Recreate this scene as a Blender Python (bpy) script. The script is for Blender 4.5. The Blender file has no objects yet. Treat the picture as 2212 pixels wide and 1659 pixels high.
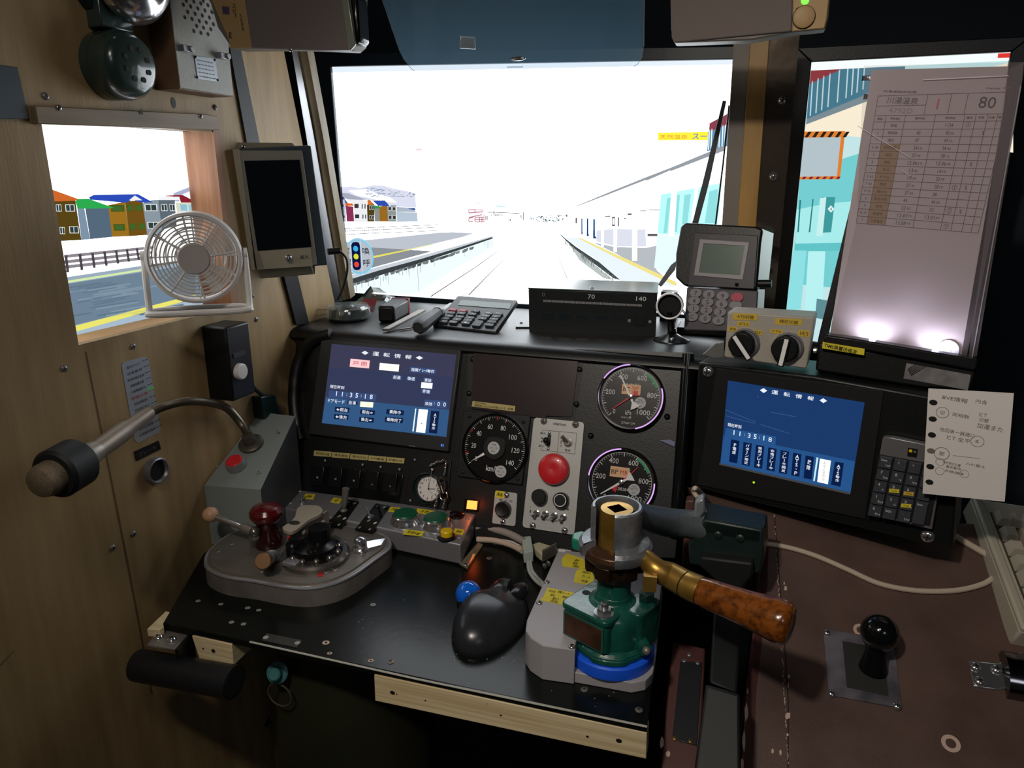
import bpy, math, random
from mathutils import Vector, Matrix
random.seed(7)
scene = bpy.context.scene
COL = scene.collection
IW, IH = 2212, 1659
# ------------------------------------------------------------------ camera, world, lights, exposure
CZ = 1.27
FPX = 1575.9
cam_data = bpy.data.cameras.new('camera')
cam_data.sensor_fit = 'HORIZONTAL'
cam_data.sensor_width = 36.0
cam_data.lens = 36.0 * FPX / IW
cam_data.clip_start = 0.01
cam_data.clip_end = 50
cam = bpy.data.objects.new('camera', cam_data)
COL.objects.link(cam)
PITCH, YAW = math.radians(16.0), math.radians(18.656)
cam.location = (0, 0, CZ)
cam.rotation_euler = (math.radians(90) - PITCH, 0, YAW)
scene.camera = cam
scene.view_settings.view_transform = 'Standard'
scene.view_settings.look = 'None'
scene.view_settings.gamma = 1
scene.view_settings.use_curve_mapping = False
scene.view_settings.exposure = 0.0
scene.cycles.max_bounces = 8
scene.cycles.use_denoising = True
scene.cycles.sample_clamp_indirect = 4.0
world = bpy.data.worlds.new('room_dark')
scene.world = world
world.use_nodes = True
world.node_tree.nodes['Background'].inputs[0].default_value = (0.5, 0.55, 0.6, 1)
world.node_tree.nodes['Background'].inputs[1].default_value = 0.02

def area_light(name, loc, target, size, power, color):
    d = bpy.data.lights.new(name, 'AREA')
    d.shape = 'RECTANGLE'
    d.size, d.size_y = size
    d.energy = power
    d.color = color
    o = bpy.data.objects.new(name, d)
    o.location = loc
    o.rotation_euler = (Vector(target) - Vector(loc)).to_track_quat('-Z', 'Y').to_euler()
    COL.objects.link(o)
    return o
# the ceiling lamp of the cab, above and a little behind the driver
sp = bpy.data.lights.new('ceiling_spot_light', 'SPOT'); sp.energy = 36; sp.color = (1.0, 0.91, 0.80); sp.spot_size = math.radians(78); sp.spot_blend = .75; sp.shadow_soft_size = .035
so = bpy.data.objects.new('ceiling_spot_light', sp); so.location = (-0.30, -0.22, 1.88)
so.rotation_euler = (Vector((0.12, 0.86, 0.74)) - so.location).to_track_quat('-Z', 'Y').to_euler(); COL.objects.link(so)
area_light('warm_fill_light', (-0.05, -0.15, 1.98), (-0.45, 0.9, 1.2), (0.25, 0.2), 1.8, (1.0, 0.92, 0.82))  # added warm fill, not a lamp of the cab
# added cool fill light from behind, with no lamp there
area_light('cool_fill_light', (0.9, -1.0, 2.0), (0.1, 1.0, 0.9), (0.5, 0.4), 1.8, (0.86, 0.88, 1.0))

# ------------------------------------------------------------------ pixel helpers
_f = Vector((-math.sin(YAW) * math.cos(PITCH), math.cos(YAW) * math.cos(PITCH), -math.sin(PITCH)))
_r = Vector((math.cos(YAW), math.sin(YAW), 0))
_u = _r.cross(_f)
CAMP = Vector((0, 0, CZ))
def ray(px, py):
    return _r * ((px - IW / 2) / FPX) + _u * ((IH / 2 - py) / FPX) + _f
def zm(ox, oy, s):
    return lambda *c: [(ox + c[i] / s, oy + c[i + 1] / s) for i in range(0, len(c), 2)]

class Fr:
    """a plane in the place: origin, in-plane axes u, v and outward normal n"""
    def __init__(s, o, u, v=None, n=None):
        s.o = Vector(o); s.u = Vector(u).normalized()
        if v is not None:
            v = Vector(v); v = (v - s.u * v.dot(s.u)).normalized()
            s.v = v; s.n = s.u.cross(v)
        else:
            s.n = Vector(n).normalized(); s.v = s.n.cross(s.u)
    def hit(s, px, py, h=0):
        r = ray(px, py)
        t = ((s.o + s.n * h) - CAMP).dot(s.n) / r.dot(s.n)
        return CAMP + r * t
    def L(s, px, py, h=0):
        d = s.hit(px, py, h) - s.o
        return (d.dot(s.u), d.dot(s.v))
    def Ls(s, pts, h=0):
        return [s.L(p[0], p[1], h) for p in pts]
    def W(s, a, b, c=0):
        return s.o + s.u * a + s.v * b + s.n * c
    def up(s, h):
        return Fr(s.o + s.n * h, s.u, s.v)
def FY(y, yaw=0, x0=0):
    a = math.radians(yaw)
    return Fr((x0, y, CZ), (math.cos(a), -math.sin(a), 0), (0, 0, 1))
def FX(x):
    return Fr((x, 0, CZ), (0, 1, 0), (0, 0, 1))          # n = +x
def FZ(z):
    return Fr((0, 0, z), (1, 0, 0), (0, 1, 0))           # n = +z
def from3(a, b, c):
    return Fr(a, Vector(b) - Vector(a), Vector(c) - Vector(a))
WORLD = Fr((0, 0, 0), (1, 0, 0), (0, 1, 0))

# ------------------------------------------------------------------ materials
def lin(h):
    h = h.lstrip('#')
    c = [int(h[i:i + 2], 16) / 255 for i in (0, 2, 4)]
    return tuple((x / 12.92 if x <= .04045 else ((x + .055) / 1.055) ** 2.4) for x in c) + (1,)
MATS = {}
def M(name, hx, rough=.5, metal=0, hx2=None, scale=20, stretch=(1, 1, 1), lo=.35, hi=.65, bump=0, bscale=None, coat=0, spec=.5, detail=4, trans=0, ior=1.45):
    m = bpy.data.materials.new(name); m.use_nodes = True
    nt = m.node_tree; b = nt.nodes['Principled BSDF']
    b.inputs['Base Color'].default_value = lin(hx)
    b.inputs['Roughness'].default_value = rough
    b.inputs['Metallic'].default_value = metal
    b.inputs['Coat Weight'].default_value = coat
    b.inputs['Coat Roughness'].default_value = .08
    b.inputs['Specular IOR Level'].default_value = spec
    b.inputs['Transmission Weight'].default_value = trans
    b.inputs['IOR'].default_value = ior
    if hx2 or bump:
        tc = nt.nodes.new('ShaderNodeTexCoord'); mp = nt.nodes.new('ShaderNodeMapping')
        mp.inputs['Scale'].default_value = stretch
        nt.links.new(tc.outputs['Object'], mp.inputs[0])
    if hx2:
        n = nt.nodes.new('ShaderNodeTexNoise'); n.inputs['Scale'].default_value = scale; n.inputs['Detail'].default_value = detail
        r = nt.nodes.new('ShaderNodeValToRGB')
        r.color_ramp.elements[0].position = lo; r.color_ramp.elements[0].color = lin(hx)
        r.color_ramp.elements[1].position = hi; r.color_ramp.elements[1].color = lin(hx2)
        nt.links.new(mp.outputs[0], n.inputs['Vector']); nt.links.new(n.outputs[0], r.inputs[0]); nt.links.new(r.outputs[0], b.inputs['Base Color'])
    if bump:
        n2 = nt.nodes.new('ShaderNodeTexNoise'); n2.inputs['Scale'].default_value = bscale or scale * 4; n2.inputs['Detail'].default_value = 3
        bp = nt.nodes.new('ShaderNodeBump'); bp.inputs['Strength'].default_value = bump; bp.inputs['Distance'].default_value = .002
        nt.links.new(mp.outputs[0], n2.inputs['Vector']); nt.links.new(n2.outputs[0], bp.inputs['Height']); nt.links.new(bp.outputs[0], b.inputs['Normal'])
    MATS[name] = m
    return name
def E(hx, s=1.0):
    """light given off by a screen, lamp or LED, or by the painted rim glare"""
    k = 'glow_%s_%g' % (hx.strip('#'), s)
    if k not in MATS:
        m = bpy.data.materials.new(k); m.use_nodes = True
        nt = m.node_tree; nt.nodes.remove(nt.nodes['Principled BSDF'])
        e = nt.nodes.new('ShaderNodeEmission'); e.inputs[0].default_value = lin(hx); e.inputs[1].default_value = s
        nt.links.new(e.outputs[0], nt.nodes['Material Output'].inputs[0])
        MATS[k] = m
    return k
def CLEAR(name, hx, fac, rough=.1, gloss=.08, through=False):
    """thin clear plastic: mostly transparent, a little grey body and a shine"""
    m = bpy.data.materials.new(name); m.use_nodes = True
    nt = m.node_tree; nt.nodes.remove(nt.nodes['Principled BSDF'])
    t = nt.nodes.new('ShaderNodeBsdfTransparent'); d = nt.nodes.new('ShaderNodeBsdfTranslucent' if through else 'ShaderNodeBsdfDiffuse'); g = nt.nodes.new('ShaderNodeBsdfGlossy')
    d.inputs[0].default_value = lin(hx); g.inputs['Roughness'].default_value = rough
    a = nt.nodes.new('ShaderNodeMixShader'); b = nt.nodes.new('ShaderNodeMixShader')
    a.inputs[0].default_value = fac; b.inputs[0].default_value = gloss
    nt.links.new(t.outputs[0], a.inputs[1]); nt.links.new(d.outputs[0], a.inputs[2])
    nt.links.new(a.outputs[0], b.inputs[1]); nt.links.new(g.outputs[0], b.inputs[2])
    nt.links.new(b.outputs[0], nt.nodes['Material Output'].inputs[0])
    MATS[name] = m
    return name

PLY = M('plywood', '#9a7f56', .55, hx2='#aa8f65', scale=9, stretch=(1, 5, .6), bump=.15, bscale=60)
PLYD = M('plywood_dark', '#5d4a33', .6, hx2='#6e583c', scale=8, stretch=(1, 5, .6))
CEDAR = M('cedar_board', '#b07a52', .5, hx2='#8c5a38', scale=14, stretch=(6, 6, .5))
PINE = M('pine_board', '#d9c8a2', .5, hx2='#c2ad84', scale=16, stretch=(.35, 3, 14), lo=.4, hi=.6)
OAKSTRIP = M('varnished_strip', '#b08848', .4, hx2='#9a7438', scale=10, stretch=(4, 4, .5))
SILLW = M('sill_wood', '#d9a878', .5, hx2='#c08d5e', scale=12, stretch=(4, .6, 1))
BLK = M('black_paint', '#0e1011', .42, bump=.08, bscale=300)
BLKG = M('black_gloss', '#0d0f10', .16)
BLKM = M('black_matt', '#0b0c0d', .75)
BEZ = M('monitor_bezel', '#16222a', .35)
DESKB = M('desk_black', '#0b0e0d', .24, hx2='#101412', scale=9, bump=.05, bscale=90, spec=.25)
DKGREY = M('dark_grey_plastic', '#2b2d30', .5)
MIDGREY = M('grey_plastic', '#54545a', .5)
KEYG = M('grey_key', '#4c4e54', .45)
CHROME = M('chrome', '#d2d2d6', .16, .92)
STEEL = M('brushed_steel', '#98989c', .38, .6, bump=.06, bscale=200)
STEELD = M('worn_steel', '#75706a', .42, .5, hx2='#8c8680', scale=26, bump=.12, bscale=120)
CAST = M('cast_aluminium', '#9a9da0', .42, .6, hx2='#70747a', scale=30, bump=.4, bscale=160)
CASTD = M('dark_castings', '#3c4347', .32, .6, hx2='#2b3033', scale=30, bump=.2, bscale=160)
ALU = M('aluminium_strip', '#c9cdd2', .35, .9)
GREYBOX = M('grey_enamel_box', '#7e8583', .42, bump=.25, bscale=420)
GREYBOXD = M('dark_enamel_side', '#4a4e50', .45, bump=.25, bscale=420)  # same grey enamel, with the side's shade put into the colour
BRASS = M('brass', '#b8924a', .36, .75, hx2='#8d6c2a', scale=22, bump=.12, bscale=180)
GREEN = M('green_enamel', '#17564a', .28, hx2='#114238', scale=24, bump=.35, bscale=90, coat=.4)
GREEND = M('dark_green_enamel', '#12302b', .32, hx2='#0f2723', scale=20, bump=.3, bscale=90)
GREENG = M('bell_green', '#33443f', .25, coat=.5)
GREENB = M('green_button', '#0b5238', .35)
RED = M('red_plastic', '#c8222a', .35, coat=.3)
REDG = M('red_enamel', '#4e0a0f', .18, coat=.6)
REDM = M('red_marking', '#b01820', .4)
BLUE = M('blue_plastic', '#1c5ce6', .4)
BLUEB = M('blue_ball', '#0a5fd0', .1, coat=1)
YEL = M('yellow_tape', '#d9c92e', .6, hx2='#c9b928', scale=30)
YELD = M('faded_yellow_label', '#b3a468', .6)
YELB = M('yellow_button', '#e0b80c', .35)
WHITE = M('white_plastic', '#d8d4d0', .4)
CREAM = M('cream_plastic', '#c9b892', .45)
BEIGE = M('beige_plastic', '#a49c86', .5)
PANELW = M('light_metal_panel', '#b7b7b4', .42, .2)
GAUGEW = M('gauge_white', '#e8e8e8', .5)
INK = M('ink_black', '#15120f', .6)
INKG = M('ink_grey', '#6d675f', .6)
INKW = M('white_marking', '#d6d6d6', .5)
INKR = M('ink_red', '#c03428', .5)
PAPER = M('paper_white', '#d6d0cc', .75)
BROWN = M('brown_enamel', '#5a463f', .4, hx2='#4c3a34', scale=14, bump=.12, bscale=240)
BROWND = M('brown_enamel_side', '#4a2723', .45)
BROWNGLASS = M('brown_display_glass', '#2e2022', .3, hx2='#231c1f', scale=5)
CHIP = M('bare_chip', '#b9a193', .6)
BURL = M('burl_wood', '#7d4518', .2, hx2='#45220c', scale=130, lo=.42, hi=.68, coat=.7, detail=8)
WOODB = M('wood_ball', '#bb9270', .45)
COPPER = M('copper_end', '#8c6a4c', .35, .8)
GREY3D = M('grey_printed_plastic', '#9a979a', .5, bump=.12, bscale=500, stretch=(1, 1, 8))
NAMEP = M('brown_nameplate', '#4a2c1c', .5, hx2='#33200f', scale=60)
GRILLE = M('speaker_cloth', '#6d635e', .8, bump=.2, bscale=900)
BLUEGREY = M('blue_grey_plate', '#3c4750', .45)
LCDG = M('lcd_grey_green', '#5d6e66', .3)
LCDD = M('lcd_dark', '#5a6a61', .25)
SCREEND = M('dark_screen', '#12151b', .1)
SILVER = M('silver_plastic', '#6f6e70', .35, .3)
CABLEG = M('grey_cable', '#8d8a84', .45)
CABLEW = M('cream_cable', '#b8a896', .45)
TEAL = M('teal_enamel', '#3c6f70', .35)
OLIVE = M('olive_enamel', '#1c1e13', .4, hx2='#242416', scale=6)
KEYW = M('keyboard_beige', '#a8a090', .5)
KEYW2 = M('keyboard_key', '#8f8376', .5)
MIRR = M('polished_plate', '#7f7165', .14, .85, bump=.6, bscale=14)
WALLBLK = M('black_wall', '#0f1922', .8)
FLOORM = M('dark_floor', '#1c1a18', .8, hx2='#242220', scale=6)
VISOR = CLEAR('tinted_visor', '#6f97ae', .105, .08, .04, True)
SLEEVE = CLEAR('clear_sleeve', '#b0a0a4', .16, .12, .08)
ACRYL = CLEAR('clear_acrylic', '#c8c4a0', .18, .05, .2)
BAGC = CLEAR('clear_bag', '#90a09a', .2, .12, .2)
def PAPERMAT(name, hx, tr):
    m = bpy.data.materials.new(name); m.use_nodes = True; nt = m.node_tree; nt.nodes.remove(nt.nodes['Principled BSDF'])
    d = nt.nodes.new('ShaderNodeBsdfDiffuse'); t = nt.nodes.new('ShaderNodeBsdfTranslucent'); a = nt.nodes.new('ShaderNodeMixShader')
    d.inputs[0].default_value = lin(hx); t.inputs[0].default_value = lin(hx); a.inputs[0].default_value = tr
    nt.links.new(d.outputs[0], a.inputs[1]); nt.links.new(t.outputs[0], a.inputs[2]); nt.links.new(a.outputs[0], nt.nodes['Material Output'].inputs[0])
    MATS[name] = m; return name
PAPERP = PAPERMAT('timetable_paper', '#d0c2c4', .42)
PAPERT = PAPERMAT('timetable_tan', '#bd9f80', .42)
HOLO = M('silver_label', '#a9b0b8', .35, .3)

# ------------------------------------------------------------------ text
_TC = {}
def text_mesh(s, bold=False):
    k = (s, bold)
    if k in _TC: return _TC[k]
    c = bpy.data.curves.new('t', 'FONT'); c.body = s; c.resolution_u = 2
    if bold: c.offset = .009
    o = bpy.data.objects.new('t', c); COL.objects.link(o)
    bpy.context.view_layer.update()
    m = o.to_mesh()
    vs = [(v.co.x, v.co.y) for v in m.vertices]; fs = [tuple(p.vertices) for p in m.polygons]
    o.to_mesh_clear(); bpy.data.objects.remove(o); bpy.data.curves.remove(c)
    if not vs: _TC[k] = ([], [], 1, 1); return _TC[k]
    x0 = min(v[0] for v in vs); x1 = max(v[0] for v in vs); y0 = min(v[1] for v in vs); y1 = max(v[1] for v in vs)
    w = max(x1 - x0, 1e-6); h = max(y1 - y0, 1e-6)
    _TC[k] = ([((x - x0) / w - .5, (y - y0) / h - .5) for x, y in vs], fs, w, h)
    return _TC[k]

# ------------------------------------------------------------------ mesh builder
class MB:
    def __init__(s, fr=WORLD, mat=None):
        s.fr = fr; s.v = []; s.f = []; s.mi = []; s.mats = []; s.cur = 0
        if mat: s.m(mat)
    def m(s, name):
        if name not in s.mats: s.mats.append(name)
        s.cur = s.mats.index(name); return s
    def at(s, fr): s.fr = fr; return s
    def add(s, vs, fs, world=False):
        n = len(s.v)
        s.v += [Vector(p) if world else s.fr.W(*p) for p in vs]
        s.f += [tuple(i + n for i in f) for f in fs]
        s.mi += [s.cur] * len(fs); return s
    # solids, in the frame's own coordinates
    def box(s, x0, x1, y0, y1, z0, z1):
        return s.prism([(x0, y0), (x1, y0), (x1, y1), (x0, y1)], z0, z1)
    def prism(s, pts, z0, z1, top=None):
        n = len(pts); a = sum(pts[i][0] * pts[(i + 1) % n][1] - pts[(i + 1) % n][0] * pts[i][1] for i in range(n))
        t = list(top) if top else list(pts); pts = list(pts)
        if a < 0: pts.reverse(); t.reverse()
        vs = [(x, y, z0) for x, y in pts] + [(x, y, z1) for x, y in t]
        fs = [tuple(reversed(range(n))), tuple(range(n, 2 * n))] + [(i, (i + 1) % n, n + (i + 1) % n, n + i) for i in range(n)]
        if z1 < z0: fs = [tuple(reversed(f)) for f in fs]
        return s.add(vs, fs)
    def pprism(s, px, z0, z1, h=None):      # outline given in picture pixels read on the plane at height h
        return s.prism(s.fr.Ls(px, z1 if h is None else h), z0, z1)
    def flat(s, pts, z=0):
        n = len(pts); a = sum(pts[i][0] * pts[(i + 1) % n][1] - pts[(i + 1) % n][0] * pts[i][1] for i in range(n))
        pts = list(pts)
        if a < 0: pts.reverse()
        return s.add([(x, y, z) for x, y in pts], [tuple(range(n))])
    def pf(s, px, z=0):
        return s.flat(s.fr.Ls(px, z), z)
    def wpoly(s, *pts): return s.add(pts, [tuple(range(len(pts)))], world=True)
    def hull(s, a, b):                      # solid between two world polygons of the same length
        n = len(a)
        return s.add(list(a) + list(b), [tuple(reversed(range(n))), tuple(range(n, 2 * n))] + [(i, (i + 1) % n, n + (i + 1) % n, n + i) for i in range(n)], world=True)
    def ring(s, c, r0, r1, z=0, a0=0, a1=360, n=48):
        k = max(2, int(n * abs(a1 - a0) / 360)); vs = []; fs = []
        for i in range(k + 1):
            a = math.radians(a0 + (a1 - a0) * i / k)
            vs += [(c[0] + r0 * math.cos(a), c[1] + r0 * math.sin(a), z), (c[0] + r1 * math.cos(a), c[1] + r1 * math.sin(a), z)]
        for i in range(k): fs.append((2 * i, 2 * i + 1, 2 * i + 3, 2 * i + 2))
        return s.add(vs, fs)
    def disc(s, c, r, z=0, n=32, ry=None):
        ry = ry or r
        return s.flat([(c[0] + r * math.cos(2 * math.pi * i / n), c[1] + ry * math.sin(2 * math.pi * i / n)) for i in range(n)], z)
    def lathe(s, prof, c=(0, 0), n=32, z0=0, a0=0, a1=360, cap=True):
        """prof: (radius, height) from bottom to top around the frame normal at c"""
        full = abs(a1 - a0) >= 360; k = n if full else n + 1; vs = []; fs = []
        for r, z in prof:
            for i in range(k):
                a = math.radians(a0 + (a1 - a0) * i / n)
                vs.append((c[0] + r * math.cos(a), c[1] + r * math.sin(a), z0 + z))
        for j in range(len(prof) - 1):
            for i in range(n if full else n):
                i2 = (i + 1) % k if full else i + 1
                fs.append((j * k + i, j * k + i2, (j + 1) * k + i2, (j + 1) * k + i))
        if full and cap and abs(prof[0][0] - prof[-1][0]) + abs(prof[0][1] - prof[-1][1]) > 1e-9:
            if prof[0][0] > 1e-6: fs.append(tuple(reversed(range(k))))
            if prof[-1][0] > 1e-6: fs.append(tuple(range((len(prof) - 1) * k, len(prof) * k)))
        return s.add(vs, fs)
    def cyl(s, c, r, z0, z1, n=24, r1=None):
        return s.lathe([(r, z0), (r if r1 is None else r1, z1)], c, n)
    def ball(s, c, r, n=20, sc=(1, 1, 1)):
        vs = []; fs = []; k = n // 2
        for j in range(k + 1):
            t = math.pi * j / k
            for i in range(n):
                a = 2 * math.pi * i / n
                vs.append((c[0] + r * sc[0] * math.sin(t) * math.cos(a), c[1] + r * sc[1] * math.sin(t) * math.sin(a), c[2] - r * sc[2] * math.cos(t)))
        for j in range(k):
            for i in range(n): fs.append((j * n + i, j * n + (i + 1) % n, (j + 1) * n + (i + 1) % n, (j + 1) * n + i))
        return s.add(vs, fs)
    def tube(s, pts, r, n=10, world=True, caps=True, smooth=0, closed=False):
        P = [Vector(p) if world else s.fr.W(*p) for p in pts]
        R = list(r) if isinstance(r, (list, tuple)) else [r] * len(P)
        if smooth:
            Q = []; RR = []; m = len(P)
            for i in range(m if closed else m - 1):
                g = (lambda j: P[j % m]) if closed else (lambda j: P[min(max(j, 0), m - 1)])
                p0, p1, p2, p3 = g(i - 1), g(i), g(i + 1), g(i + 2)
                for k in range(smooth):
                    t = k / smooth
                    Q.append(.5 * ((2 * p1) + (p2 - p0) * t + (2 * p0 - 5 * p1 + 4 * p2 - p3) * t * t + (3 * p1 - p0 - 3 * p2 + p3) * t ** 3))
                    RR.append(R[i] * (1 - t) + R[(i + 1) % m] * t)
            if not closed: Q.append(P[-1]); RR.append(R[-1])
            P, R = Q, RR
        m = len(P); vs = []; prev = None
        for i in range(m):
            d = (P[(i + 1) % m] - P[i - 1]) if closed else (P[min(i + 1, m - 1)] - P[max(i - 1, 0)])
            d.normalize()
            if prev is None:
                a = Vector((0, 0, 1)) if abs(d.z) < .9 else Vector((1, 0, 0))
                prev = d.cross(a).normalized()
            prev = (prev - d * prev.dot(d)).normalized(); b = d.cross(prev)
            for k in range(n):
                t = 2 * math.pi * k / n
                vs.append(P[i] + prev * (R[i] * math.cos(t)) + b * (R[i] * math.sin(t)))
        fs = []
        for i in range(m if closed else m - 1):
            j = (i + 1) % m
            for k in range(n): fs.append((i * n + k, i * n + (k + 1) % n, j * n + (k + 1) % n, j * n + k))
        if caps and not closed: fs += [tuple(reversed(range(n))), tuple(range((m - 1) * n, m * n))]
        return s.add(vs, fs, world=True)
    def rod(s, a, b, r, n=16, r1=None): return s.tube([a, b], [r, r if r1 is None else r1], n)
    def slab(s, a, b, wv, tv):              # bar between world points with half-width and half-thickness vectors
        wv, tv = Vector(wv), Vector(tv); a, b = Vector(a), Vector(b)
        return s.hull([a - wv - tv, a + wv - tv, a + wv + tv, a - wv + tv], [b - wv - tv, b + wv - tv, b + wv + tv, b - wv + tv])
    # writing
    def tl(s, t, u, v, w, h, z, rot=0, bold=False):
        vs, fs, nw, nh = text_mesh(t, bold)
        if len(t) == 1 and ord(t) < 128:      # keep thin and small glyphs in proportion
            if nh > .5: w = min(w, h * nw / nh * 1.1)
            else: w, h = h * nw / .73, h * nh / .73
        c, q = math.cos(math.radians(rot)), math.sin(math.radians(rot))
        return s.add([(u + x * w * c - y * h * q, v + x * w * q + y * h * c, z) for x, y in vs], fs)
    def t(s, txt, px, py, w, h, z=.0006, rot=0, bold=False):   # centre, width and height in picture pixels
        u, v = s.fr.L(px, py, z)
        a = s.fr.L(px - w / 2, py, z); b = s.fr.L(px + w / 2, py, z); c = s.fr.L(px, py - h / 2, z); d = s.fr.L(px, py + h / 2, z)
        return s.tl(txt, u, v, abs(b[0] - a[0]), abs(c[1] - d[1]), z, rot, bold)
    def tvert(s, txt, px, py, w, h, z=.0006, dx=0, bold=False):   # stacked downwards from the top
        n = len(txt)
        for i, ch in enumerate(txt):
            f = (i + .5) / n
            if ch == ' ': continue
            s.t('｜' if ch == 'ー' else ch, px + dx * (f - .5), py - h / 2 + h * f, (w * .18 if ch == 'ー' else w), h / n * .86, z, 0, bold)
        return s
    def rect(s, px, py, w, h, z=0):
        return s.pf([(px - w / 2, py - h / 2), (px + w / 2, py - h / 2), (px + w / 2, py + h / 2), (px - w / 2, py + h / 2)], z)
    def lrect(s, u, v, w, h, z=0):
        return s.flat([(u - w / 2, v - h / 2), (u + w / 2, v - h / 2), (u + w / 2, v + h / 2), (u - w / 2, v + h / 2)], z)
    def line(s, a, b, w, z=0):
        dx, dy = b[0] - a[0], b[1] - a[1]; l = math.hypot(dx, dy) or 1; nx, ny = -dy / l * w / 2, dx / l * w / 2
        return s.flat([(a[0] + nx, a[1] + ny), (b[0] + nx, b[1] + ny), (b[0] - nx, b[1] - ny), (a[0] - nx, a[1] - ny)], z)
    def pline(s, a, b, w, z=0): return s.line(s.fr.L(a[0], a[1], z), s.fr.L(b[0], b[1], z), w, z)
    def build(s, name, parent=None, bevel=0, seg=2, angle=32, solid=0, **props):
        me = bpy.data.meshes.new(name)
        me.from_pydata([tuple(p) for p in s.v], [], s.f)
        for k in s.mats: me.materials.append(MATS[k])
        me.polygons.foreach_set('material_index', s.mi)
        me.polygons.foreach_set('use_smooth', [True] * len(s.f))
        me.update(); me.set_sharp_from_angle(angle=math.radians(angle))
        o = bpy.data.objects.new(name, me); COL.objects.link(o)
        if parent: o.parent = parent
        if solid:
            q = o.modifiers.new('thickness', 'SOLIDIFY'); q.thickness = solid; q.offset = -1
        if bevel:
            q = o.modifiers.new('rounding', 'BEVEL'); q.width = bevel; q.segments = seg; q.limit_method = 'ANGLE'; q.angle_limit = math.radians(35)
        for k, x in props.items():
            o[{'cat': 'category'}.get(k, k)] = x
        return o
def thing(name, label, cat, group=None, kind=None):
    o = bpy.data.objects.new(name, None); COL.objects.link(o); o.empty_display_size = .02
    if label: o['label'] = label
    if cat: o['category'] = cat
    if group: o['group'] = group
    if kind: o['kind'] = kind
    return o
def kids(o): return [c for c in COL.objects if c.parent == o]
SUBS = {'screw': ('plate', 'face_plate', 'case', 'face', 'housing', 'panel', 'board', 'base', 'flange', 'body'), 'scale': ('dial', 'case'), 'sticker': ('dial',), 'tape_label': ('dial', 'case'),
        'button_ring': ('button', 'green_button'), 'knob_ring': ('knob',), 'sound_hole': ('face_plate', 'dome'), 'badge': ('body', 'bezel'), 'wear_mark': ('board', 'top'), 'note': ('housing',), 'screw_hole': ('board', 'block'),
        'rim_glare': ('rim',), 'hub': ('white_needle',), 'status_window': ('frame',), 'sleeve_crease': ('clear_sleeve',), 'ferrule': ('wooden_grip',)}
def nest(root):
    ch = kids(root); st = {}
    for c in ch: st.setdefault(c.name.split('.')[0], []).append(c)
    for c in ch:
        k = c.name.split('.')[0]
        for tgt in SUBS.get(k, ()):
            if tgt in st and st[tgt][0] is not c:
                L = st[tgt]; i = st[k].index(c) if len(L) == len(st[k]) else 0
                c.parent = L[i]; break
def settle(root):
    nest(root)
    """move a thing's origin to the middle of its base"""
    lst = [root]; i = 0
    while i < len(lst): lst += kids(lst[i]); i += 1
    ms = [o for o in lst if o.type == 'MESH']
    P = [v.co for o in ms for v in o.data.vertices]
    if not P: return
    c = Vector(((min(p.x for p in P) + max(p.x for p in P)) / 2, (min(p.y for p in P) + max(p.y for p in P)) / 2, min(p.z for p in P)))
    T = Matrix.Translation(-c)
    for o in ms: o.data.transform(T)
    root.location = c
def rounded(x0, x1, y0, y1, r, n=5):
    pts = []
    for cx, cy, a in ((x1 - r, y1 - r, 0), (x0 + r, y1 - r, 90), (x0 + r, y0 + r, 180), (x1 - r, y0 + r, 270)):
        for i in range(n + 1):
            t = math.radians(a + 90 * i / n); pts.append((cx + r * math.cos(t), cy + r * math.sin(t)))
    return pts
def smooth_poly(pts, k=4):
    """closed Catmull-Rom through points"""
    out = []; n = len(pts)
    for i in range(n):
        p0, p1, p2, p3 = [Vector(pts[(i + j) % n]) for j in (-1, 0, 1, 2)]
        for q in range(k):
            t = q / k
            out.append(tuple(.5 * ((2 * p1) + (p2 - p0) * t + (2 * p0 - 5 * p1 + 4 * p2 - p3) * t * t + (3 * p1 - p0 - 3 * p2 + p3) * t ** 3)))
    return out
def screw(parent, fr, px, py, r=.0035, mat=None, h=0, dome=.5, name='screw'):
    mb = MB(fr, mat or CHROME); c = fr.L(px, py, h)
    mb.lathe([(r, 0), (r, r * .15), (r * .85, r * .4 * dome * 2), (r * .5, r * .6 * dome * 2), (0, r * .68 * dome * 2)], c, 16, h)
    z = h + r * .69 * dome * 2
    mb.m(BLKM); mb.lrect(c[0], c[1], r * 1.0, r * .22, z); mb.lrect(c[0], c[1], r * .22, r * 1.0, z + .00003)
    return mb.build(name, parent)
# ================================================================== planes of the place
WX = -.78
WALL = FX(WX)
S20, C20 = math.sin(math.radians(20)), math.cos(math.radians(20))
PAN = Fr((0, 1.05, CZ - .3675), (1, 0, 0), (0, S20, C20))
DZ = CZ - .56
DESK = FZ(DZ)
SZ = CZ - .262
SHELF = FZ(SZ)
MON = FY(1.42)
TM = FY(1.03, 16.8, -.07)
A28 = math.radians(28)
BR = Fr((0, .98, CZ - .49), (1, 0, 0), (0, math.cos(A28), math.sin(A28)))
Y = lambda y: FY(y)

# ================================================================== the setting
mb = MB(FZ(0), FLOORM).box(-2.2, 2.2, -2.2, 2.6, -.1, 0)
mb.build('floor', kind='structure')
MB(FZ(2.15), WALLBLK).box(-2.2, 2.2, -2.2, 2.6, 0, .05).build('ceiling', kind='structure')
MB(FY(1.62), WALLBLK).box(-2.2, 2.2, -CZ, .9, -.05, 0).build('wall_front', kind='structure')
MB(FX(1.3), WALLBLK).box(-.3, 2.4, -CZ, .9, 0, .05).build('wall_right', kind='structure')
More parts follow.
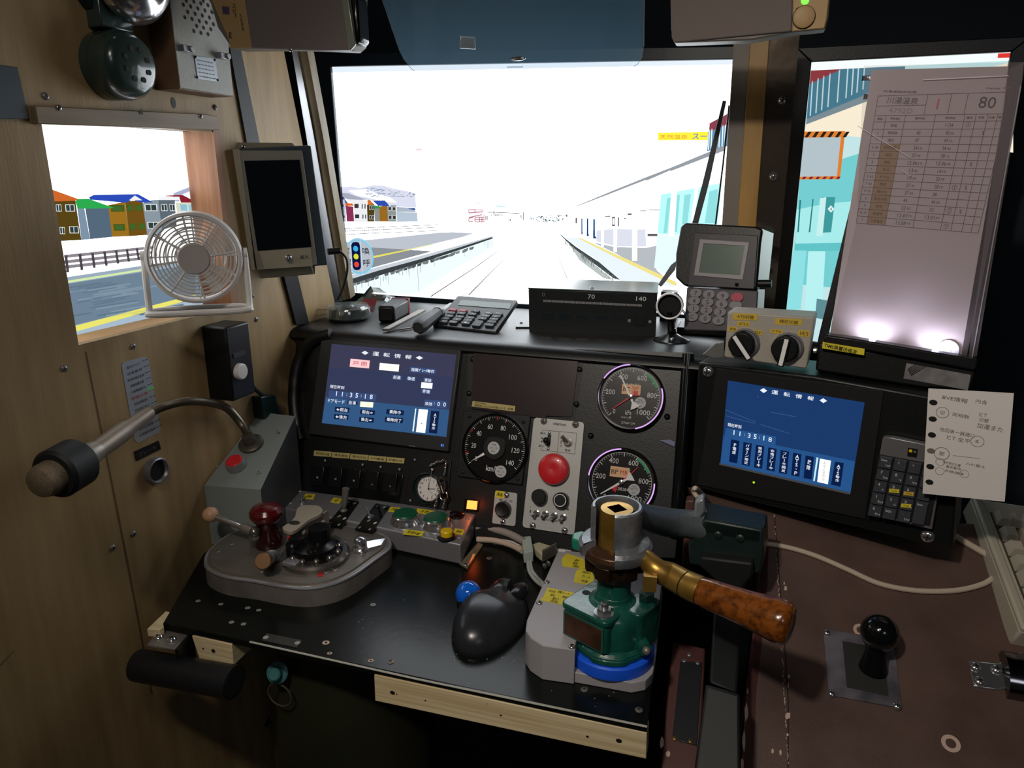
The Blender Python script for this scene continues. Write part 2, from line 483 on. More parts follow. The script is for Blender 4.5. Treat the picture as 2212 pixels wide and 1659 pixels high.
# side wall of plywood with the window hole; its far end leans back like the windscreen
def slant(z): return 1.172 - .2315 * z
WT = .012
mb = MB(WALL, PLY)
wy0, wy1, wz0, wz1 = .655, .938, -.200, .060
mb.prism([(-1.2, -CZ), (wy0, -CZ), (wy0, .88), (-1.2, .88)], -WT, 0)
mb.prism([(wy0, -CZ), (1.245, -CZ), (1.245, -.31), (slant(wz0), wz0), (wy1, wz0), (wy0, wz0)], -WT, 0)
mb.prism([(wy0, wz1), (wy1, wz1), (slant(wz1), wz1), (slant(.88), .88), (wy0, .88)], -WT, 0)
mb.prism([(wy1, wz0), (slant(wz0), wz0), (slant(wz1), wz1), (wy1, wz1)], -WT, 0)
wall = mb.build('wall_left', kind='structure')
mb = MB(WALL, PLYD)   # joint between two plywood sheets
mb.pf([(184, 760), (187, 760), (275, 1200), (330, 1500), (326, 1500), (271, 1200)], .0004)
mb.pf([(0, 1440), (0, 1436), (30, 1405), (30, 1408)], .0004)
mb.build('sheet_joint', wall)
for x, y in ((98, 208), (127, 234), (138, 796), (287, 748), (464, 232), (136, 1000 - 5), (288, 1153), (243, 1183), (546, 640), (553, 690), (494, 668)):
    if (x, y) != (136, 995): screw(wall, WALL, x, y, .0042 if x != 546 else .003, STEEL)
mb = MB(WALL, INK)
for x, y, r in ((375, 222, .006), (293, 242, .0032)):
    c = WALL.L(x, y, .0005); mb.disc(c, r * .7, .0105 if y < 250 and x < 300 else .0005, 12, r * 1.2)
mb.build('knot_hole', wall)
# lining of the window hole
win = thing('window_1', None, None, kind='structure')
mb = MB(WALL, CEDAR).box(wy1 - .004, wy1 + .012, wz0 - .004, wz1 + .02, -.055, .001); mb.build('jamb', win)
mb = MB(WALL, SILLW).box(wy0 - .004, wy1 + .004, wz0 - .012, wz0 - .0005, -.055, -.0003); mb.build('sill', win)
mb = MB(WALL, PLYD).box(wy0 - .012, wy0 - .0005, wz0 - .01, wz1 + .01, -.055, -.0125); mb.build('jamb', win)
mb = MB(WALL, M('grey_batten', '#8f7d63', .5, hx2='#7c6a50', scale=14, stretch=(4, .5, 5)))
mb.pprism([(76, 228), (450, 247), (470, 251), (474, 281), (82, 268)], 0, .009); mb.build('head_batten', win, bevel=.001)
for x, y in ((127, 233), (433, 251)): screw(win, WALL, x, y, .0035, CHROME, .009)
MB(WALL, BLKM).box(wy0 - .02, wy1 + .02, wz1 + .002, wz1 + .012, -.055, -.0125).build('head', win)
# leaning edge strips of the windscreen opening
SL = Fr((0, 1.209, CZ), (1, 0, 0), (0, -.2256, .974))
mb = MB(SL, M('plank_brown', '#8f8268', .5, hx2='#7a6c52', scale=10, stretch=(6, 6, .6)))
mb.pprism([(636, 60), (654, 60), (697, 290), (757, 645), (736, 650), (677, 290)], -.02, 0); mb.build('trim_1', kind='structure')
mb = MB(SL, ALU)
mb.pprism([(622, 60), (633, 60), (677, 290), (738, 650), (716, 655), (661, 290)], -.012, .004); mb.build('trim_2', kind='structure')
mb = MB(WALL, M('joint_strip', '#2a2d30', .6))
mb.pprism([(497, 104), (520, 104), (562, 312), (534, 312)], 0, .004); mb.build('trim_3', kind='structure')
mb = MB(WALL, BLKM)
mb.pprism([(612, 590), (642, 590), (668, 700), (640, 700)], 0, .006); mb.build('trim_4', kind='structure')
# pillar between the two windows
PIL = Y(1.30)
mb = MB(PIL, M('pillar_grey', '#7a7268', .5)); mb.pprism([(1587, 60), (1624, 60), (1582, 660), (1548, 660)], -.02, 0); mb.build('trim_5', kind='structure', bevel=.001)
mb = MB(PIL, OAKSTRIP); mb.pprism([(1623, 60), (1664, 60), (1621, 660), (1581, 660)], -.02, .006); mb.build('trim_6', kind='structure', bevel=.001)
mb = MB(PIL, MIRR); mb.pprism([(1663, 60), (1729, 60), (1672, 670), (1620, 670)], -.01, .002)
pp = mb.build('trim_7', kind='structure')
for x, y in ((1691, 216), (1672, 382)): screw(pp, PIL, x, y, .008, CHROME, .002)

# ================================================================== picture screens
zA = zm(700, 380, 4.809); zB = zm(1140, 180, 3.770); zC = zm(0, 240, 3.072); zD = zm(1660, 100, 2.44)
L1, L2, L3, L4, L5 = .0004, .0007, .0010, .0013, .0016
def P_(mb, hx, px, z=L1, s=1.0): mb.m(E(hx, s)); mb.pf(px, z); return mb
# ---- front monitor
mon = thing('monitor', 'large black monitor behind the windscreen opening showing straight railway tracks between platforms', 'monitor')
mb = MB(MON, BEZ)
B = [(655, 118), (1640, 100), (1640, 735), (700, 655)]
o_ = MON.Ls(B); i_ = MON.Ls([(718, 145), (1600, 129), (1600, 686), (757, 631)])
for k in range(4):
    a, b, c, d = o_[k], o_[(k + 1) % 4], i_[(k + 1) % 4], i_[k]
    mb.prism([a, b, c, d], -.03, .008)
mb.prism(o_, -.05, -.03)
mb.build('bezel', mon, bevel=.0015)
mb = MB(MON, E('#f4faff', 4.6)); mb.pf([(717, 144), (1602, 128), (1602, 688), (756, 633)], 0)
P_(mb, '#dfeaf4', [(718, 145), (1600, 129), (1600, 139), (719, 157)], L1, 1.1)
P_(mb, '#9aa8b4', [(1095, 143.5), (1130, 143), (1130, 146), (1095, 146.5)], L2)
# snowy hills
P_(mb, '#c9ccdc', zA(163, 115, 280, 108, 370, 125, 520, 95, 620, 100, 720, 130, 860, 155, 945, 180, 950, 240, 960, 330, 750, 320, 420, 240, 163, 230), L1, 1.25)
P_(mb, '#a9adbf', zA(163, 175, 250, 180, 330, 210, 400, 232, 470, 245, 400, 250, 250, 245, 163, 220), L2, 1)
P_(mb, '#ffffff', zA(250, 150, 440, 140, 560, 190, 700, 230, 760, 280, 600, 260, 450, 225, 330, 200), L2, 1.6)
random.seed(3)
for k in range(70):
    x = 430 + random.random() * 500; y = 110 + (x - 430) * .12 + random.random() * 100 * (1 - (x - 430) / 900)
    w = 10 + random.random() * 28; hh = 4 + random.random() * 9
    P_(mb, random.choice(['#8d9cb4', '#aebccf', '#9fb0c4']), zA(x, y, x + w, y + 3, x + w * .7, y + hh, x - 6, y + hh), L3, 1)
# houses
for hx, c in (('#c3c8de', (170, 250, 215, 230, 222, 265, 232, 475, 180, 475)), ('#243f88', (165, 222, 200, 218, 250, 285, 220, 285, 210, 245, 172, 265)),
              ('#e0682a', (222, 280, 290, 285, 312, 312, 222, 312)), ('#8c3355', (224, 310, 304, 318, 312, 475, 236, 475)),
              ('#eef0f4', (240, 242, 445, 252, 452, 478, 312, 478, 306, 310)), ('#d4763a', (448, 248, 480, 252, 528, 300, 448, 300)),
              ('#4f4218', (446, 300, 524, 300, 524, 475, 452, 475)), ('#2f4fb0', (505, 258, 630, 255, 690, 320, 560, 310)),
              ('#2f9a54', (520, 305, 570, 310, 600, 340, 522, 345)), ('#8d8f8c', (524, 340, 578, 338, 580, 475, 526, 475)),
              ('#9a6a22', (572, 315, 656, 312, 664, 475, 580, 475)), ('#8f9a97', (656, 320, 690, 305, 748, 305, 754, 476, 664, 476)),
              ('#aeb9c6', (750, 320, 900, 330, 968, 378, 752, 372)), ('#b9c9d8', (752, 372, 968, 380, 974, 475, 756, 478)), ('#2c4a9a', (862, 330, 940, 332, 960, 360, 900, 350))):
    P_(mb, hx, zA(*c), L4 if hx not in ('#eef0f4',) else L3)
for x, y, w, h in ((196, 310, 16, 26), (205, 424, 18, 26), (337, 312, 44, 44), (397, 316, 10, 50), (426, 316, 10, 50), (343, 420, 44, 40), (404, 422, 10, 42), (432, 422, 10, 42), (480, 328, 18, 34), (508, 328, 16, 34), (480, 430, 18, 34), (508, 430, 16, 34), (682, 340, 30, 34), (728, 342, 28, 34), (686, 430, 30, 34), (730, 432, 30, 34)):
    q = lambda k: zA(x - w / 2 * k, y - h / 2 * k, x + w / 2 * k, y - h / 2 * k, x + w / 2 * k, y + h / 2 * k, x - w / 2 * k, y + h / 2 * k)
    if x > 460: P_(mb, '#e8e8e8', q(1.25), L4 + .0001)
    P_(mb, '#38383c', q(1), L4 + .0002)
# dotted tower block
mb.m(E('#ead0d8', 1.0))
for j in range(22):
    for i in range(10):
        if j < 11 and i > 4: continue
        x, y = zA(985 + i * 51, 40 - 0 + j * 22 - (0))[0]
        if j % 1 == 0: mb.rect(x, y, 1.6, 1.3, L2)
mb.m(E('#f0d4dc', 1.1)); mb.rect(905, 323, 14, 5, L2)
# red framed building and white building
P_(mb, '#f4e0e6', zA(1503, 345, 1660, 355, 1664, 478, 1503, 478), L2, 1.3)
mb.m(E('#a04858', 1))
for a in ((1503, 345, 1655, 355), (1503, 385, 1655, 372), (1503, 345, 1503, 388), (1568, 350, 1568, 380), (1568, 428, 1664, 430), (1568, 478, 1664, 478), (1503, 440, 1548, 432), (1503, 474, 1548, 474), (1568, 428, 1568, 478), (1615, 428, 1615, 478), (1664, 400, 1664, 478), (1503, 440, 1503, 476), (1640, 430, 1640, 478), (1568, 452, 1664, 454), (1503, 432, 1640, 402)):
    p = zA(*a); mb.pline(p[0], p[1], .0013, L3)
mb.m(E('#5a5052', 1))
for a, w in (((1705, 378, 2030, 388), .0016), ((1705, 442, 1748, 442), .0012), ((1775, 446, 1885, 448), .0012)):
    p = zA(*a); mb.pline(p[0], p[1], w, L3)
for i in range(12):
    x = 1712 + i * 14
    if i in (3,): continue
    p = zA(x, 394, x, 420); mb.pline(p[0], p[1], .0016, L3)
for a in ((1760, 365, 1768, 400), (2072, 375, 2072, 460), (1680, 415, 1680, 460), (1694, 415, 1694, 460), (1920, 445, 1920, 470), (1935, 445, 1935, 470), (2045, 405, 2050, 440)):
    p = zA(*a); mb.pline(p[0], p[1], .002, L3)
mb.m(E('#b9dede', 1.2)); mb.pf(zA(1520, 272, 1600, 278, 1700, 305, 1650, 300), L2); mb.pf(zA(1785, 300, 1890, 315, 1895, 328, 1790, 322), L2)
for k in range(26):
    x, y = zA(2115 + random.random() * 330, 415 + random.random() * 50)[0]
    P_(mb, random.choice(['#4a5a5e', '#86a8ac', '#5b7a6a', '#9ab4c8']), [(x, y), (x + 3, y), (x + 3, y + 2.5), (x, y + 2.5)], L3)
# fence lines
mb.m(E('#5a5456', 1))
for y0, y1 in ((548, 520), (575, 545), (608, 580)):
    p = zA(186, y0, 1180, y1 - 12); mb.pline(p[0], p[1], .0014, L3)
for i in range(34):
    x = 200 + i * 22; p = zA(x, 545 - i * .75, x, 622 - i * 1.9); mb.pline(p[0], p[1], .0012 if i < 20 else .0007, L3)
# left platform
P_(mb, '#b4bac4', zA(186, 690, 700, 640, 1180, 590, 1340, 585, 1560, 595, 1300, 680, 880, 770, 500, 860, 250, 905, 230, 1060, 186, 1060), L1, 1.15)
P_(mb, '#868c92', zA(520, 745, 860, 765, 1130, 782, 500, 955, 245, 1040, 200, 730), L2, 1.1)
P_(mb, '#e4dc66', zA(395, 855, 870, 762, 870, 775, 405, 878), L3, 1.05)
P_(mb, '#e9e6a8', zA(870, 762, 1130, 706, 1130, 716, 870, 776), L3, 1.1)
P_(mb, '#ffffff', zA(1130, 706, 1500, 620, 1500, 640, 1130, 720), L3, 1.5)
P_(mb, '#c6ced6', zA(250, 1040, 500, 960, 1000, 830, 1400, 720, 1752, 622, 1752, 634, 1400, 745, 1000, 865, 560, 985, 270, 1075), L3, 1.05)
P_(mb, '#3c4244', zA(270, 1075, 560, 985, 1000, 865, 1400, 745, 1752, 634, 1752, 650, 1400, 772, 1000, 905, 560, 1040, 275, 1140), L3, 1)
for k in range(46):
    f = random.random(); x = 280 + f * 1300; y = 1120 - f * 400 + random.random() * 12
    P_(mb, random.choice(['#6a7072', '#858c8e', '#4e5456']), zA(x, y, x + 50, y - 16, x + 40, y + 14, x + 6, y + 24), L4)
P_(mb, '#d5e2e6', zA(275, 1140, 560, 1040, 1000, 905, 1400, 772, 1752, 650, 1752, 740, 1300, 1000, 960, 1230, 300, 1200), L2, 1.35)
mb.m(E('#a9b8bc', 1.1))
for k in range(34):
    x = 300 + random.random() * 1420; f = (x - 275) / 1477; yt = 1140 - f * 490 + 8
    p = zA(x, yt, x + 4, yt + (30 + random.random() * 110) * (1 - f * .5)); mb.pline(p[0], p[1], .0006 + random.random() * .0022 * (1 - f), L3)
for a in ((970, 930, 985, 1200), (1335, 790, 1340, 850), (1752, 640, 1752, 735)):
    p = zA(*a); mb.pline(p[0], p[1], .0012, L3)
# rails
for a, b, c, d, wd in (((1105, 1255), (1600, 930), (1850, 745), (2050, 615), 9), ((1500, 1240), (1750, 985), (1900, 835), (2095, 640), 7)):
    pts = [a, b, c, d]
    for k in range(3):
        w0, w1 = wd * (1 - k * .3) * .6, wd * (1 - (k + 1) * .3) * .6
        P_(mb, '#5a4546', zA(pts[k][0] - w0 * 2, pts[k][1], pts[k][0] + w0 * 2, pts[k][1], pts[k + 1][0] + w1 * 2, pts[k + 1][1], pts[k + 1][0] - w1 * 2, pts[k + 1][1]), L2)
P_(mb, '#8a8286', zA(2220, 820, 2224, 820, 2600, 1230, 2594, 1230)[0:0] or zB(185, 1265, 188, 1265, 325, 1590, 318, 1590), L2)
# right platform
P_(mb, '#dfeaf0', zB(240, 1215, 320, 1255, 430, 1258, 700, 1390, 1180, 1640, 1200, 1659, 760, 1620, 560, 1440), L1, 1.15)
P_(mb, '#454c4c', zB(240, 1212, 400, 1335, 580, 1455, 750, 1600, 700, 1590, 520, 1455, 360, 1330), L3)
P_(mb, '#aeb6b4', zB(330, 1300, 520, 1455, 700, 1600, 620, 1590, 420, 1440), L2, 1.2)
mb.m(E('#6a7476', 1))
for k in range(30):
    f = random.random(); x = 300 + f * 430; y = 1265 + f * 320 + 8
    p = zB(x, y, x + 2, y + 15 + random.random() * 50); mb.pline(p[0], p[1], .0012, L4)
P_(mb, '#b5bbbf', zB(520, 1290, 700, 1330, 960, 1340, 1050, 1320, 1050, 1520, 1140, 1600, 880, 1470), L1 + .0001, 1.05)
P_(mb, '#efe28e', zB(405, 1258, 440, 1262, 760, 1410, 1215, 1620, 1210, 1655, 740, 1430), L3, 1.05)
P_(mb, '#d3d6e2', zB(545, 1200, 700, 1185, 960, 1190, 965, 1330, 730, 1330, 560, 1290), L2, 1.15)
for x, y0, y1, w in ((605, 1170, 1330, 16), (708, 1170, 1375, 20), (865, 1170, 1445, 28), (535, 1200, 1300, 14), (478, 1200, 1275, 11)):
    P_(mb, '#ffffff', zB(x - w / 2, y0, x + w, y0, x + w * .9, y1, x - w / 2, y1), L3, 2)
for x, y0, y1, w in ((443, 1100, 1230, 14), (490, 1100, 1245, 20), (545, 1105, 1265, 26)):
    P_(mb, '#24437a', zB(x - w / 2, y0, x + w / 2, y0, x + w / 2 - 2, y1, x - w / 2, y1), L4)
    P_(mb, '#d8f0ff', zB(x + 1, y0, x + w / 2 + 6, y0, x + w / 2 + 3, y1 - 10, x + 2, y1 - 20), L4 + .0001, 1.3)
mb.m(E('#8a7880', 1)); mb.t('3', 1140 + 513 / 3.77, 180 + 1050 / 3.77, 5, 6.5, L4)
mb.m(E('#ffffff', 1.6)); mb.ring(MON.L(1139.7 + 135, 458.5, L3), .008, .0095, L3)
for x, y, w, h in ((698, 1125, 26, 78), (740, 1128, 12, 76), (830, 1066, 36, 14), (938, 1040, 50, 7), (1030, 1032, 88, 8), (792, 1100, 16, 10), (395, 1118, 14, 44), (318, 1078, 12, 22), (1015, 1235, 80, 22), (650, 1083, 46, 8)):
    P_(mb, '#6c6466', zB(x - w / 2, y - h / 2, x + w / 2, y - h / 2 - 1, x + w / 2, y + h / 2, x - w / 2, y + h / 2), L4)
P_(mb, '#ffffff', zB(690, 1100, 706, 1100, 706, 1150, 690, 1150), L5, 1.2)
for k in range(34):
    x = 0 + random.random() * 300; y = 1070 + random.random() * 55
    P_(mb, random.choice(['#5a6a72', '#8aa4b0', '#7c8c66', '#40484e']), zB(x, y, x + 13, y, x + 13, y + 8, x, y + 8), L3)
# station roof, red box building, cyan hall
P_(mb, '#9aa0a6', zB(320, 1030, 700, 870, 960, 765, 1180, 680, 1600, 505, 1600, 550, 1160, 718, 1160, 710, 965, 795, 960, 788, 660, 905, 400, 1003), L3)
P_(mb, '#5f8fae', zB(1470, 390, 1640, 330, 1640, 510, 1460, 555), L3)
mb.m(E('#dcecf6', 1.2))
for x in (1480, 1500, 1540, 1565, 1590, 1610): p = zB(x, 380 - (x - 1470) * .3, x - 8, 545 - (x - 1470) * .25); mb.pline(p[0], p[1], .002, L4)
P_(mb, '#8c4250', zB(1480, 325, 1640, 240, 1640, 335, 1475, 395), L4)
P_(mb, '#f4e03a', zB(1060, 402, 1470, 393, 1465, 462, 1060, 465), L2, 1.25)
mb.m(E('#e08a40', 1)); mb.t('天然温泉', 1140 + 1188 / 3.77, 180 + 437 / 3.77, 60, 9, L3, rot=-1)
mb.m(E('#3f7ac8', 1)); mb.t('スー', 1140 + 1400 / 3.77, 180 + 433 / 3.77, 32, 12, L3, rot=-1, bold=True)
P_(mb, '#aef2f2', zB(1085, 905, 1170, 890, 1150, 1200, 1140, 1560, 1030, 1500), L2, 1.2)
P_(mb, '#b5f6f6', zB(1215, 880, 1580, 810, 1550, 1145, 1190, 1240), L2, 1.2)
P_(mb, '#d9fbfb', zB(1060, 1220, 1240, 1235, 1215, 1450, 1140, 1560, 1030, 1500), L3, 1.2)
for a in ((1135, 935, 1165, 930, 1135, 1220, 1105, 1220), (1215, 910, 1240, 905, 1215, 1210, 1195, 1210), (1275, 910, 1330, 900, 1300, 1140, 1255, 1150), (1480, 880, 1550, 860, 1530, 1140, 1440, 1140)):
    P_(mb, '#8fd9dc', zB(*a), L4, 1.1)
for a in ((1365, 830, 1395, 825, 1350, 1140, 1325, 1140), (1170, 890, 1215, 880, 1195, 1240, 1150, 1250)):
    P_(mb, '#ffffff', zB(*a), L4, 1.7)
# signal call badge
cu, cv = MON.L(*zA(360, 838)[0], L4)
mb.m(E('#9fd8ee', 1.05)); mb.disc((cu, cv), .0365, L4 - .0002, 40, .0405)
mb.m(E('#b9c2cc', 1)); mb.disc((cu, cv), .0345, L4, 40, .0385)
mb.m(E('#66c4e8', 1.1)); mb.ring((cu, cv), .0345, .0368, L4 + .0001)
mb.m(E('#d4ecf6', 1))
for a in ((272, 655, 292, 1030), (375, 650, 403, 1030)): p = zA(*a); mb.pline(p[0], p[1], .0011, L4 + .0001)
mb.m(E('#0a1540', 1)); mb.pf(zA(282, 720, 295, 692, 330, 686, 360, 692, 372, 720, 384, 945, 372, 972, 340, 980, 312, 972, 298, 945), L5)
for y, hx in ((756, '#3fb2e8'), (838, '#dfe03a'), (920, '#e2483e')):
    p = zA(328 + (y - 756) * .06, y)[0]; mb.m(E(hx, 1)); mb.disc(MON.L(*p, L5 + .0002), .0062, L5 + .0002, 20)
mb.m(E('#10141c', 1)); mb.t('喚', *zA(435, 780)[0], 15, 15, L5, bold=True); mb.t('呼', *zA(442, 903)[0], 15, 15, L5, bold=True)
mb.t('確', *zA(228, 775)[0], 15, 15, L5, bold=True); mb.t('認', *zA(245, 895)[0], 15, 15, L5, bold=True)
mb.build('screen', mon)
settle(mon)

# ---- monitor beyond the side window
SM = FX(-.842)
side = thing('monitor', 'bright monitor outside the plywood side window showing coloured houses and a platform fence', 'monitor')
mb = MB(SM, BEZ).pprism([(-40, 150), (560, 190), (640, 700), (-20, 900)], -.03, -.001); mb.build('housing', side)
mb = MB(SM, E('#f8fbff', 3.2)); mb.pf([(-10, 180), (540, 210), (600, 690), (0, 860)], 0)
P_(mb, '#aab0cc', zC(1150, 545, 1200, 525, 1290, 490, 1310, 600, 1150, 600), L1, 1.05)
P_(mb, '#e6eaf2', zC(1190, 560, 1300, 515, 1310, 600, 1190, 600), L2, 1.2)
for hx, c, z in (('#d0682c', (300, 505, 340, 518, 525, 585, 505, 595, 330, 600), L3), ('#574518', (300, 592, 500, 592, 540, 855, 300, 868), L2),
                 ('#2cab50', (500, 600, 520, 583, 590, 582, 765, 645, 515, 648), L5), ('#7d93a8', (512, 640, 560, 645, 598, 850, 540, 855), L3), ('#55697c', (565, 645, 720, 645, 745, 835, 598, 850), L3),
                 ('#2c4cba', (590, 572, 622, 556, 915, 550, 1015, 605, 950, 608, 880, 590, 830, 608, 600, 588), L4), ('#f0f2f6', (855, 592, 895, 560, 945, 592), L5),
                 ('#9a7020', (715, 625, 830, 600, 858, 830, 745, 835), L3), ('#6e5018', (830, 598, 945, 592, 980, 822, 858, 830), L3),
                 ('#8b98a2', (945, 612, 1010, 590, 1050, 588, 1075, 780, 1070, 830, 978, 830), L3), ('#5f6b74', (1050, 590, 1160, 588, 1172, 760, 1075, 790), L3),
                 ('#f6f7fa', (1050, 568, 1190, 568, 1195, 590, 1052, 590), L4), ('#8a2030', (1045, 562, 1210, 556, 1310, 608, 1200, 606, 1190, 570), L4 - .0001), ('#d9dcc4', (1165, 605, 1310, 608, 1320, 700, 1175, 690), L3),
                 ('#8fc0d8', (1195, 618, 1240, 620, 1242, 662, 1200, 660), L4), ('#9acce0', (1250, 620, 1300, 622, 1305, 668, 1255, 665), L4)):
    P_(mb, hx, zC(*c), z)
for x, y, w, h, fr in ((388, 643, 36, 46, 1), (463, 643, 62, 46, 1), (412, 793, 34, 46, 1), (489, 788, 62, 46, 1), (1000, 641, 84, 44, 1), (1088, 640, 40, 46, 1), (1142, 640, 36, 46, 1), (1017, 758, 80, 44, 1),
                       (778, 645, 90, 46, 0), (862, 643, 48, 44, 0), (922, 641, 44, 42, 0), (790, 772, 76, 46, 0), (880, 768, 46, 44, 0), (940, 764, 40, 42, 0)):
    q = lambda k: zC(x - w / 2 * k, y - h / 2 * k, x + w / 2 * k, y - h / 2 * k, x + w / 2 * k + 4, y + h / 2 * k, x - w / 2 * k + 4, y + h / 2 * k)
    if fr: P_(mb, '#f0f0f0', q(1.0), L4); P_(mb, '#2f4040', q(.84), L5); P_(mb, '#f0f0f0', zC(x - 2, y - h / 2, x + 2, y - h / 2, x + 5, y + h / 2, x + 1, y + h / 2), L5 + .0001)
    else: P_(mb, '#4f5a1e', q(1), L4); P_(mb, '#3c6a2c', q(.6), L5)
mb.m(E('#8d878e', 1))   # platform fence
for y0, y1 in ((965, 905), (1002, 938), (1036, 970)):
    p = zC(425, y0, 1010, y1); mb.pline(p[0], p[1], .0042, L2)
mb.m(E('#4c464c', 1))
for i, x in enumerate((437, 530, 613, 693, 770, 842, 908, 968, 1024)):
    y = 958 - (x - 437) * .1; p = zC(x, y, x + 14, y + 112 - i * 6); mb.pline(p[0], p[1], .0042, L3)
P_(mb, '#9fb2c2', zC(420, 1105, 1010, 1015, 1500, 950, 1700, 1200, 1700, 1700, 380, 1700), L2, .95)
P_(mb, '#d8ecae', zC(420, 1130, 980, 1042, 980, 1055, 425, 1145), L3, 1)
P_(mb, '#71879a', zC(425, 1150, 980, 1062, 1500, 985, 1700, 1180, 1400, 1240, 990, 1300, 500, 1420, 425, 1440), L3, .95)
for k in range(36):
    x = 430 + random.random() * 600; y = 1160 + random.random() * 200; w = 120 + random.random() * 220
    P_(mb, random.choice(['#647a8c', '#8095a6', '#5f7689']), zC(x, y, x + w, y - w * .16, x + w, y - w * .16 + 9, x, y + 11), L4)
P_(mb, '#e8e26c', zC(480, 1430, 990, 1295, 1300, 1215, 1300, 1240, 1000, 1325, 480, 1470), L4, 1.05)
P_(mb, '#a8bccc', zC(480, 1470, 1000, 1325, 1500, 1200, 1500, 1400, 480, 1660), L3, 1)
mb.build('screen', side)
settle(side)

# ---- monitor on the right
RM = Fr((.2, 1.42, CZ), (math.cos(.035), -math.sin(.035), -.018), (0, 0, 1))
rmon = thing('monitor', 'monitor beside the grey pillar showing a turquoise station building behind the timetable', 'monitor')
mb = MB(RM, BLK)
o_ = RM.Ls([(1722, 105), (2226, 80), (2084, 830), (1665, 735)]); i_ = RM.Ls([(1753, 135), (2182, 113), (2048, 790), (1693, 725)])
for k in range(4): mb.prism([o_[k], o_[(k + 1) % 4], i_[(k + 1) % 4], i_[k]], -.03, .008)
mb.prism(o_, -.05, -.03); mb.build('bezel', rmon, bevel=.0015)
mb = MB(RM, E('#c4e6e8', 1)); mb.pf([(1752, 134), (2183, 112), (2048, 792), (1692, 727)], 0)
P_(mb, '#eef4f4', zD(228, 82, 1285, 32, 1282, 75, 224, 128), L4, 1.1)
P_(mb, '#e03a34', zD(1210, 38, 1284, 34, 1278, 60, 1208, 62), L5)
P_(mb, '#f4e8d0', zD(200, 410, 540, 270, 1290, 80, 1290, 560, 190, 450), L1, 1.05)
P_(mb, '#8c3a40', zD(224, 128, 265, 116, 395, 116, 216, 200), L3)
P_(mb, '#47788c', zD(216, 200, 395, 116, 720, 105, 720, 160, 200, 395), L2)
mb.m(E('#bcd4dc', 1))
for x in (232, 262, 292, 325, 375, 420, 450, 478, 510): p = zD(x, 190 - (x - 216) * .46, x - 12, 375 - (x - 216) * .5); mb.pline(p[0], p[1], .002, L3)
P_(mb, '#7c8c94', zD(200, 385, 560, 235, 800, 150, 800, 200, 560, 275, 198, 412), L3)
P_(mb, '#10181c', zD(495, 155, 550, 152, 548, 180, 492, 182), L4); P_(mb, '#10181c', zD(503, 252, 550, 250, 548, 278, 500, 280), L4)
mb.m(E('#ffffff', 1)); mb.t('*釧路* 定車11:31:45', *zD(618, 163)[0], 82, 8, L5); mb.t('中二', *zD(540, 264)[0], 10, 8, L5)
P_(mb, '#74ced2', zD(165, 700, 400, 590, 620, 520, 620, 1300, 120, 1250), L2)
P_(mb, '#a8ecec', zD(150, 860, 300, 830, 620, 800, 560, 1040, 140, 1050), L3)
P_(mb, '#62c4c8', zD(140, 1040, 640, 1030, 640, 1075, 138, 1080), L4)
P_(mb, '#8fe0e4', zD(128, 1075, 200, 1075, 170, 1389, 95, 1389), L4); P_(mb, '#b8f2f2', zD(210, 1080, 300, 1080, 280, 1440, 190, 1400), L4)
P_(mb, '#3f9a9c', zD(280, 795, 352, 795, 330, 980, 255, 985), L4); P_(mb, '#c8f0f0', zD(272, 800, 305, 795, 285, 1000, 252, 1000), L5)
P_(mb, '#2c7c80', zD(164, 810, 172, 810, 160, 980, 152, 980), L4); P_(mb, '#2c7c80', zD(232, 805, 238, 805, 220, 980, 212, 980), L4)
P_(mb, '#eaf6f6', zD(329, 838, 346, 858, 329, 877, 312, 858), L5); mb.m(E('#2c7c80', 1)); mb.t('4', *zD(329, 858)[0], 5, 7, L5 + .0002)
P_(mb, '#5f8c94', zD(255, 1330, 340, 1345, 330, 1450, 245, 1430), L5)
P_(mb, '#b4c4ca', zD(180, 480, 390, 475, 375, 690, 160, 690), L4)   # hoarding with hazard stripes
for a in ((165, 450, 405, 447, 403, 478, 160, 482), (385, 447, 405, 447, 378, 690, 360, 690), (160, 688, 378, 684, 376, 700, 158, 702)): P_(mb, '#e08030', zD(*a), L4 + .0001)
for x in range(190, 395, 40): P_(mb, '#2a2018', zD(x, 480, x + 20, 450, x + 38, 450, x + 18, 480), L4 + .0002)
for x in range(175, 360, 36): P_(mb, '#802038', zD(x, 700, x + 10, 687, x + 26, 687, x + 16, 700), L4 + .0002)
mb.build('screen', rmon)
settle(rmon)
# ================================================================== things on the side wall
# bell and buzzer
def bell(px, py, r, name, label, prof, holes, gong=False):
    t = thing(name, label, 'bell'); c = WALL.L(px, py, .03)
    mb = MB(WALL, GREENG if not gong else GREEND); mb.lathe([(r * 1.02, 0), (r * 1.02, .012), (r * .7, .018)], c, 32); mb.build('base', t)
    mb = MB(WALL, CHROME if gong else GREENG); mb.lathe(prof, c, 40); mb.build('dome', t)
    if holes:
        mb = MB(WALL, BLKM)
        for k in range(8):
            a = math.radians(22 + 45 * k); rr = r * .46; mb.disc((c[0] + rr * math.cos(a), c[1] + rr * math.sin(a)), .0034, holes, 14)
        mb.build('sound_hole', t)
    return t, c
t, c = bell(272, 141, .039, 'buzzer', 'round green-grey buzzer with small sound holes above the side window', [(.039, .01), (.040, .026), (.038, .037), (.033, .044), (.027, .047), (0, .0485)], .0487)
settle(t)
t, c = bell(268, -52, .054, 'bell', 'chrome gong bell on a dark green bracket above the round buzzer', [(.012, .02), (.050, .030), (.054, .036), (.053, .044), (.044, .058), (.026, .068), (0, .072)], 0, True)
mb = MB(WALL, GREENG); c2 = WALL.L(255, 58, .02)
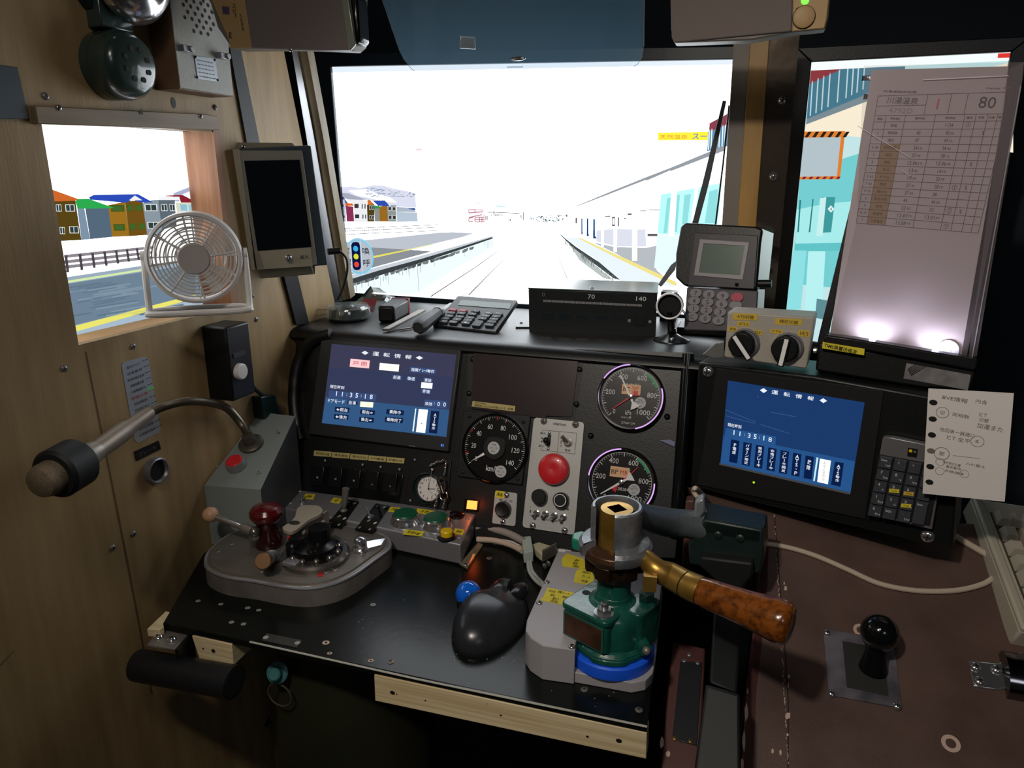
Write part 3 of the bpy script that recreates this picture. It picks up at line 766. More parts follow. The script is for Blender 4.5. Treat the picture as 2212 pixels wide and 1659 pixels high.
mb.box(c2[0] - .026, c2[0] + .022, c2[1] - .004, c2[1] + .03, .0, .022); mb.box(c2[0] + .004, c2[0] + .012, c2[1] - .012, c2[1], .008, .02); mb.build('bracket', t, bevel=.002)
settle(t)
# grey loudspeaker box
t = thing('speaker_box', 'grey metal box with drilled sound holes and a small nameplate above the side window', 'speaker')
x1 = .040; FB = FX(WX + x1)
mb = MB(WALL, M('speaker_side', '#6b4f3a', .5, hx2='#7a5c44', scale=8)); mb.box(.833, .938, CZ * 0 + .108, .42, 0, x1 - .0015); mb.build('case', t)
mb = MB(FB, M('speaker_face', '#a9a8a0', .45, bump=.2, bscale=400)); pts = FB.Ls([(391, 190), (504, 204)]); mb.box(pts[0][0] - .001, pts[1][0], pts[0][1], .42, -.0015, 0); mb.build('face_plate', t, bevel=.0005)
mb = MB(FB, BLKM)
hp = zm(0, 0, 3.95)
for x, y in ((1590, 5), (1655, 12), (1735, 8), (1565, 40), (1628, 55), (1715, 30), (1775, 45), (1690, 72), (1750, 90), (1603, 102), (1666, 117), (1810, 104), (1578, 148), (1640, 162), (1728, 133), (1788, 150), (1702, 180), (1762, 192), (1680, 222), (1738, 237), (1822, 208), (1800, 250), (1655, 266), (1716, 281), (1776, 292), (1800, 5)):
    u, v = FB.L(*hp(x, y)[0], .0003); mb.disc((u, v), .0026, .0003, 12)
mb.build('sound_hole', t)
mb = MB(FB, HOLO); mb.pprism(hp(1660, 478, 1838, 500, 1862, 700, 1690, 672), 0, .001)
mb.m(INKG)
for k in range(5): mb.t('ーーーーー', *hp(1750 + k * 5, 525 + k * 34)[0], 34, 2.2, .0012)
mb.t('川川川川', *hp(1790, 665)[0], 30, 3, .0012)
mb.build('nameplate', t)
for x, y in ((1668, 486), (1832, 512), (1682, 660), (1858, 684)): screw(t, FB, *hp(x, y)[0], .0018, BLK, .001)
for x, y in ((1600, 415), (1915, 478)):
    mb = MB(FB, STEEL); c = FB.L(*hp(x, y)[0], .008); mb.box(c[0] - .009, c[0] + .003, c[1] - .004, c[1] + .004, 0, .010); mb.cyl((c[0] + .004, c[1]), .004, 0, .013, 12); mb.build('latch', t, bevel=.0006)
settle(t)
mb = MB(WALL, BLUEGREY); mb.pprism([(-60, 134), (38, 145), (64, 257), (-60, 256)], 0, .0035)
o = mb.build('plate', bevel=.0008, label='dark blue-grey metal plate on the plywood wall beside the side window', cat='plate'); settle(o)
# label, small plate, round socket
mb = MB(WALL, HOLO); mb.pprism([(263, 790), (266, 783), (313, 770), (321, 776), (347, 927), (343, 935), (298, 957), (291, 950)], 0, .0006)
rows = ['電気スタンド', '注意事項', '使用前確認品質', '漏電保護装置', '川湯電機製作', '感電注意', '取扱説明書参照', '定格電圧表示', '周波数', '製造番号表示', '警告火災感電', '水気厳禁清掃']
for i, s in enumerate(rows):
    mb.m(INKR if i == 5 else INK); x = 288 + i * 2.75 ; y = 790 + i * 13
    mb.t(s, x, y, 30 + (i % 3) * 4, 6.5, .0009, rot=3)
    mb.t('ーー', x + 25, y - 12, 12, 1.5, .0009, rot=3)
mb.m(M('label_green', '#7fd08c', .4)); mb.rect(326, 839, 14, 9, .0008)
o = mb.build('instruction_label', label='silvery instruction label in small print stuck on the plywood below the side window', cat='label'); settle(o)
mb = MB(WALL, BLK); mb.pprism([(290, 976), (343, 952), (348, 970), (295, 996)], 0, .0012); mb.m(INKG); mb.t('ブレーキ', 319, 974, 40, 9, .0014, rot=3)
o = mb.build('name_strip', label='small dark nameplate above the round wall socket', cat='plate'); settle(o)
t = thing('wall_socket', 'round steel-rimmed socket with a black hole in the plywood wall', 'socket'); c = WALL.L(336, 1016, .004)
mb = MB(WALL, STEEL); mb.lathe([(.0185, 0), (.0185, .010), (.0165, .011), (.0145, .008), (.0145, .002)], c, 28); mb.build('rim', t)
mb = MB(WALL, BLKM); mb.cyl(c, .0145, .0005, .006, 28); mb.build('hole', t); settle(t)
# black push-button box
t = thing('push_button_box', 'black box with a round white push button on the plywood wall', 'switch')
mb = MB(WALL, BLK); z0, z1 = -.330, -.216
u0 = .862; u1 = FX(-.735).L(545, 770)[0]
mb.box(u0, u1, z0, z1, 0, .045); mb.build('case', t, bevel=.003)
F2 = FX(-.735)
mb = MB(F2, WHITE); c = F2.L(523, 803, .006); mb.lathe([(.0125, 0), (.0125, .006), (.0105, .008), (0, .0085)], c, 24); mb.build('button', t)
mb = MB(F2, DKGREY); mb.pprism([(504, 764), (529, 756), (531, 765), (506, 775)], 0, .0012); mb.build('label_plate', t); settle(t)
t = thing('cable', 'thin dark cable running from the push-button box down behind the grey microphone box', 'cable')
MB(WALL, DKGREY).tube([WALL.hit(548, 838, .012), WALL.hit(566, 853, .012), WALL.hit(585, 866, .012), WALL.hit(610, 895, .02)], .0035, 8, smooth=4).build('lead', t)
mb = MB(WALL, GREEND); mb.pprism([(564, 858), (596, 853), (602, 900), (570, 905)], 0, .02); mb.build('plug', t, bevel=.002); settle(t)

# ------------------------------------------------------------------ tablet-like display by the windscreen
HA = math.radians(43)
HU = Fr((-.765, .985, CZ), (math.cos(HA), math.sin(HA), 0), (0.06, -.06, 1))
t = thing('display_unit', 'switched-off upright display in a beige metal holder beside the windscreen strips', 'display')
mb = MB(HU, BEIGE); mb.pprism([(501, 308), (632, 309), (640, 318), (674, 577), (678, 592), (546, 602), (540, 585)], -.02, -.014)
mb.build('back_plate', t, bevel=.001)
zH = zm(480, 290, 2.72)
mb = MB(HU, BLUEGREY); mb.pprism(zH(92, 90, 522, 68, 620, 770, 205, 798), -.014, .006); mb.build('case', t, bevel=.002)
mb = MB(HU, M('face_beige_grey', '#8a8678', .5)); mb.pprism(zH(95, 96, 470, 95, 560, 768, 205, 800), .006, .009); mb.build('face', t, bevel=.001)
mb = MB(HU, SCREEND); mb.pprism(zH(128, 156, 455, 150, 525, 662, 208, 685), .009, .0098); mb.build('screen', t)
mb = MB(HU, BEIGE); mb.pprism(zH(218, 688, 520, 668, 532, 775, 250, 792), .009, .012)
mb.m(INK); mb.t('減光', *zH(482, 722)[0], 20, 9, .0124); mb.build('label_plate', t, bevel=.0005)
mb = MB(HU, CHROME); c = HU.L(*zH(390, 730)[0], .016); mb.lathe([(.006, .012), (.006, .014), (.0042, .016), (.0038, .021), (0, .022)], c, 20); mb.build('knob', t)
mb = MB(HU, BEIGE); mb.pprism(zH(60, 90, 100, 88, 195, 790, 188, 802, 170, 798), -.014, .010); mb.build('side_arm', t, bevel=.001)
screw(t, HU, *zH(120, 76)[0], .004, CHROME, -.014)
mb = MB(HU, BEIGE); mb.pprism(zH(175, 800, 545, 770, 545, 822, 185, 852), -.022, -.016); mb.build('bottom_lip', t)
mb = MB(HU, BLK)
a = HU.hit(*zH(620, 690)[0], -.01); mb.tube([a, HU.hit(*zH(690, 685)[0], -.01)], .0055, 10)
mb.tube([HU.hit(*zH(690, 685)[0], -.01), HU.hit(*zH(730, 730)[0], -.005), HU.hit(*zH(735, 800)[0], .0), HU.hit(*zH(710, 900)[0], .0), HU.hit(*zH(675, 975)[0], 0)], .0022, 8, smooth=6)
mb.build('power_lead', t); settle(t)

# ------------------------------------------------------------------ desk fan on the sill
fc = Y(.80).hit(421, 556)
FN = Fr(fc, (.80, .60, 0), (0, 0, 1))
FN = Fr(fc, (.80, .60, 0), (.02, .0, 1))
t = thing('desk_fan', 'small white plastic fan on a bent stand at the sill of the side window', 'fan')
R = .0605
mb = MB(FN, WHITE)
mb.lathe([(R * .97, -.016), (R, -.012), (R, .010), (R * .985, .015), (R * .93, .017), (R * .90, .014), (R * .93, .011), (R * .945, -.010), (R * .93, -.016)], (0, 0), 56, cap=False); mb.build('cage_rim', t)
mb = MB(FN, WHITE)
for k, rr in enumerate((.84, .76, .68, .60, .52, .44, .38)):
    z = .013 + .006 * (1 - rr) ; pts = [FN.W(R * rr * math.cos(a * math.pi / 24), R * rr * math.sin(a * math.pi / 24), z) for a in range(48)]
    mb.tube(pts, .0009, 6, closed=True)
for k in range(8):
    a = math.radians(8 + 45 * k); mb.tube([FN.W(R * .32 * math.cos(a), R * .32 * math.sin(a), .018), FN.W(R * .95 * math.cos(a), R * .95 * math.sin(a), .013)], .0012, 6)
mb.build('front_grille', t)
mb = MB(FN, WHITE)
for rr in (.85, .62, .4):
    mb.tube([FN.W(R * rr * math.cos(a * math.pi / 18), R * rr * math.sin(a * math.pi / 18), -.018) for a in range(36)], .0011, 6, closed=True)
for k in range(12):
    a = math.radians(30 * k); mb.tube([FN.W(R * .25 * math.cos(a), R * .25 * math.sin(a), -.018), FN.W(R * .95 * math.cos(a), R * .95 * math.sin(a), -.013)], .0011, 6)
mb.build('rear_grille', t)
mb = MB(FN, M('fan_face', '#b9b2ae', .45)); mb.lathe([(R * .34, .014), (R * .34, .019), (R * .31, .021), (0, .0212)], (0, 0), 36); mb.build('centre_cap', t)
mb = MB(FN, CLEAR('fan_blade_clear', '#d8d8d4', .6, .2, .06))
for k in range(5):
    a0 = 72 * k; vs = []; fs = []
    for j in range(6):
        for i in range(5):
            a = math.radians(a0 + 50 * j / 5); rr = R * (.2 + .66 * i / 4); vs.append((rr * math.cos(a), rr * math.sin(a), -.008 + .014 * j / 5))
    for j in range(5):
        for i in range(4): fs.append((j * 5 + i, j * 5 + i + 1, (j + 1) * 5 + i + 1, (j + 1) * 5 + i))
    mb.add(vs, fs)
mb.build('blades', t)
mb = MB(FN, WHITE); mb.lathe([(R * .3, -.02), (R * .3, .008)], (0, 0), 24); mb.build('motor', t)
mb = MB(FN, WHITE)   # stand: two uprights joined by a loop foot
hl, hr = -R * 1.03, R * 1.05; yb = -.063
mb.tube([FN.W(hl, .004, 0), FN.W(hl * 1.0, yb, .012), FN.W(hl * .92, yb - .006, .03), FN.W(0, yb - .006, .034), FN.W(hr * .92, yb - .006, .03), FN.W(hr, yb, .012), FN.W(hr, .004, 0)], .0042, 10, smooth=5)
mb.tube([FN.W(hl * .97, yb - .004, .014), FN.W(hl * .7, yb - .006, -.006), FN.W(0, yb - .006, -.010), FN.W(hr * .7, yb - .006, -.006), FN.W(hr * .97, yb - .004, .014)], .0034, 8, smooth=4)
for q in (hl, hr): mb.tube([FN.W(q * .98, .004, 0), FN.W(q * 1.05, .004, 0)], .007, 14)
mb.build('stand', t); settle(t)

# ------------------------------------------------------------------ microphone box
t = thing('microphone_stand', 'grey enamel box with red button and gooseneck microphone against the plywood wall', 'microphone')
A_, B_ = Vector((WX + .002, .828, CZ - .458)), Vector((WX + .002, .975, CZ - .386))
C_, D_ = Y(.84).hit(563, 1058), Y(.985).hit(638, 899)
zb = DZ + .002
lo = lambda p, dy=0: Vector((p.x, p.y + dy, zb))
mb = MB(WORLD, GREYBOX)
mb.add([A_, C_, D_, B_, lo(A_), lo(C_), lo(D_), lo(B_)], [(0, 1, 2, 3), (0, 4, 5, 1), (3, 2, 6, 7), (0, 3, 7, 4), (7, 6, 5, 4)], world=True)
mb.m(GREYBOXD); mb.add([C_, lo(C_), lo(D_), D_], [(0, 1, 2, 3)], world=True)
mb.build('case', t, angle=20)
MT = from3(A_, C_, B_)
zM_ = zm(0, 700, 3.318)
for x, y in ((1990, 772), (1857, 1062), (1553, 1020)): screw(t, MT, *zM_(x, y)[0], .003, GREYBOX, .0005)
mb = MB(MT, M('mic_flange', '#5d5850', .4, .6)); c = MT.L(*zM_(1800, 860)[0], 0); mb.lathe([(.020, 0), (.020, .003), (.017, .005), (.011, .006), (.010, .016), (.0085, .02)], c, 28); mb.build('flange', t)
mb = MB(MT, STEEL); c = MT.L(*zM_(1690, 1005)[0], .004); mb.lathe([(.0155, 0), (.0155, .009), (.0142, .012), (.0125, .012)], c, 28); mb.build('button_ring', t)
mb = MB(MT, RED); mb.lathe([(.0128, .006), (.0128, .0128), (.011, .0138), (0, .0130)], c, 28); mb.build('button', t)
base = MT.W(*MT.L(*zM_(1800, 850)[0], 0), .012)
pts = [base, Y(.905).hit(520, 915), Y(.875).hit(490, 882), Y(.83).hit(448, 869), Y(.775).hit(400, 867), Y(.73).hit(350, 879), Y(.695).hit(318, 895)]
mb = MB(WORLD, M('gooseneck', '#7d7466', .38, .85))
P = []
N = 14
tmp = MB(WORLD, BLK).tube(pts, .006, 3, smooth=N)
cen = [sum((tmp.v[i * 3 + k] for k in range(3)), Vector()) / 3 for i in range(len(tmp.v) // 3)]
fine = []
for i in range(len(cen) - 1):
    for q in range(2): fine.append(cen[i].lerp(cen[i + 1], q / 2))
mb.tube(fine, [.0062 if i % 2 else .0050 for i in range(len(fine))], 12); mb.build('gooseneck', t)
h0, h1 = pts[-1], Y(.570).hit(205, 976)
d = (h1 - h0).normalized()
mb = MB(WORLD, M('mic_tube', '#7f7264', .45, .3)); L_ = (h1 - h0).length
mb.tube([h0 - d * .004, h0 + d * .05, h0 + d * .062, h0 + d * .075, h1], [.0085, .0092, .0115, .0118, .0112], 20); mb.build('handle', t)
h2 = Y(.50).hit(100, 1036); d2 = (h2 - h1).normalized()
mb = MB(WORLD, M('mic_neck', '#8a8278', .4, .4)); mb.tube([h1 - d * .002, h1 + d2 * .012, h1 + d2 * .020, h1 + d2 * .038], [.0118, .0140, .0185, .0212], 24); mb.build('neck', t)
mb = MB(WORLD, M('rubber_black', '#101214', .6)); mb.tube([h1 + d2 * .024, h1 + d2 * .028, h1 + d2 * .058, h1 + d2 * .062, h1 + d2 * .0621], [.0240, .0268, .0268, .0240, .018], 30); mb.build('rubber_ring', t)
mb = MB(WORLD, M('mic_grille', '#94846e', .45, .5, hx2='#6c5e4c', scale=900, bump=.6, bscale=1400)); mb.tube([h1 + d2 * .05, h1 + d2 * .074, h1 + d2 * .080, h1 + d2 * .083], [.0178, .0178, .0155, .009], 30); mb.build('grille', t)
settle(t)

# ================================================================== instrument console
con = thing('instrument_console', 'black sloping instrument console with a padded top edge behind the driving desk', 'console')
mb = MB(PAN, BLK)
cp = PAN.Ls([(640, 735), (1497, 762), (1458, 1205), (610, 1180)])
mb.prism(cp, -.05, 0); mb.build('panel', con)
mb = MB(WORLD, BLK)   # shelf top and rounded lip
xa, xb = -.80, -.045
prof = [(1.105, -.262), (1.40, -.262), (1.40, -.275), (1.13, -.275), (1.095, -.279), (1.080, -.282), (1.074, -.276), (1.078, -.268), (1.088, -.263)]
mb.add([(xa, y, CZ + z) for y, z in prof] + [(xb, y, CZ + z) for y, z in prof], [tuple(range(9)), tuple(reversed(range(9, 18)))] + [(i, i + 9, (i + 1) % 9 + 9, (i + 1) % 9) for i in range(9)], world=True)
mb.build('top_shelf', con, angle=50)
mb = MB(PAN, BLKG)    # rounded right-hand post
a, b = PAN.hit(1487, 765, .0), PAN.hit(1458, 1160, .0); mb.tube([a, b], .009, 16)
mb.build('corner_post', con)
mb = MB(PAN, BLK)     # curved side rail
q = [PAN.hit(x, y, .004) for x, y in ((716, 722), (672, 738), (644, 790), (636, 850), (640, 905), (650, 950))]
mb.tube(q, .0115, 12, smooth=5); mb.build('side_rail', con)
mb = MB(PAN, M('inlay_dark', '#191a1c', .5)); mb.pprism([(1012, 757), (1262, 766), (1240, 905), (1008, 880)], 0, .0012); mb.build('display_recess', con)
for x, y in ((1021, 776), (1013, 850), (1252, 798), (1245, 873), (1276, 941), (1441, 900)): screw(con, PAN, x, y, .0045, BLK if x < 1270 else BLKG, .0014)
mb = MB(PAN, M('curled_tape', '#6d7290', .3)); mb.pprism([(1424, 951), (1448, 950), (1458, 955), (1457, 965), (1445, 960)], .001, .004); mb.build('tape_scrap', con)
settle(con)
mb = MB(PAN, BROWNGLASS); mb.pprism([(1022, 762), (1250, 768), (1235, 900), (1180, 898), (1178, 905), (1019, 882)], .0012, .004)
t = thing('blank_display', 'unlit brownish display glass in the middle of the console above the round speedometer', 'display'); mb.build('glass', t)
mb = MB(PAN, YELD); mb.pprism([(1021, 866), (1113, 877), (1112, 889), (1019, 878)], .004, .0048); mb.m(INK)
mb.t('点灯の際は', 1038, 871, 26, 4, .0052, rot=-4 + 4); mb.t('速度計のLEDは切替になる  設備', 1066, 879.5, 84, 5, .0052); mb.build('label', t); settle(t)

# ---- left train display
ld = thing('train_display', 'lit blue train information display with a red door lamp in the console', 'display')
zL = zm(680, 730, 6.636)
mb = MB(PAN, M('display_bezel', '#2a2b2c', .4)); q = PAN.Ls([(700, 732), (1001, 757), (973, 976), (672, 938)]); mb.prism(q, 0, .010); mb.build('bezel', ld, bevel=.002)
SC = PAN.up(.0102)
mb = MB(SC, E('#41425c', .85))
mb.pf(zL(243, 85, 2030, 240, 1885, 1420, 100, 1220))
mb.m(E('#39405f', .85)); mb.pf(zL(205, 420, 1995, 560, 1925, 1030, 160, 850), .0001)
mb.m(E('#3a6292', .8)); mb.pf(zL(158, 850, 650, 900, 1925, 1030, 1885, 1420, 100, 1220), .0002)
def lab(x0, y0, x1, y1, sl, txt, bg, fg, w=None, h=None, z=.0004, bold=True):
    q = zL(x0, y0, x1, y0 + sl, x1 - (y1 - y0) * .11, y1 + sl, x0 - (y1 - y0) * .11, y1)
    if bg: mb.m(bg); mb.pf(q, z)
    if txt:
        cx = sum(p[0] for p in q) / 4; cy = sum(p[1] for p in q) / 4
        mb.m(fg); mb.t(txt, cx, cy, w or (x1 - x0) / 6.636 * .8, h or (y1 - y0) / 6.636 * .62, z + .0003, bold=bold)
WH = E('#eef4ff', 1.0); DB = E('#14244c', .8); LB = E('#3f5688', .8)
mb.m(WH)
for x, y in ((720, 213), (1500, 285)): mb.pf(zL(x - 52, y - 3, x, y - 28, x + 52, y + 3, x, y + 28), .0005)
for i, ch in enumerate('運転情報'): mb.t(ch, *zL(875 + i * 156, 228 + i * 15)[0], 14, 9, .0005, bold=True)
lab(512, 298, 790, 412, 25, '戸 閉', E('#f8c4c8', 1.15), E('#c85058', 1), 30, 9)
lab(932, 358, 1212, 458, 25, '', E('#f6f8ee', 1.2), None); lab(950, 380, 1190, 440, 25, 'パイロット', None, E('#d8dcc8', 1), 28, 5)
lab(1365, 412, 1738, 490, 32, '機関ﾌﾞﾚｰｷ動作', LB, WH, 50, 7.5); lab(1112, 528, 1250, 590, 12, '前進', LB, WH, 16, 8)
lab(1318, 548, 1452, 605, 12, '後退', LB, WH, 16, 8); lab(1560, 570, 1690, 628, 12, '直結', LB, WH, 15, 7.5)
lab(1530, 634, 1690, 715, 14, '', E('#fdfdfd', 1.2), None); lab(1530, 730, 1668, 790, 12, '変速', LB, WH, 16, 8)
lab(215, 670, 430, 722, 16, '現在時刻', None, WH, 31, 7.5)
lab(205, 752, 885, 850, 55, '', LB, None)
for ch, x, y in (('1', 312, 798), ('1', 395, 806), (':', 458, 814), ('3', 520, 818), ('5', 602, 824), (':', 665, 834), ('1', 725, 838), ('8', 810, 845)): mb.m(WH); mb.t(ch, *zL(x, y)[0], 2 if ch == ':' else (2.4 if ch == '1' else 8), 7 if ch == ':' else 10, .0008, bold=True)
lab(190, 868, 430, 930, 20, 'ドアモード', None, WH, 36, 8); lab(470, 898, 615, 950, 12, '自車', DB, WH, 16, 8); lab(655, 910, 840, 985, 14, '', E('#f4f8d4', 1.2), None)
lab(1575, 880, 1900, 985, 28, '', LB, None); lab(1580, 915, 1690, 965, 6, '放送', None, WH, 16, 7)
mb.m(WH); mb.t(':', *zL(1712, 940)[0], 3, 7, .0008, bold=True); mb.t('0', *zL(1775, 948)[0], 8, 9, .0008, bold=True); mb.t('0', *zL(1860, 955)[0], 8, 9, .0008, bold=True)
lab(292, 985, 498, 1055, 16, '⇐前左', DB, WH, 25, 8); lab(280, 1090, 486, 1160, 16, '⇐後左', DB, WH, 25, 8)
lab(655, 1025, 865, 1090, 16, '前右⇒', DB, WH, 24, 8); lab(640, 1130, 850, 1200, 16, '後右⇒', DB, WH, 24, 8)
lab(1030, 1020, 1280, 1090, 20, '乗降中', DB, WH, 25, 8); lab(1010, 1130, 1268, 1205, 20, '乗降完了', DB, WH, 32, 8)
mb.m(E('#e4f2f8', 1.1)); mb.pf(zL(1440, 1012, 1456, 1013, 1418, 1340, 1398, 1338), .0005)
mb.m(E('#ffffff', 1.2)); mb.pf(zL(1490, 1018, 1622, 1030, 1582, 1362, 1450, 1350), .0005); mb.m(E('#8a8a98', 1)); mb.t('◆', *zL(1530, 1225)[0], 4, 3, .0008)
mb.m(DB); mb.pf(zL(1668, 1042, 1786, 1052, 1752, 1372, 1632, 1358), .0005); mb.m(WH); mb.tvert('ATS動作', *zL(1712, 1200)[0], 7, 36, .0008, dx=-5, bold=True)
mb.build('screen', ld)
mb = MB(SC, E('#3a7cff', 2.5)); mb.rect(*zL(1815, 1538)[0], 1.4, 5, .0004); mb.rect(*zL(1838, 1540)[0], 1.4, 5, .0004); mb.build('power_light', ld)
mb = MB(SC, INKG); mb.t('AXIO', *zL(1395, 1550)[0], 14, 3, .0004) if False else mb.t('ーーー', *zL(1395, 1550)[0], 14, 2, .0004); mb.build('badge', ld)
settle(ld)

# ---- switch row with faded labels
sw = thing('rocker_switch_unit', 'row of five dark rocker switches under faded yellow labels', 'switch panel')
mb = MB(PAN, BLKG); mb.pprism([(690, 1006), (871, 1026), (860, 1088), (672, 1060)], 0, .004); mb.build('plate', sw, bevel=.001)
zS = zm(400, 960, 3.253)
for i, s in enumerate(('前照灯減', '滑走検知', '室内灯切', 'ATS警報', '計器灯切')):
    x0 = 906 + i * 128; y0 = 42 + i * 11.5
    mb = MB(PAN, YELD); mb.pprism(zS(x0, y0, x0 + 124, y0 + 10, x0 + 118, y0 + 46, x0 - 4, y0 + 38), 0, .0012); mb.m(INK); mb.t(s, *zS(x0 + 60, y0 + 24)[0], 29, 5, .0016); mb.build('label', sw)
    mb = MB(PAN, M('rocker_%s' % 'abcde'[i], '#141416', .25) if i == 0 else 'rocker_a'); x0 -= 30; mb.pprism(zS(x0 + 12, y0 + 105, x0 + 100, y0 + 115, x0 + 85, y0 + 250, x0 - 5, y0 + 238), .004, .008); mb.m(INKW)
    mb.t('切' if i < 3 else '入', *zS(x0 + 52, y0 + 190 + (i > 2) * 14)[0], 4, 4.4, .0084); mb.build('rocker', sw, bevel=.0008)
for x, y in ((702, 995), (783, 1004), (822, 1009), (863, 1014)): screw(sw, PAN, x, y, .0025, STEEL, .004)
settle(sw)

# ---- pocket watch in its holder
pw = thing('watch_holder', 'black recessed holder with green rim for the pocket watch on the console', 'holder')
zW = zm(860, 960, 10.37)
mb = MB(PAN, BLK); mb.pprism(zW(290, 270, 1190, 360, 1080, 1480, 150, 1330), 0, .004); mb.build('plate', pw, bevel=.001)
c = PAN.L(*zW(640, 985)[0], .006); r = PAN.L(*zW(640 + 330, 985)[0], .006)[0] - c[0]
mb = MB(PAN, GREEND); mb.lathe([(r, .004), (r, .008), (r * .93, .009), (r * .9, .005)], c, 40, cap=False); mb.build('ring', pw)
for x, y in ((372, 345), (270, 1255)): screw(pw, PAN, *zW(x, y)[0], .0022, STEEL, .004)
settle(pw)
pk = thing('pocket_watch', 'silver pocket watch with white face and black numerals hanging on a chain', 'watch')
c = PAN.L(*zW(690, 995)[0], .012); r = PAN.L(*zW(960, 1000)[0], .012)[0] - c[0]
mb = MB(PAN, CHROME); mb.lathe([(r * .9, .0045), (r, .008), (r, .013), (r * .96, .0145), (r * .9, .0135)], c, 48, cap=False); mb.tube([PAN.W(c[0], c[1] + r, .010), PAN.W(c[0] + .001, c[1] + r * 1.42, .010)], .0012, 8); mb.ball((c[0] + .001, c[1] + r * 1.5, .010), .003, 10); mb.build('case', pk)
mb = MB(PAN, PAPER); mb.disc(c, r * .92, .0132, 40)
for h in range(1, 13):
    a = math.radians(90 - 30 * h); mb.m(INK); mb.tl(str(h), c[0] + r * .72 * math.cos(a), c[1] + r * .72 * math.sin(a), r * (.24 if h > 9 else .14), r * .2, .0136)
mb.m(INK); mb.line(c, (c[0], c[1] + r * .52), .0011, .0138); mb.line(c, (c[0] + r * .55, c[1] + r * .06), .0009, .0139); mb.line(c, (c[0] + r * .45, c[1] - r * .45), .0004, .014); mb.disc(c, .0014, .0141, 12)
mb.build('dial', pk)
def links(pts, h, r=.0017, w=.0006):
    mb = MB(WORLD, CHROME); P = [PAN.hit(*p, h) for p in pts]; acc = []
    for i in range(len(P) - 1):
        n = max(1, int((P[i + 1] - P[i]).length / .0030))
        acc += [P[i].lerp(P[i + 1], k / n) for k in range(n)]
    for i, p in enumerate(acc):
        d = (acc[min(i + 1, len(acc) - 1)] - acc[max(i - 1, 0)]).normalized(); s = d.cross(PAN.n).normalized() if i % 2 else PAN.n
        mb.tube([p + d * (.0026 * math.cos(k * math.pi / 5)) + s * (.0013 * math.sin(k * math.pi / 5)) for k in range(10)], w, 5, closed=True)
    return mb
links(zW(720, 470, 830, 420, 860, 385, 950, 385, 1030, 350, 1070, 410, 1050, 620, 1020, 700), .014).build('chain', pk, kind='stuff')
links(zW(900, 1000, 915, 1080, 880, 1170, 850, 1300, 800, 1440), .020).build('chain', pk, kind='stuff')
links(zW(1040, 1260, 1020, 1350, 990, 1450), .020).build('chain', pk, kind='stuff')
mb = MB(WORLD, M('clasp_steel', '#8f837a', .25, 1))
mb.tube([PAN.hit(*p, .018) for p in zW(1000, 740, 920, 740, 880, 800, 900, 900, 960, 990, 1000, 1080)], .0013, 8, smooth=4)
mb.tube([PAN.hit(*p, .018) for p in zW(1000, 740, 1050, 800, 1050, 900, 1030, 1000, 1010, 1090)], .0016, 8, smooth=4)
mb.tube([PAN.hit(*zW(960, 930)[0], .018), PAN.hit(*zW(1015, 1100)[0], .018)], .0036, 12)
mb.tube([PAN.hit(*p, .018) for p in zW(940, 1100, 950, 1200, 1020, 1250, 1090, 1200, 1100, 1130, 1075, 1070)], .0013, 8, smooth=4)
mb.build('clasp', pk); settle(pk)

# ---- orange lamp
t = thing('indicator_lamp', 'square glowing orange indicator lamp on the console above the steel switch box', 'lamp')
mb = MB(PAN, BLKG); mb.pprism([(1004, 1078), (1034, 1081), (1031, 1105), (1001, 1102)], 0, .004); mb.build('housing', t)
mb = MB(PAN, E('#ff8438', 3.2)); mb.pprism(zW(1550, 1255, 1762, 1275, 1742, 1465, 1530, 1440), .004, .007); mb.build('lens', t)
c = PAN.hit(1018, 1093, .02); L = bpy.data.lights.new('indicator_lamp_glow', 'POINT'); L.energy = .012; L.color = (1, .10, .02); L.shadow_soft_size = .008
lo_ = bpy.data.objects.new('indicator_lamp_glow', L); lo_.location = c; COL.objects.link(lo_); settle(t)

# ---- small switch plate
t = thing('switch_plate', 'small grey plate with one black push button between orange lamp and loudspeaker panel', 'switch')
zP = zm(960, 760, 3.771)
mb = MB(PAN, PANELW); mb.prism([p for p in PAN.Ls(zP(430, 1132, 585, 1150, 597, 1160, 582, 1405, 570, 1418, 400, 1395, 394, 1385, 418, 1140))], 0, .003)
mb.m(INK); mb.t('動 灯 切', *zP(500, 1212)[0], 28, 5, .0034); mb.build('plate', t, bevel=.0006)
mb = MB(PAN, YEL); mb.pprism(zP(417, 1130, 490, 1138, 488, 1192, 412, 1186), .003, .0036); mb.m(INK); mb.t('通過', *zP(450, 1162)[0], 13, 8, .004, bold=True); mb.build('tape_label', t)
mb = MB(PAN, BLK); c = PAN.L(*zP(478, 1282)[0], .008); mb.lathe([(.0125, .003), (.0125, .012), (.0105, .013), (.009, .0125), (0, .0122)], c, 28); mb.build('button', t)
for x, y in ((507, 1168), (478, 1384)): screw(t, PAN, *zP(x, y)[0], .0048, CHROME, .003)
settle(t)

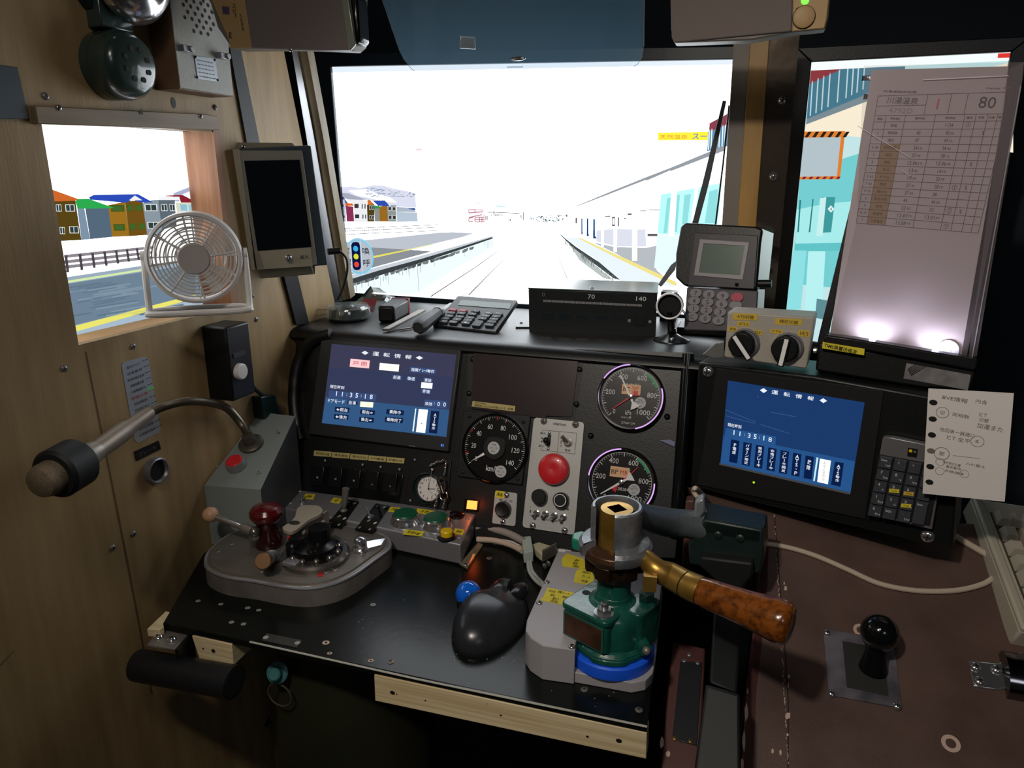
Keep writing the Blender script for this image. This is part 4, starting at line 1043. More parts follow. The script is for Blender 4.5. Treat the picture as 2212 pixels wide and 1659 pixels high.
# ---- loudspeaker control panel
t = thing('broadcast_panel', 'tall light metal broadcast panel with large red button and toggle switches', 'control panel')
pc = PAN.Ls(zP(735, 535, 1143, 575, 1062, 1490, 640, 1425))
def rnd4(q, r, n=4):
    out = []
    for i in range(4):
        p = Vector(q[i]); a = (Vector(q[i - 1]) - p).normalized(); b = (Vector(q[(i + 1) % 4]) - p).normalized()
        for k in range(n + 1):
            s = k / n; out.append(tuple((p + a * r * (1 - s) ** 2 + b * r * s ** 2)))
    return out
mb = MB(PAN, PANELW); mb.prism(rnd4(pc, .006), 0, .004); mb.m(INK)
mb.t('clarion', *zP(938, 588)[0], 28, 6.5, .0044, bold=True)
for a in ((800, 637, 1078, 662), (1078, 662, 1062, 832), (1062, 832, 785, 800), (935, 652, 920, 818), (800, 637, 798, 665), (785, 800, 786, 780)):
    p = zP(*a); mb.pline(p[0], p[1], .00045, .0044)
for s, x, y, w, h in (('車内', 801, 665, 12, 5), ('車外', 788, 768, 12, 5), ('電源', 1003, 803, 12, 5), ('▲', 795, 700, 4, 4.5), ('▼', 792, 733, 4, 4.5), ('入', 952, 703, 4, 3.5), ('切', 948, 768, 4, 3.5), ('▲', 951, 728, 3, 3.6), ('▼', 949, 746, 3, 3.6), ('起動', 890, 1082, 12, 5), ('PTC', 778, 1252, 10, 4.5), ('マイク音量', 958, 1275, 30, 5), ('前部放送切替選択', 858, 1370, 37, 4.6), ('▲', 701, 1290, 3.6, 4), ('▼', 699, 1308, 3.6, 4), ('入', 701, 1262, 3, 3), ('切', 697, 1330, 3, 3)):
    mb.t(s, *zP(x, y)[0], w, h, .0044)
mb.build('plate', t, bevel=.0005)
mb = MB(PAN, RED); c = PAN.L(*zP(888, 955)[0], .012); r = .0245; mb.lathe([(r * .9, .004), (r, .007), (r, .012), (r * .93, .0165), (r * .72, .0195), (r * .3, .0195), (0, .0185)], c, 40); mb.build('red_button', t)
for x, y, ringm in ((773, 1180, 0), (948, 1208, 1)):
    mb = MB(PAN, BLK); c = PAN.L(*zP(x, y)[0], .012); mb.lathe([(.0118, .004), (.0118, .016), (.0105, .0175), (0, .0175)], c, 28)
    if ringm: mb.m(INKW); mb.ring(c, .0085, .0098, .0177)
    mb.build('knob', t)
mb = MB(PAN, BLK); mb.pprism(zP(842, 672, 868, 675, 858, 772, 832, 768), .004, .006); c = PAN.L(*zP(828, 722)[0], .014); mb.ball((c[0], c[1], .014), .0052, 14); mb.tube([PAN.W(c[0], c[1], .012), PAN.hit(*zP(848, 722)[0], .006)], .0026, 8); mb.build('slide_switch', t)
for x, y in ((856, 660), (845, 790)): screw(t, PAN, *zP(x, y)[0], .0026, CHROME, .004)
def toggle(x, y, dx, dy, rr=.0034, ln=.009, zz=.004, m=CHROME, name='toggle', fr=PAN, par=None, conv=zP):
    c = fr.L(*conv(x, y)[0], zz); mb = MB(fr, m); mb.lathe([(rr * 1.5, zz), (rr * 1.5, zz + .002), (rr, zz + .0025), (rr, zz + .005)], c, 14)
    mb.tube([fr.W(c[0], c[1], zz + .004), fr.W(c[0] + dx * ln, c[1] + dy * ln, zz + .004 + ln)], [rr * .4, rr * .75], 10); return mb.build(name, par or t)
toggle(1008, 738, -.7, .8, .0045, .010, m=STEELD)
for x, y in ((752, 1315), (825, 1322), (898, 1335), (970, 1348)): toggle(x, y, -.3, -.5, .0036, .008)
for x, y in ((810, 564), (1068, 592), (721, 1415), (980, 1455)): screw(t, PAN, *zP(x, y)[0], .0054, STEELD if y < 700 else CHROME, .004)
settle(t)

# ---- round gauges
def clockface(par, c, R, a0, a1, major, minor, z, wmaj, lmaj, wmin, lmin, mat=INKW, r=.93):
    mb = MB(PAN, mat); n = major * minor
    for i in range(n + 1):
        a = math.radians(a0 + (a1 - a0) * i / n); big = i % minor == 0
        l = lmaj if big else lmin; w = wmaj if big else wmin
        mb.line((c[0] + R * r * math.cos(a), c[1] + R * r * math.sin(a)), (c[0] + R * (r - l) * math.cos(a), c[1] + R * (r - l) * math.sin(a)), w, z)
    return mb
GL = E('#d9a8f0', 1.1)  # purple glare on the gauge rims, painted as glowing arcs
def pressure(gx, gy, rx, label, tag1, ttxt, red, white, glow, sticker, extra):
    g = thing('pressure_gauge', label, 'gauge', group='round pressure gauges at the right of the console'); del g['group']
    c = PAN.L(*zP(gx, gy)[0], .012); R = PAN.L(*zP(gx + rx, gy)[0], .012)[0] - c[0]
    mb = MB(PAN, BLK); mb.lathe([(R * 1.0, 0), (R * 1.0, .012), (R * .985, .015)], c, 64, cap=False); mb.build('housing', g)
    mb = MB(PAN, M('gauge_rim', '#8d8690', .22, 1) if 'gauge_rim' not in MATS else 'gauge_rim'); mb.lathe([(R * .985, .014), (R * .96, .0165), (R * .93, .016), (R * .915, .009)], c, 72, cap=False); mb.build('rim', g)
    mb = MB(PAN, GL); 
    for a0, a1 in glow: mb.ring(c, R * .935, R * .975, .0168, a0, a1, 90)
    mb.build('rim_glare', g)
    mb = MB(PAN, M('gauge_black', '#08080a', .3) if 'gauge_black' not in MATS else 'gauge_black'); mb.disc(c, R * .92, .009, 64); mb.build('dial', g)
    mb = clockface(g, c, R, 225, -45, 10, 5, .0094, .0011, .115, .0005, .07, r=.86)
    mb.ring(c, R * .855, R * .865, .0094, -45, 225, 90)
    mb.m(INKW)
    for k, s in enumerate(('0', '200', '400', '600', '800', '1000')):
        a = math.radians(225 - 54 * k); rr = .66 if k not in (5,) else .60
        mb.tl(s, c[0] + R * (rr - (.03 if 0 < k < 5 else 0)) * math.cos(a) + (R * .02 if k == 0 else 0), c[1] + R * rr * math.sin(a), R * (.07 + .105 * (len(s) - 1)), R * .15, .0096)
    mb.tl('kPa', c[0] - R * .02, c[1] - R * .47, R * .18, R * .13, .0096); mb.tl('圧力計', c[0], c[1] + R * .36, R * .46, R * .11, .0096)
    for s, dx, dy, w, h in extra: mb.tl(s, c[0] + R * dx, c[1] + R * dy, R * w, R * h, .0096)
    mb.m(M('gauge_green', '#2f9a68', .5) if 'gauge_green' not in MATS else 'gauge_green'); mb.ring(c, R * .78, R * .85, .0095, 25, 62, 72); mb.build('scale', g)
    mb = MB(PAN, M('peach_label', '#e8b890', .6) if 'peach_label' not in MATS else 'peach_label'); u, v = c[0] + R * ttxt[0], c[1] + R * ttxt[1]
    mb.lrect(u, v, R * .56, R * .30, .0108); mb.m(INK); mb.tl(tag1[0], u - R * .14, v, R * .2, R * .13, .0111); mb.m(INKR)
    if len(tag1) == 3: mb.tl(tag1[1], u + R * .12, v + R * .06, R * .2, R * .1, .0111); mb.tl(tag1[2], u + R * .13, v - R * .07, R * .2, R * .1, .0111)
    else: mb.tl(tag1[1], u + R * .13, v, R * .22, R * .13, .0111)
    mb.build('tape_label', g)
    mb = MB(PAN, M('sticker_grey', '#b8b8ba', .5) if 'sticker_grey' not in MATS else 'sticker_grey'); s = (c[0] + R * sticker[0], c[1] + R * sticker[1]); mb.disc(s, R * .17, .0104, 28)
    mb.m(INKG); mb.tl('検査', s[0], s[1] + R * .09, R * .13, R * .05, .0106); mb.lrect(s[0], s[1] + R * .04, R * .28, R * .012, .0106); mb.tl('30.10', s[0], s[1], R * .2, R * .05, .0106); mb.tl('東京', s[0], s[1] - R * .09, R * .13, R * .05, .0106); mb.build('sticker', g)
    def needle(a, l, tail, w, m, z, nm):
        a = math.radians(a); d = (math.cos(a), math.sin(a)); nrm = (-d[1], d[0]); mb = MB(PAN, m)
        q = lambda f, s: (c[0] + R * (f * d[0] + s * nrm[0]), c[1] + R * (f * d[1] + s * nrm[1]))
        mb.prism([q(l, w * .2), q(l, -w * .2), q(0, -w * .5), q(-tail * .5, -w * .45), q(-tail, -w * 2.2), q(-tail * 1.03, 0), q(-tail, w * 2.2), q(-tail * .5, w * .45), q(0, w * .5)], z, z + .0006); mb.build(nm, g)
    needle(red, .66, .33 if extra_red else .22, .05, M('needle_red', '#d0202c', .4) if 'needle_red' not in MATS else 'needle_red', .0112, 'red_needle')
    needle(white, .70, .36, .07, GAUGEW, .0122, 'white_needle')
    mb = MB(PAN, CHROME); mb.lathe([(R * .07, .0125), (R * .07, .014), (0, .0146)], c, 20); mb.build('hub', g)
    mb = MB(PAN, CLEAR('gauge_glass', '#404050', .02, .03, .05) if 'gauge_glass' not in MATS else 'gauge_glass'); mb.disc(c, R * .918, .0158, 48); mb.build('glass', g)
    settle(g)
extra_red = False
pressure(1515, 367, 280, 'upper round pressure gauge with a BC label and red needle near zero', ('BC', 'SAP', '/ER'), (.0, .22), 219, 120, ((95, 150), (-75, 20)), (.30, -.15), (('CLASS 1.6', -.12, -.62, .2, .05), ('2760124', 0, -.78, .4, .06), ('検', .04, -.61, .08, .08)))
extra_red = True
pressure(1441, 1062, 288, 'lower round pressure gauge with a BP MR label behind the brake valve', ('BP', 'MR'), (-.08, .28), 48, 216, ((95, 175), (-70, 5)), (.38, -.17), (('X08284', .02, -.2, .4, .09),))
# ---- speedometer
g = thing('speedometer', 'black round speedometer reading zero kilometres per hour on a square plate', 'gauge')
mb = MB(PAN, M('speedo_plate', '#17191b', .4)); mb.prism(rnd4(PAN.Ls(zP(165, 475, 710, 520, 640, 1085, 110, 1010)), .004), 0, .006); mb.build('plate', g, bevel=.001)
c = PAN.L(*zP(405, 783)[0], .010); R = PAN.L(*zP(405 + 262, 783)[0], .010)[0] - c[0]
mb = MB(PAN, BLKG); mb.lathe([(R * 1.04, .006), (R * 1.04, .010), (R, .012), (R * .97, .008)], c, 64, cap=False); mb.build('rim', g)
mb = MB(PAN, 'gauge_black'); mb.disc(c, R * .97, .008, 64); mb.build('dial', g)
mb = clockface(g, c, R, 216, -36, 14, 5, .0084, .0009, .10, .0004, .05, r=.95)
for k in range(8):
    a = math.radians(216 - 36 * k); s = str(20 * k); mb.tl(s, c[0] + R * .67 * math.cos(a), c[1] + R * .65 * math.sin(a), R * (.07 + .085 * (len(s) - 1)), R * .15, .0086)
mb.tl('km/h', c[0] + R * .0, c[1] - R * .62, R * .38, R * .17, .0086, bold=True)
for a, w in ((195, .1), (151, .08), (90, .1)):
    a = math.radians(a); mb.m('needle_red'); mb.line((c[0] + R * .95 * math.cos(a), c[1] + R * .95 * math.sin(a)), (c[0] + R * (.95 - w) * math.cos(a), c[1] + R * (.95 - w) * math.sin(a)), .0016, .0088)
mb.build('scale', g)
mb = MB(PAN, BLK); mb.lathe([(R * .36, .008), (R * .36, .0105), (R * .33, .0115), (0, .0115)], c, 40); mb.build('hub', g)
mb = MB(PAN, 'sticker_grey'); mb.disc(c, R * .19, .0125, 28); s = PAN.L(*zP(458, 975)[0], .009); mb.disc(s, R * .18, .0092, 28); mb.m(INKG)
for q in (c, s):
    z = .0127 if q is c else .0094; mb.tl('検査', q[0], q[1] + R * .1, R * .14, R * .06, z); mb.tl('30.10', q[0], q[1], R * .24, R * .06, z); mb.tl('東京', q[0], q[1] - R * .1, R * .14, R * .06, z)
mb.build('sticker', g)
a = math.radians(215); d = (math.cos(a), math.sin(a)); mb = MB(PAN, GAUGEW); n_ = (-d[1], d[0])
mb.prism([(c[0] + R * (.84 * d[0]), c[1] + R * .84 * d[1]), (c[0] + R * (.18 * d[0] + .055 * n_[0]), c[1] + R * (.18 * d[1] + .055 * n_[1])), (c[0] + R * (.18 * d[0] - .055 * n_[0]), c[1] + R * (.18 * d[1] - .055 * n_[1]))], .0098, .0104); mb.build('needle', g)
for x, y in ((205, 525), (643, 570), (150, 980), (597, 1035)): screw(g, PAN, *zP(x, y)[0], .003, BLK, .006)
settle(g)
# ================================================================== things on the console shelf
zT = zm(630, 620, 4.254)
# adhesive tape roll in a bag
t = thing('tape_roll', 'roll of transparent tape in clear wrapping at the end of the console shelf', 'tape')
c = Y(1.19).hit(*zT(520, 250)[0], 0); FT = FZ(SZ); c2 = (c.x, 1.19)
mb = MB(FT, M('tape_grey', '#3c4446', .25, coat=.5)); mb.lathe([(.017, .002), (.036, .002), (.036, .022), (.017, .022), (.017, .002)], c2, 32); mb.build('roll', t)
mb = MB(FT, BAGC); mb.lathe([(.034, .001), (.043, .006), (.042, .020), (.038, .027), (.022, .025), (.014, .028), (0, .026)], c2, 14)
mb.add([(c2[0] - .036, 1.185, .004), (c2[0] - .062, 1.17, .003), (c2[0] - .055, 1.15, .010), (c2[0] - .030, 1.165, .014)], [(0, 1, 2, 3)]); mb.build('wrapping', t); settle(t)
# plastic bag
t = thing('plastic_bag', 'crumpled clear plastic bag with red and green printing behind the tape roll', 'bag')
random.seed(5); bc = Y(1.28).hit(815, 655); n = 7; vs = []; fs = []
for j in range(n):
    for i in range(n + 4):
        x = bc.x + (i - (n + 3) / 2) * .0098; yy = 1.28 + (j - n / 2) * .010; e = 1 - max(abs(i - (n + 3) / 2) / ((n + 3) / 2), abs(j - n / 2) / (n / 2)); vs.append((x, yy, SZ + .003 + max(e, 0) * .040 + random.random() * .014))
for j in range(n - 1):
    for i in range(n + 3): a = j * (n + 4) + i; fs.append((a, a + 1, a + n + 5, a + n + 4))
mb = MB(WORLD, BAGC).add(vs, fs, world=True)
mb.m(M('bag_red', '#8a3038', .5)).add([vs[i] for i in (3, 6, 28, 25)], [(0, 1, 2, 3)], world=True)
mb.m(M('bag_green', '#2f6a5c', .5)).add([tuple(Vector(vs[i]) + Vector((0, 0, .003))) for i in (34, 37, 48, 45)], [(0, 1, 2, 3)], world=True)
mb.build('film', t, angle=8); settle(t)
# small black case
Q = from3(Y(1.17).hit(*zT(775, 300)[0]), Y(1.185).hit(*zT(940, 320)[0]), Y(1.26).hit(*zT(900, 170)[0]))
t = thing('small_case', 'small black plastic case with a red end between tape roll and utility knife', 'case')
def hexa(name, t, mat, a, b, c, d, h, bevel=.003):     # base corners on the shelf (pixels), height up
    P = [SHELF.hit(*p) for p in (a, b, c, d)]; mb = MB(WORLD, mat); up = Vector((0, 0, h)); mb.hull(P, [p + up for p in P]); return mb.build(name, t, bevel=bevel)
hexa('body', t, BLK, (817, 697), (853, 697), (884, 679), (845, 679), .031, .005)
hexa('end_cap', t, M('case_red', '#7c2434', .35), (846, 679.5), (883, 679.5), (887, 678), (850, 678), .032, .001); settle(t)
# long thin steel ruler / knives
t = thing('feeler_tool', 'flat grey steel blade tool lying behind the black knife handle', 'tool')
a, b = SHELF.hit(*zT(865, 395)[0], .004), SHELF.hit(*zT(1200, 215)[0], .02)
mb = MB(WORLD, STEELD); mb.slab(a, b, (.006, .002, 0), (0, 0, .0022)); mb.build('blade', t, bevel=.0008)
a, b = SHELF.hit(*zT(1000, 388)[0], .003), SHELF.hit(*zT(1110, 372)[0], .003); mb = MB(WORLD, STEELD); mb.slab(a, b, (.001, .006, 0), (0, 0, .001)); mb.build('tip', t); settle(t)
t = thing('utility_knife', 'black handled utility knife lying beside the calculator', 'knife')
a, b, c = SHELF.hit(*zT(1160, 375)[0], .014), SHELF.hit(*zT(1360, 225)[0], .022), SHELF.hit(*zT(1480, 150)[0], .022)
mb = MB(WORLD, DKGREY); mb.tube([a, a.lerp(b, .08), a.lerp(b, .5), b], [.010, .0135, .012, .010], 8); mb.build('handle', t, angle=40)
mb = MB(WORLD, STEELD); mb.slab(b, c, (.005, .003, 0), (0, 0, .0012)); mb.build('blade', t)
mb = MB(WORLD, M('knife_collar', '#7f8688', .4)); d = (b - a).normalized(); mb.tube([b - d * .012, b - d * .003], .0115, 10); mb.build('collar', t); settle(t)
t = thing('rod', 'thin chrome rod with a clamp ring sticking out at the end of the console shelf', 'rod')
p0, p1 = Y(1.17).hit(649, 665.5), Y(1.17).hit(722, 669)
mb = MB(WORLD, CHROME); mb.tube([p0, p0.lerp(p1, .3), p0.lerp(p1, .31), p1], [.0045, .0040, .0018, .0018], 10); m_ = p0.lerp(p1, .38); mb.tube([m_, m_ + Vector((.006, 0, 0))], .0072, 12); mb.build('shaft', t); settle(t)
# calculator
t = thing('calculator', 'black desktop calculator with grey-green display propped up on the console shelf', 'calculator')
ca, cb, cc = SHELF.hit(935, 703, .004), SHELF.hit(1070, 717, .004), Y(1.262).hit(989, 638)
CA = from3(ca, cb, cc); zc4 = zT
mb = MB(CA, M('calc_body', '#1c1f22', .4)); mb.pprism([(934, 702), (1071, 718), (1118, 648), (989, 638)], -.009, 0); mb.build('body', t, bevel=.002)
mb = MB(CA, LCDG); mb.pprism(zT(1555, 118, 2018, 150, 2003, 200, 1530, 165), 0, .0008); mb.build('display', t)
mb = MB(CA, INKG); mb.t('CANON' if False else 'カンーン', *zT(1622, 82)[0], 24, 2.4, .0003) if False else mb.t('ーーーー', *zT(1622, 82)[0], 24, 1.5, .0003); mb.build('badge', t)
rows = [((1480, 210), (1575, 217), (1690, 222), (1810, 245), (1900, 248)), ((1465, 240), (1560, 243), (1660, 250), (1782, 268), (1880, 272)), ((1448, 268), (1545, 276), (1640, 285), (1755, 292), (1858, 298)), ((1412, 292), (1520, 300), (1620, 308), (1735, 322), (1840, 322)), ((1395, 318), (1485, 324), (1600, 332), (1710, 336), (1818, 350))]
tx = [['C', 'AC', '%', 'M-', 'M+'], ['7', '8', '9', 'MR', '±'], ['4', '5', '6', '×', '÷'], ['1', '2', '3', '', '-'], ['0', '00', '・', '+', '=']]
for j, r in enumerate(rows):
    for i, (x, y) in enumerate(r):
        if j == 3 and i == 3: continue
        mb = MB(CA, 'calc_key_red' if (j == 0 and i < 2) else 'calc_key') if 'calc_key' in MATS else MB(CA, [M('calc_key', '#34383c', .45), M('calc_key_red', '#a03444', .45)][0 if not (j == 0 and i < 2) else 1])
        px, py = zT(x, y)[0]; c = CA.L(px, py, .002); w, h = .0082, (.0036 if j < 4 or i != 3 else .0085)
        mb.prism(rounded(c[0] - w, c[0] + w, c[1] - h, c[1] + h, .002, 2), 0, .0034)
        if tx[j][i] and tx[j][i] not in 'ー': mb.m(INKW); mb.tl(tx[j][i], c[0], c[1], .0055 if len(tx[j][i]) < 2 else .009, .005, .0037)
        mb.build('key', t)
hexa('rear_foot', t, BLK, (1030, 712), (1068, 716), (1095, 690), (1040, 690), .012, .001)
settle(t)
# strip gauge box
t = thing('meter_box', 'black box meter with a horizontal 0 to 140 bar scale on the console shelf', 'meter')
zX = zm(1100, 560, 3.253)
MX = from3(SHELF.hit(1143, 716), SHELF.hit(1416, 727), SHELF.hit(1143, 716) + Vector((0, 0, 1)))
fp = MX.Ls(zX(135, 210, 1042, 245, 1028, 545, 140, 535)); back = -.125
mb = MB(MX, M('meter_black', '#15191b', .4)); mb.prism(fp, back, 0); mb.build('case', t, bevel=.001)
mb = MB(MX, M('meter_top', '#39433f', .3)); y1 = fp[0][1]; mb.hull([MX.W(fp[0][0] - .001, fp[0][1] + .0005, .001), MX.W(fp[1][0] + .001, fp[1][1] + .0005, .001), MX.W(fp[1][0] + .001, fp[1][1] + .0005, back), MX.W(fp[0][0] - .001, fp[0][1] + .0005, back)], [MX.W(fp[0][0] - .001, fp[0][1] + .0025, .001), MX.W(fp[1][0] + .001, fp[1][1] + .0025, .001), MX.W(fp[1][0] + .001, fp[1][1] + .0025, back), MX.W(fp[0][0] - .001, fp[0][1] + .0025, back)]); mb.build('lid', t, bevel=.0005)
mb = MB(MX, M('bar_grey', '#8c8c8e', .5))
for k in range(70):
    f = k / 69; x = 240 + f * 685; y = 292 + f * 33; mb.pf(zX(x, y - 8, x + 7, y - 7.6, x + 7, y + 8.4, x, y + 8), .0006)
mb.m(INKW); mb.t('70', *zX(577, 263)[0], 15, 9.5); mb.t('140', *zX(927, 278)[0], 22, 9.5); mb.m(INKG); mb.t('0', *zX(240, 247)[0], 7, 9); mb.m(INKW); mb.t('切', *zX(842, 432)[0], 6, 6); mb.t('設', *zX(989, 438)[0], 6, 6); mb.build('scale', t)
for x in (390, 513, 643, 768, 270):
    mb = MB(MX, M('meter_window', '#20262a', .15) if 'meter_window' not in MATS else 'meter_window'); mb.pprism(zX(x - 38, 385 + (x - 390) * .04, x + 40, 388 + (x - 390) * .04, x + 38, 430 + (x - 390) * .04, x - 40, 427 + (x - 390) * .04), 0, .001); mb.build('window', t)
mb = MB(MX, BLK); mb.pprism(zX(872, 400, 965, 405, 962, 468, 868, 462), 0, .002); mb.m(BLKM); mb.pf(zX(905, 410, 930, 411, 928, 460, 903, 459), .0024); mb.build('slide_switch', t)
mb = MB(SHELF, BLK); mb.pprism([(1115, 694), (1143, 680), (1146, 706), (1114, 706)], 0, .003); mb.build('mounting_foot', t)
screw(t, SHELF, 1126, 698, .003, BLK, .003); q = FZ(MX.W(0, fp[0][1] + .0025, 0).z); screw(t, q, *zX(583, 203)[0], .0035, STEEL); settle(t)
# little round mirror on a suction foot
t = thing('suction_stand', 'round ring-shaped suction stand in front of the keypad terminal', 'stand')
RR = Y(1.17); c = RR.L(*zX(1128, 328)[0]); r = RR.L(*zX(1128 + 97, 328)[0])[0] - c[0]
mb = MB(RR, BLKG); mb.lathe([(r * .98, -.01), (r * .98, 0), (r * .8, .002), (r * .8, -.008)], c, 40, cap=False); mb.m(BLKM); mb.disc(c, r * .85, -.004, 32); mb.build('cup', t)
mb = MB(RR, M('ring_white', '#f0f2f4', .35)); mb.tube([RR.W(c[0] + r * .93 * math.cos(k * math.pi / 24), c[1] + r * .93 * math.sin(k * math.pi / 24), .003) for k in range(48)], r * .075, 8, closed=True); mb.build('ring', t)
b = SHELF.hit(*zX(1140, 570)[0]); bl = (b.x, b.y)
mb = MB(SHELF, M('suction_rubber', '#141719', .25)); mb.lathe([(.030, 0), (.029, .002), (.018, .006), (.008, .012), (.006, .016), (.006, .02)], bl, 32); mb.build('foot', t)
mb = MB(WORLD, BLKG); mb.tube([(b.x, b.y, SZ + .014), (b.x, 1.18, SZ + .022), RR.W(c[0], c[1] - r * .5, -.008)], .006, 10); mb.build('stem', t)
mb = MB(SHELF, CHROME); p = SHELF.L(*zX(1142, 563)[0], .006); mb.ball((p[0], p[1], .006), .004, 12); mb.build('button', t); settle(t)
# keypad terminal
t = thing('keypad_terminal', 'grey handheld terminal with small display and round number keys in a black holder', 'terminal')
K3 = from3(Y(1.215).hit(1462, 712), Y(1.195).hit(1640, 716), Y(1.255).hit(1480, 490))
zK = zm(1380, 0, 2.37); 
mb = MB(K3, BLK); q = K3.Ls(zK(215, 1160, 240, 1140, 600, 1160, 635, 1175, 625, 1240, 605, 1480, 235, 1465, 188, 1420, 190, 1300)); mb.prism(q, -.03, .002); mb.build('hood', t, bevel=.003)
mb = MB(K3, M('terminal_face', '#39363c', .45)); mb.pprism(zK(285, 1190, 610, 1205, 590, 1480, 250, 1462), .002, .005); mb.build('face', t, bevel=.001)
mb = MB(K3, INKG); mb.t('TENET', *zK(383, 1213)[0], 20, 5, .0054); mb.m(M('terminal_bezel', '#928c90', .45)); 
oq = K3.Ls(zK(318, 1228, 568, 1245, 535, 1434, 287, 1412)); iq = K3.Ls(zK(336, 1248, 546, 1262, 522, 1412, 312, 1398))
for k in range(4): mb.prism([oq[k], oq[(k + 1) % 4], iq[(k + 1) % 4], iq[k]], .005, .007)
mb.m(LCDD); mb.flat(iq, .0055); mb.build('display', t)
mb = MB(K3, M('terminal_lower', '#4a464c', .5)); mb.pprism(zK(245, 1470, 610, 1488, 600, 1640, 560, 1700, 230, 1690), -.02, 0); mb.build('keypad', t, bevel=.002)
kk = [('7', 292, 1500), ('8', 359, 1507), ('9', 430, 1515), ('', 503, 1522), ('4', 284, 1540), ('5', 352, 1547), ('6', 424, 1556), ('', 496, 1562), ('1', 280, 1580), ('2', 346, 1588), ('3', 416, 1597), ('', 486, 1604), ('C', 273, 1622), ('0', 340, 1631), ('A', 408, 1641)]
M('round_key', '#7f7b82', .45); M('round_key_red', '#b03848', .45)
for s, x, y in kk:
    mb = MB(K3, 'round_key_red' if (x, y) == (503, 1522) else 'round_key'); c = K3.L(*zK(x, y)[0], .003); mb.prism([(c[0] + .0098 * math.cos(a * math.pi / 8), c[1] + .0072 * math.sin(a * math.pi / 8)) for a in range(16)], 0, .004)
    if s: mb.m(INK); mb.tl(s, c[0], c[1], .0045, .007, .0043)
    mb.build('key', t)
mb = MB(K3, M('bracket_blue', '#7f949c', .35, .5)); mb.hull([K3.hit(*p, -.004) for p in zK(632, 1172, 690, 1195, 665, 1440, 602, 1475)], [K3.hit(*p, -.009) for p in zK(632, 1172, 690, 1195, 665, 1440, 602, 1475)])
mb.hull([K3.hit(*p, -.004) for p in zK(608, 1482, 645, 1482, 640, 1580, 602, 1580)], [K3.hit(*p, -.009) for p in zK(608, 1482, 645, 1482, 640, 1580, 602, 1580)]); mb.build('side_bracket', t)
mb = MB(K3, BLK); c = K3.L(*zK(645, 1452)[0], .0); mb.tube([K3.W(c[0] - .010, c[1], 0), K3.W(c[0] + .010, c[1], 0)], .006, 12); mb.build('thumb_screw', t); mb = MB(K3, BLKG); mb.tube([K3.W(*K3.L(*zK(500, 1465)[0], .004), .005), K3.W(*K3.L(*zK(505, 1450)[0], .004), .005)], .003, 8); mb.build('catch', t)
mb = MB(WORLD, BLK); mb.box(-.125, -.005, 1.25, 1.31, SZ, SZ + .012); mb.build('foot', t, bevel=.002)
settle(t)
# windscreen wiper in front of the large monitor
t = thing('wiper', 'dark windscreen wiper arm standing upright in front of the large monitor', 'wiper')
W_ = Y(1.36); zB2 = zB
a, b = W_.hit(1360 / 1 * 0 + 1140 + 1355 / 3.77, 180 + 1135 / 3.77), W_.hit(1140 + 1602 / 3.77, 180 + 142 / 3.77)
mb = MB(W_, M('wiper_grey', '#3d4248', .5)); mb.pprism(zB(1338, 1145, 1387, 1145, 1484, 780, 1617, 143, 1587, 140, 1435, 760), 0, .006); mb.build('blade', t, bevel=.001)
mb = MB(W_, BLK); mb.tube([W_.hit(*zB(1527, 1170)[0], .0), W_.hit(*zB(1590, 660)[0], 0), W_.hit(*zB(1640, 180)[0], 0)], .0016, 8); mb.build('rod', t)
mb = MB(W_, M('wiper_arm_grey', '#7a8086', .4, .4)); mb.pprism(zB(1060, 1640, 1085, 1659, 1200, 1520, 1215, 1440, 1165, 1480), 0, .008); mb.build('arm', t, bevel=.001)
mb = MB(WORLD, BLK); p = W_.hit(1428, 630); mb.hull([p, p + Vector((.03, 0, 0)), p + Vector((.03, .03, 0)), p + Vector((0, .03, 0))], [Vector((q.x, q.y, SZ)) for q in (p, p + Vector((.03, 0, 0)), p + Vector((.03, .03, 0)), p + Vector((0, .03, 0)))]); mb.m('wiper_grey'); a = W_.hit(*zB(1363, 1120)[0], .003); mb.tube([a, Vector((a.x, a.y, SZ + .01)), p + Vector((.02, .0, -.01))], .005, 8); mb.build('pivot_block', t); settle(t)
# selector box
AS = from3(TM.hit(1561, 775, .012) + Vector((0, 0, 0)), Y(.995).hit(1741, 797), TM.hit(1561, 775, .012) + Vector((0, 0, 1)))
t = thing('selector_box', 'light grey box with two black rotary selectors and handwritten yellow tape labels', 'switch box')
fq = AS.Ls(zX(1537, 372, 2150, 408, 2090, 772, 1510, 690)); mb = MB(AS, M('selector_grey', '#a39c92', .45, bump=.2, bscale=300))
mb.prism(rnd4(fq, .003, 2), -.05, 0); mb.build('case', t, bevel=.002)
for s, x, y, w, h in (('ATS切替', 1660, 405, 170, 48), ('ATS-S', 1648, 455, 90, 36), ('非投', 1572, 490, 66, 34), ('ATS-P', 1738, 515, 84, 36), ('線区切替', 1965, 440, 190, 46), ('7 TQ', 1880, 508, 90, 32), ('8 ME TB', 2072, 522, 84, 46)):
    mb = MB(AS, 'tape_mustard' if 'tape_mustard' in MATS else M('tape_mustard', '#c8a83c', .6)); mb.pprism(zX(x - w / 2, y - h / 2 - 2, x + w / 2, y - h / 2 + 4, x + w / 2 - 4, y + h / 2 + 2, x - w / 2 - 2, y + h / 2 - 4), 0, .0005); mb.m(INK); mb.t(s, *zX(x, y)[0], w / 3.253 * .7, h / 3.253 * .55, .0008); mb.build('tape_label', t)
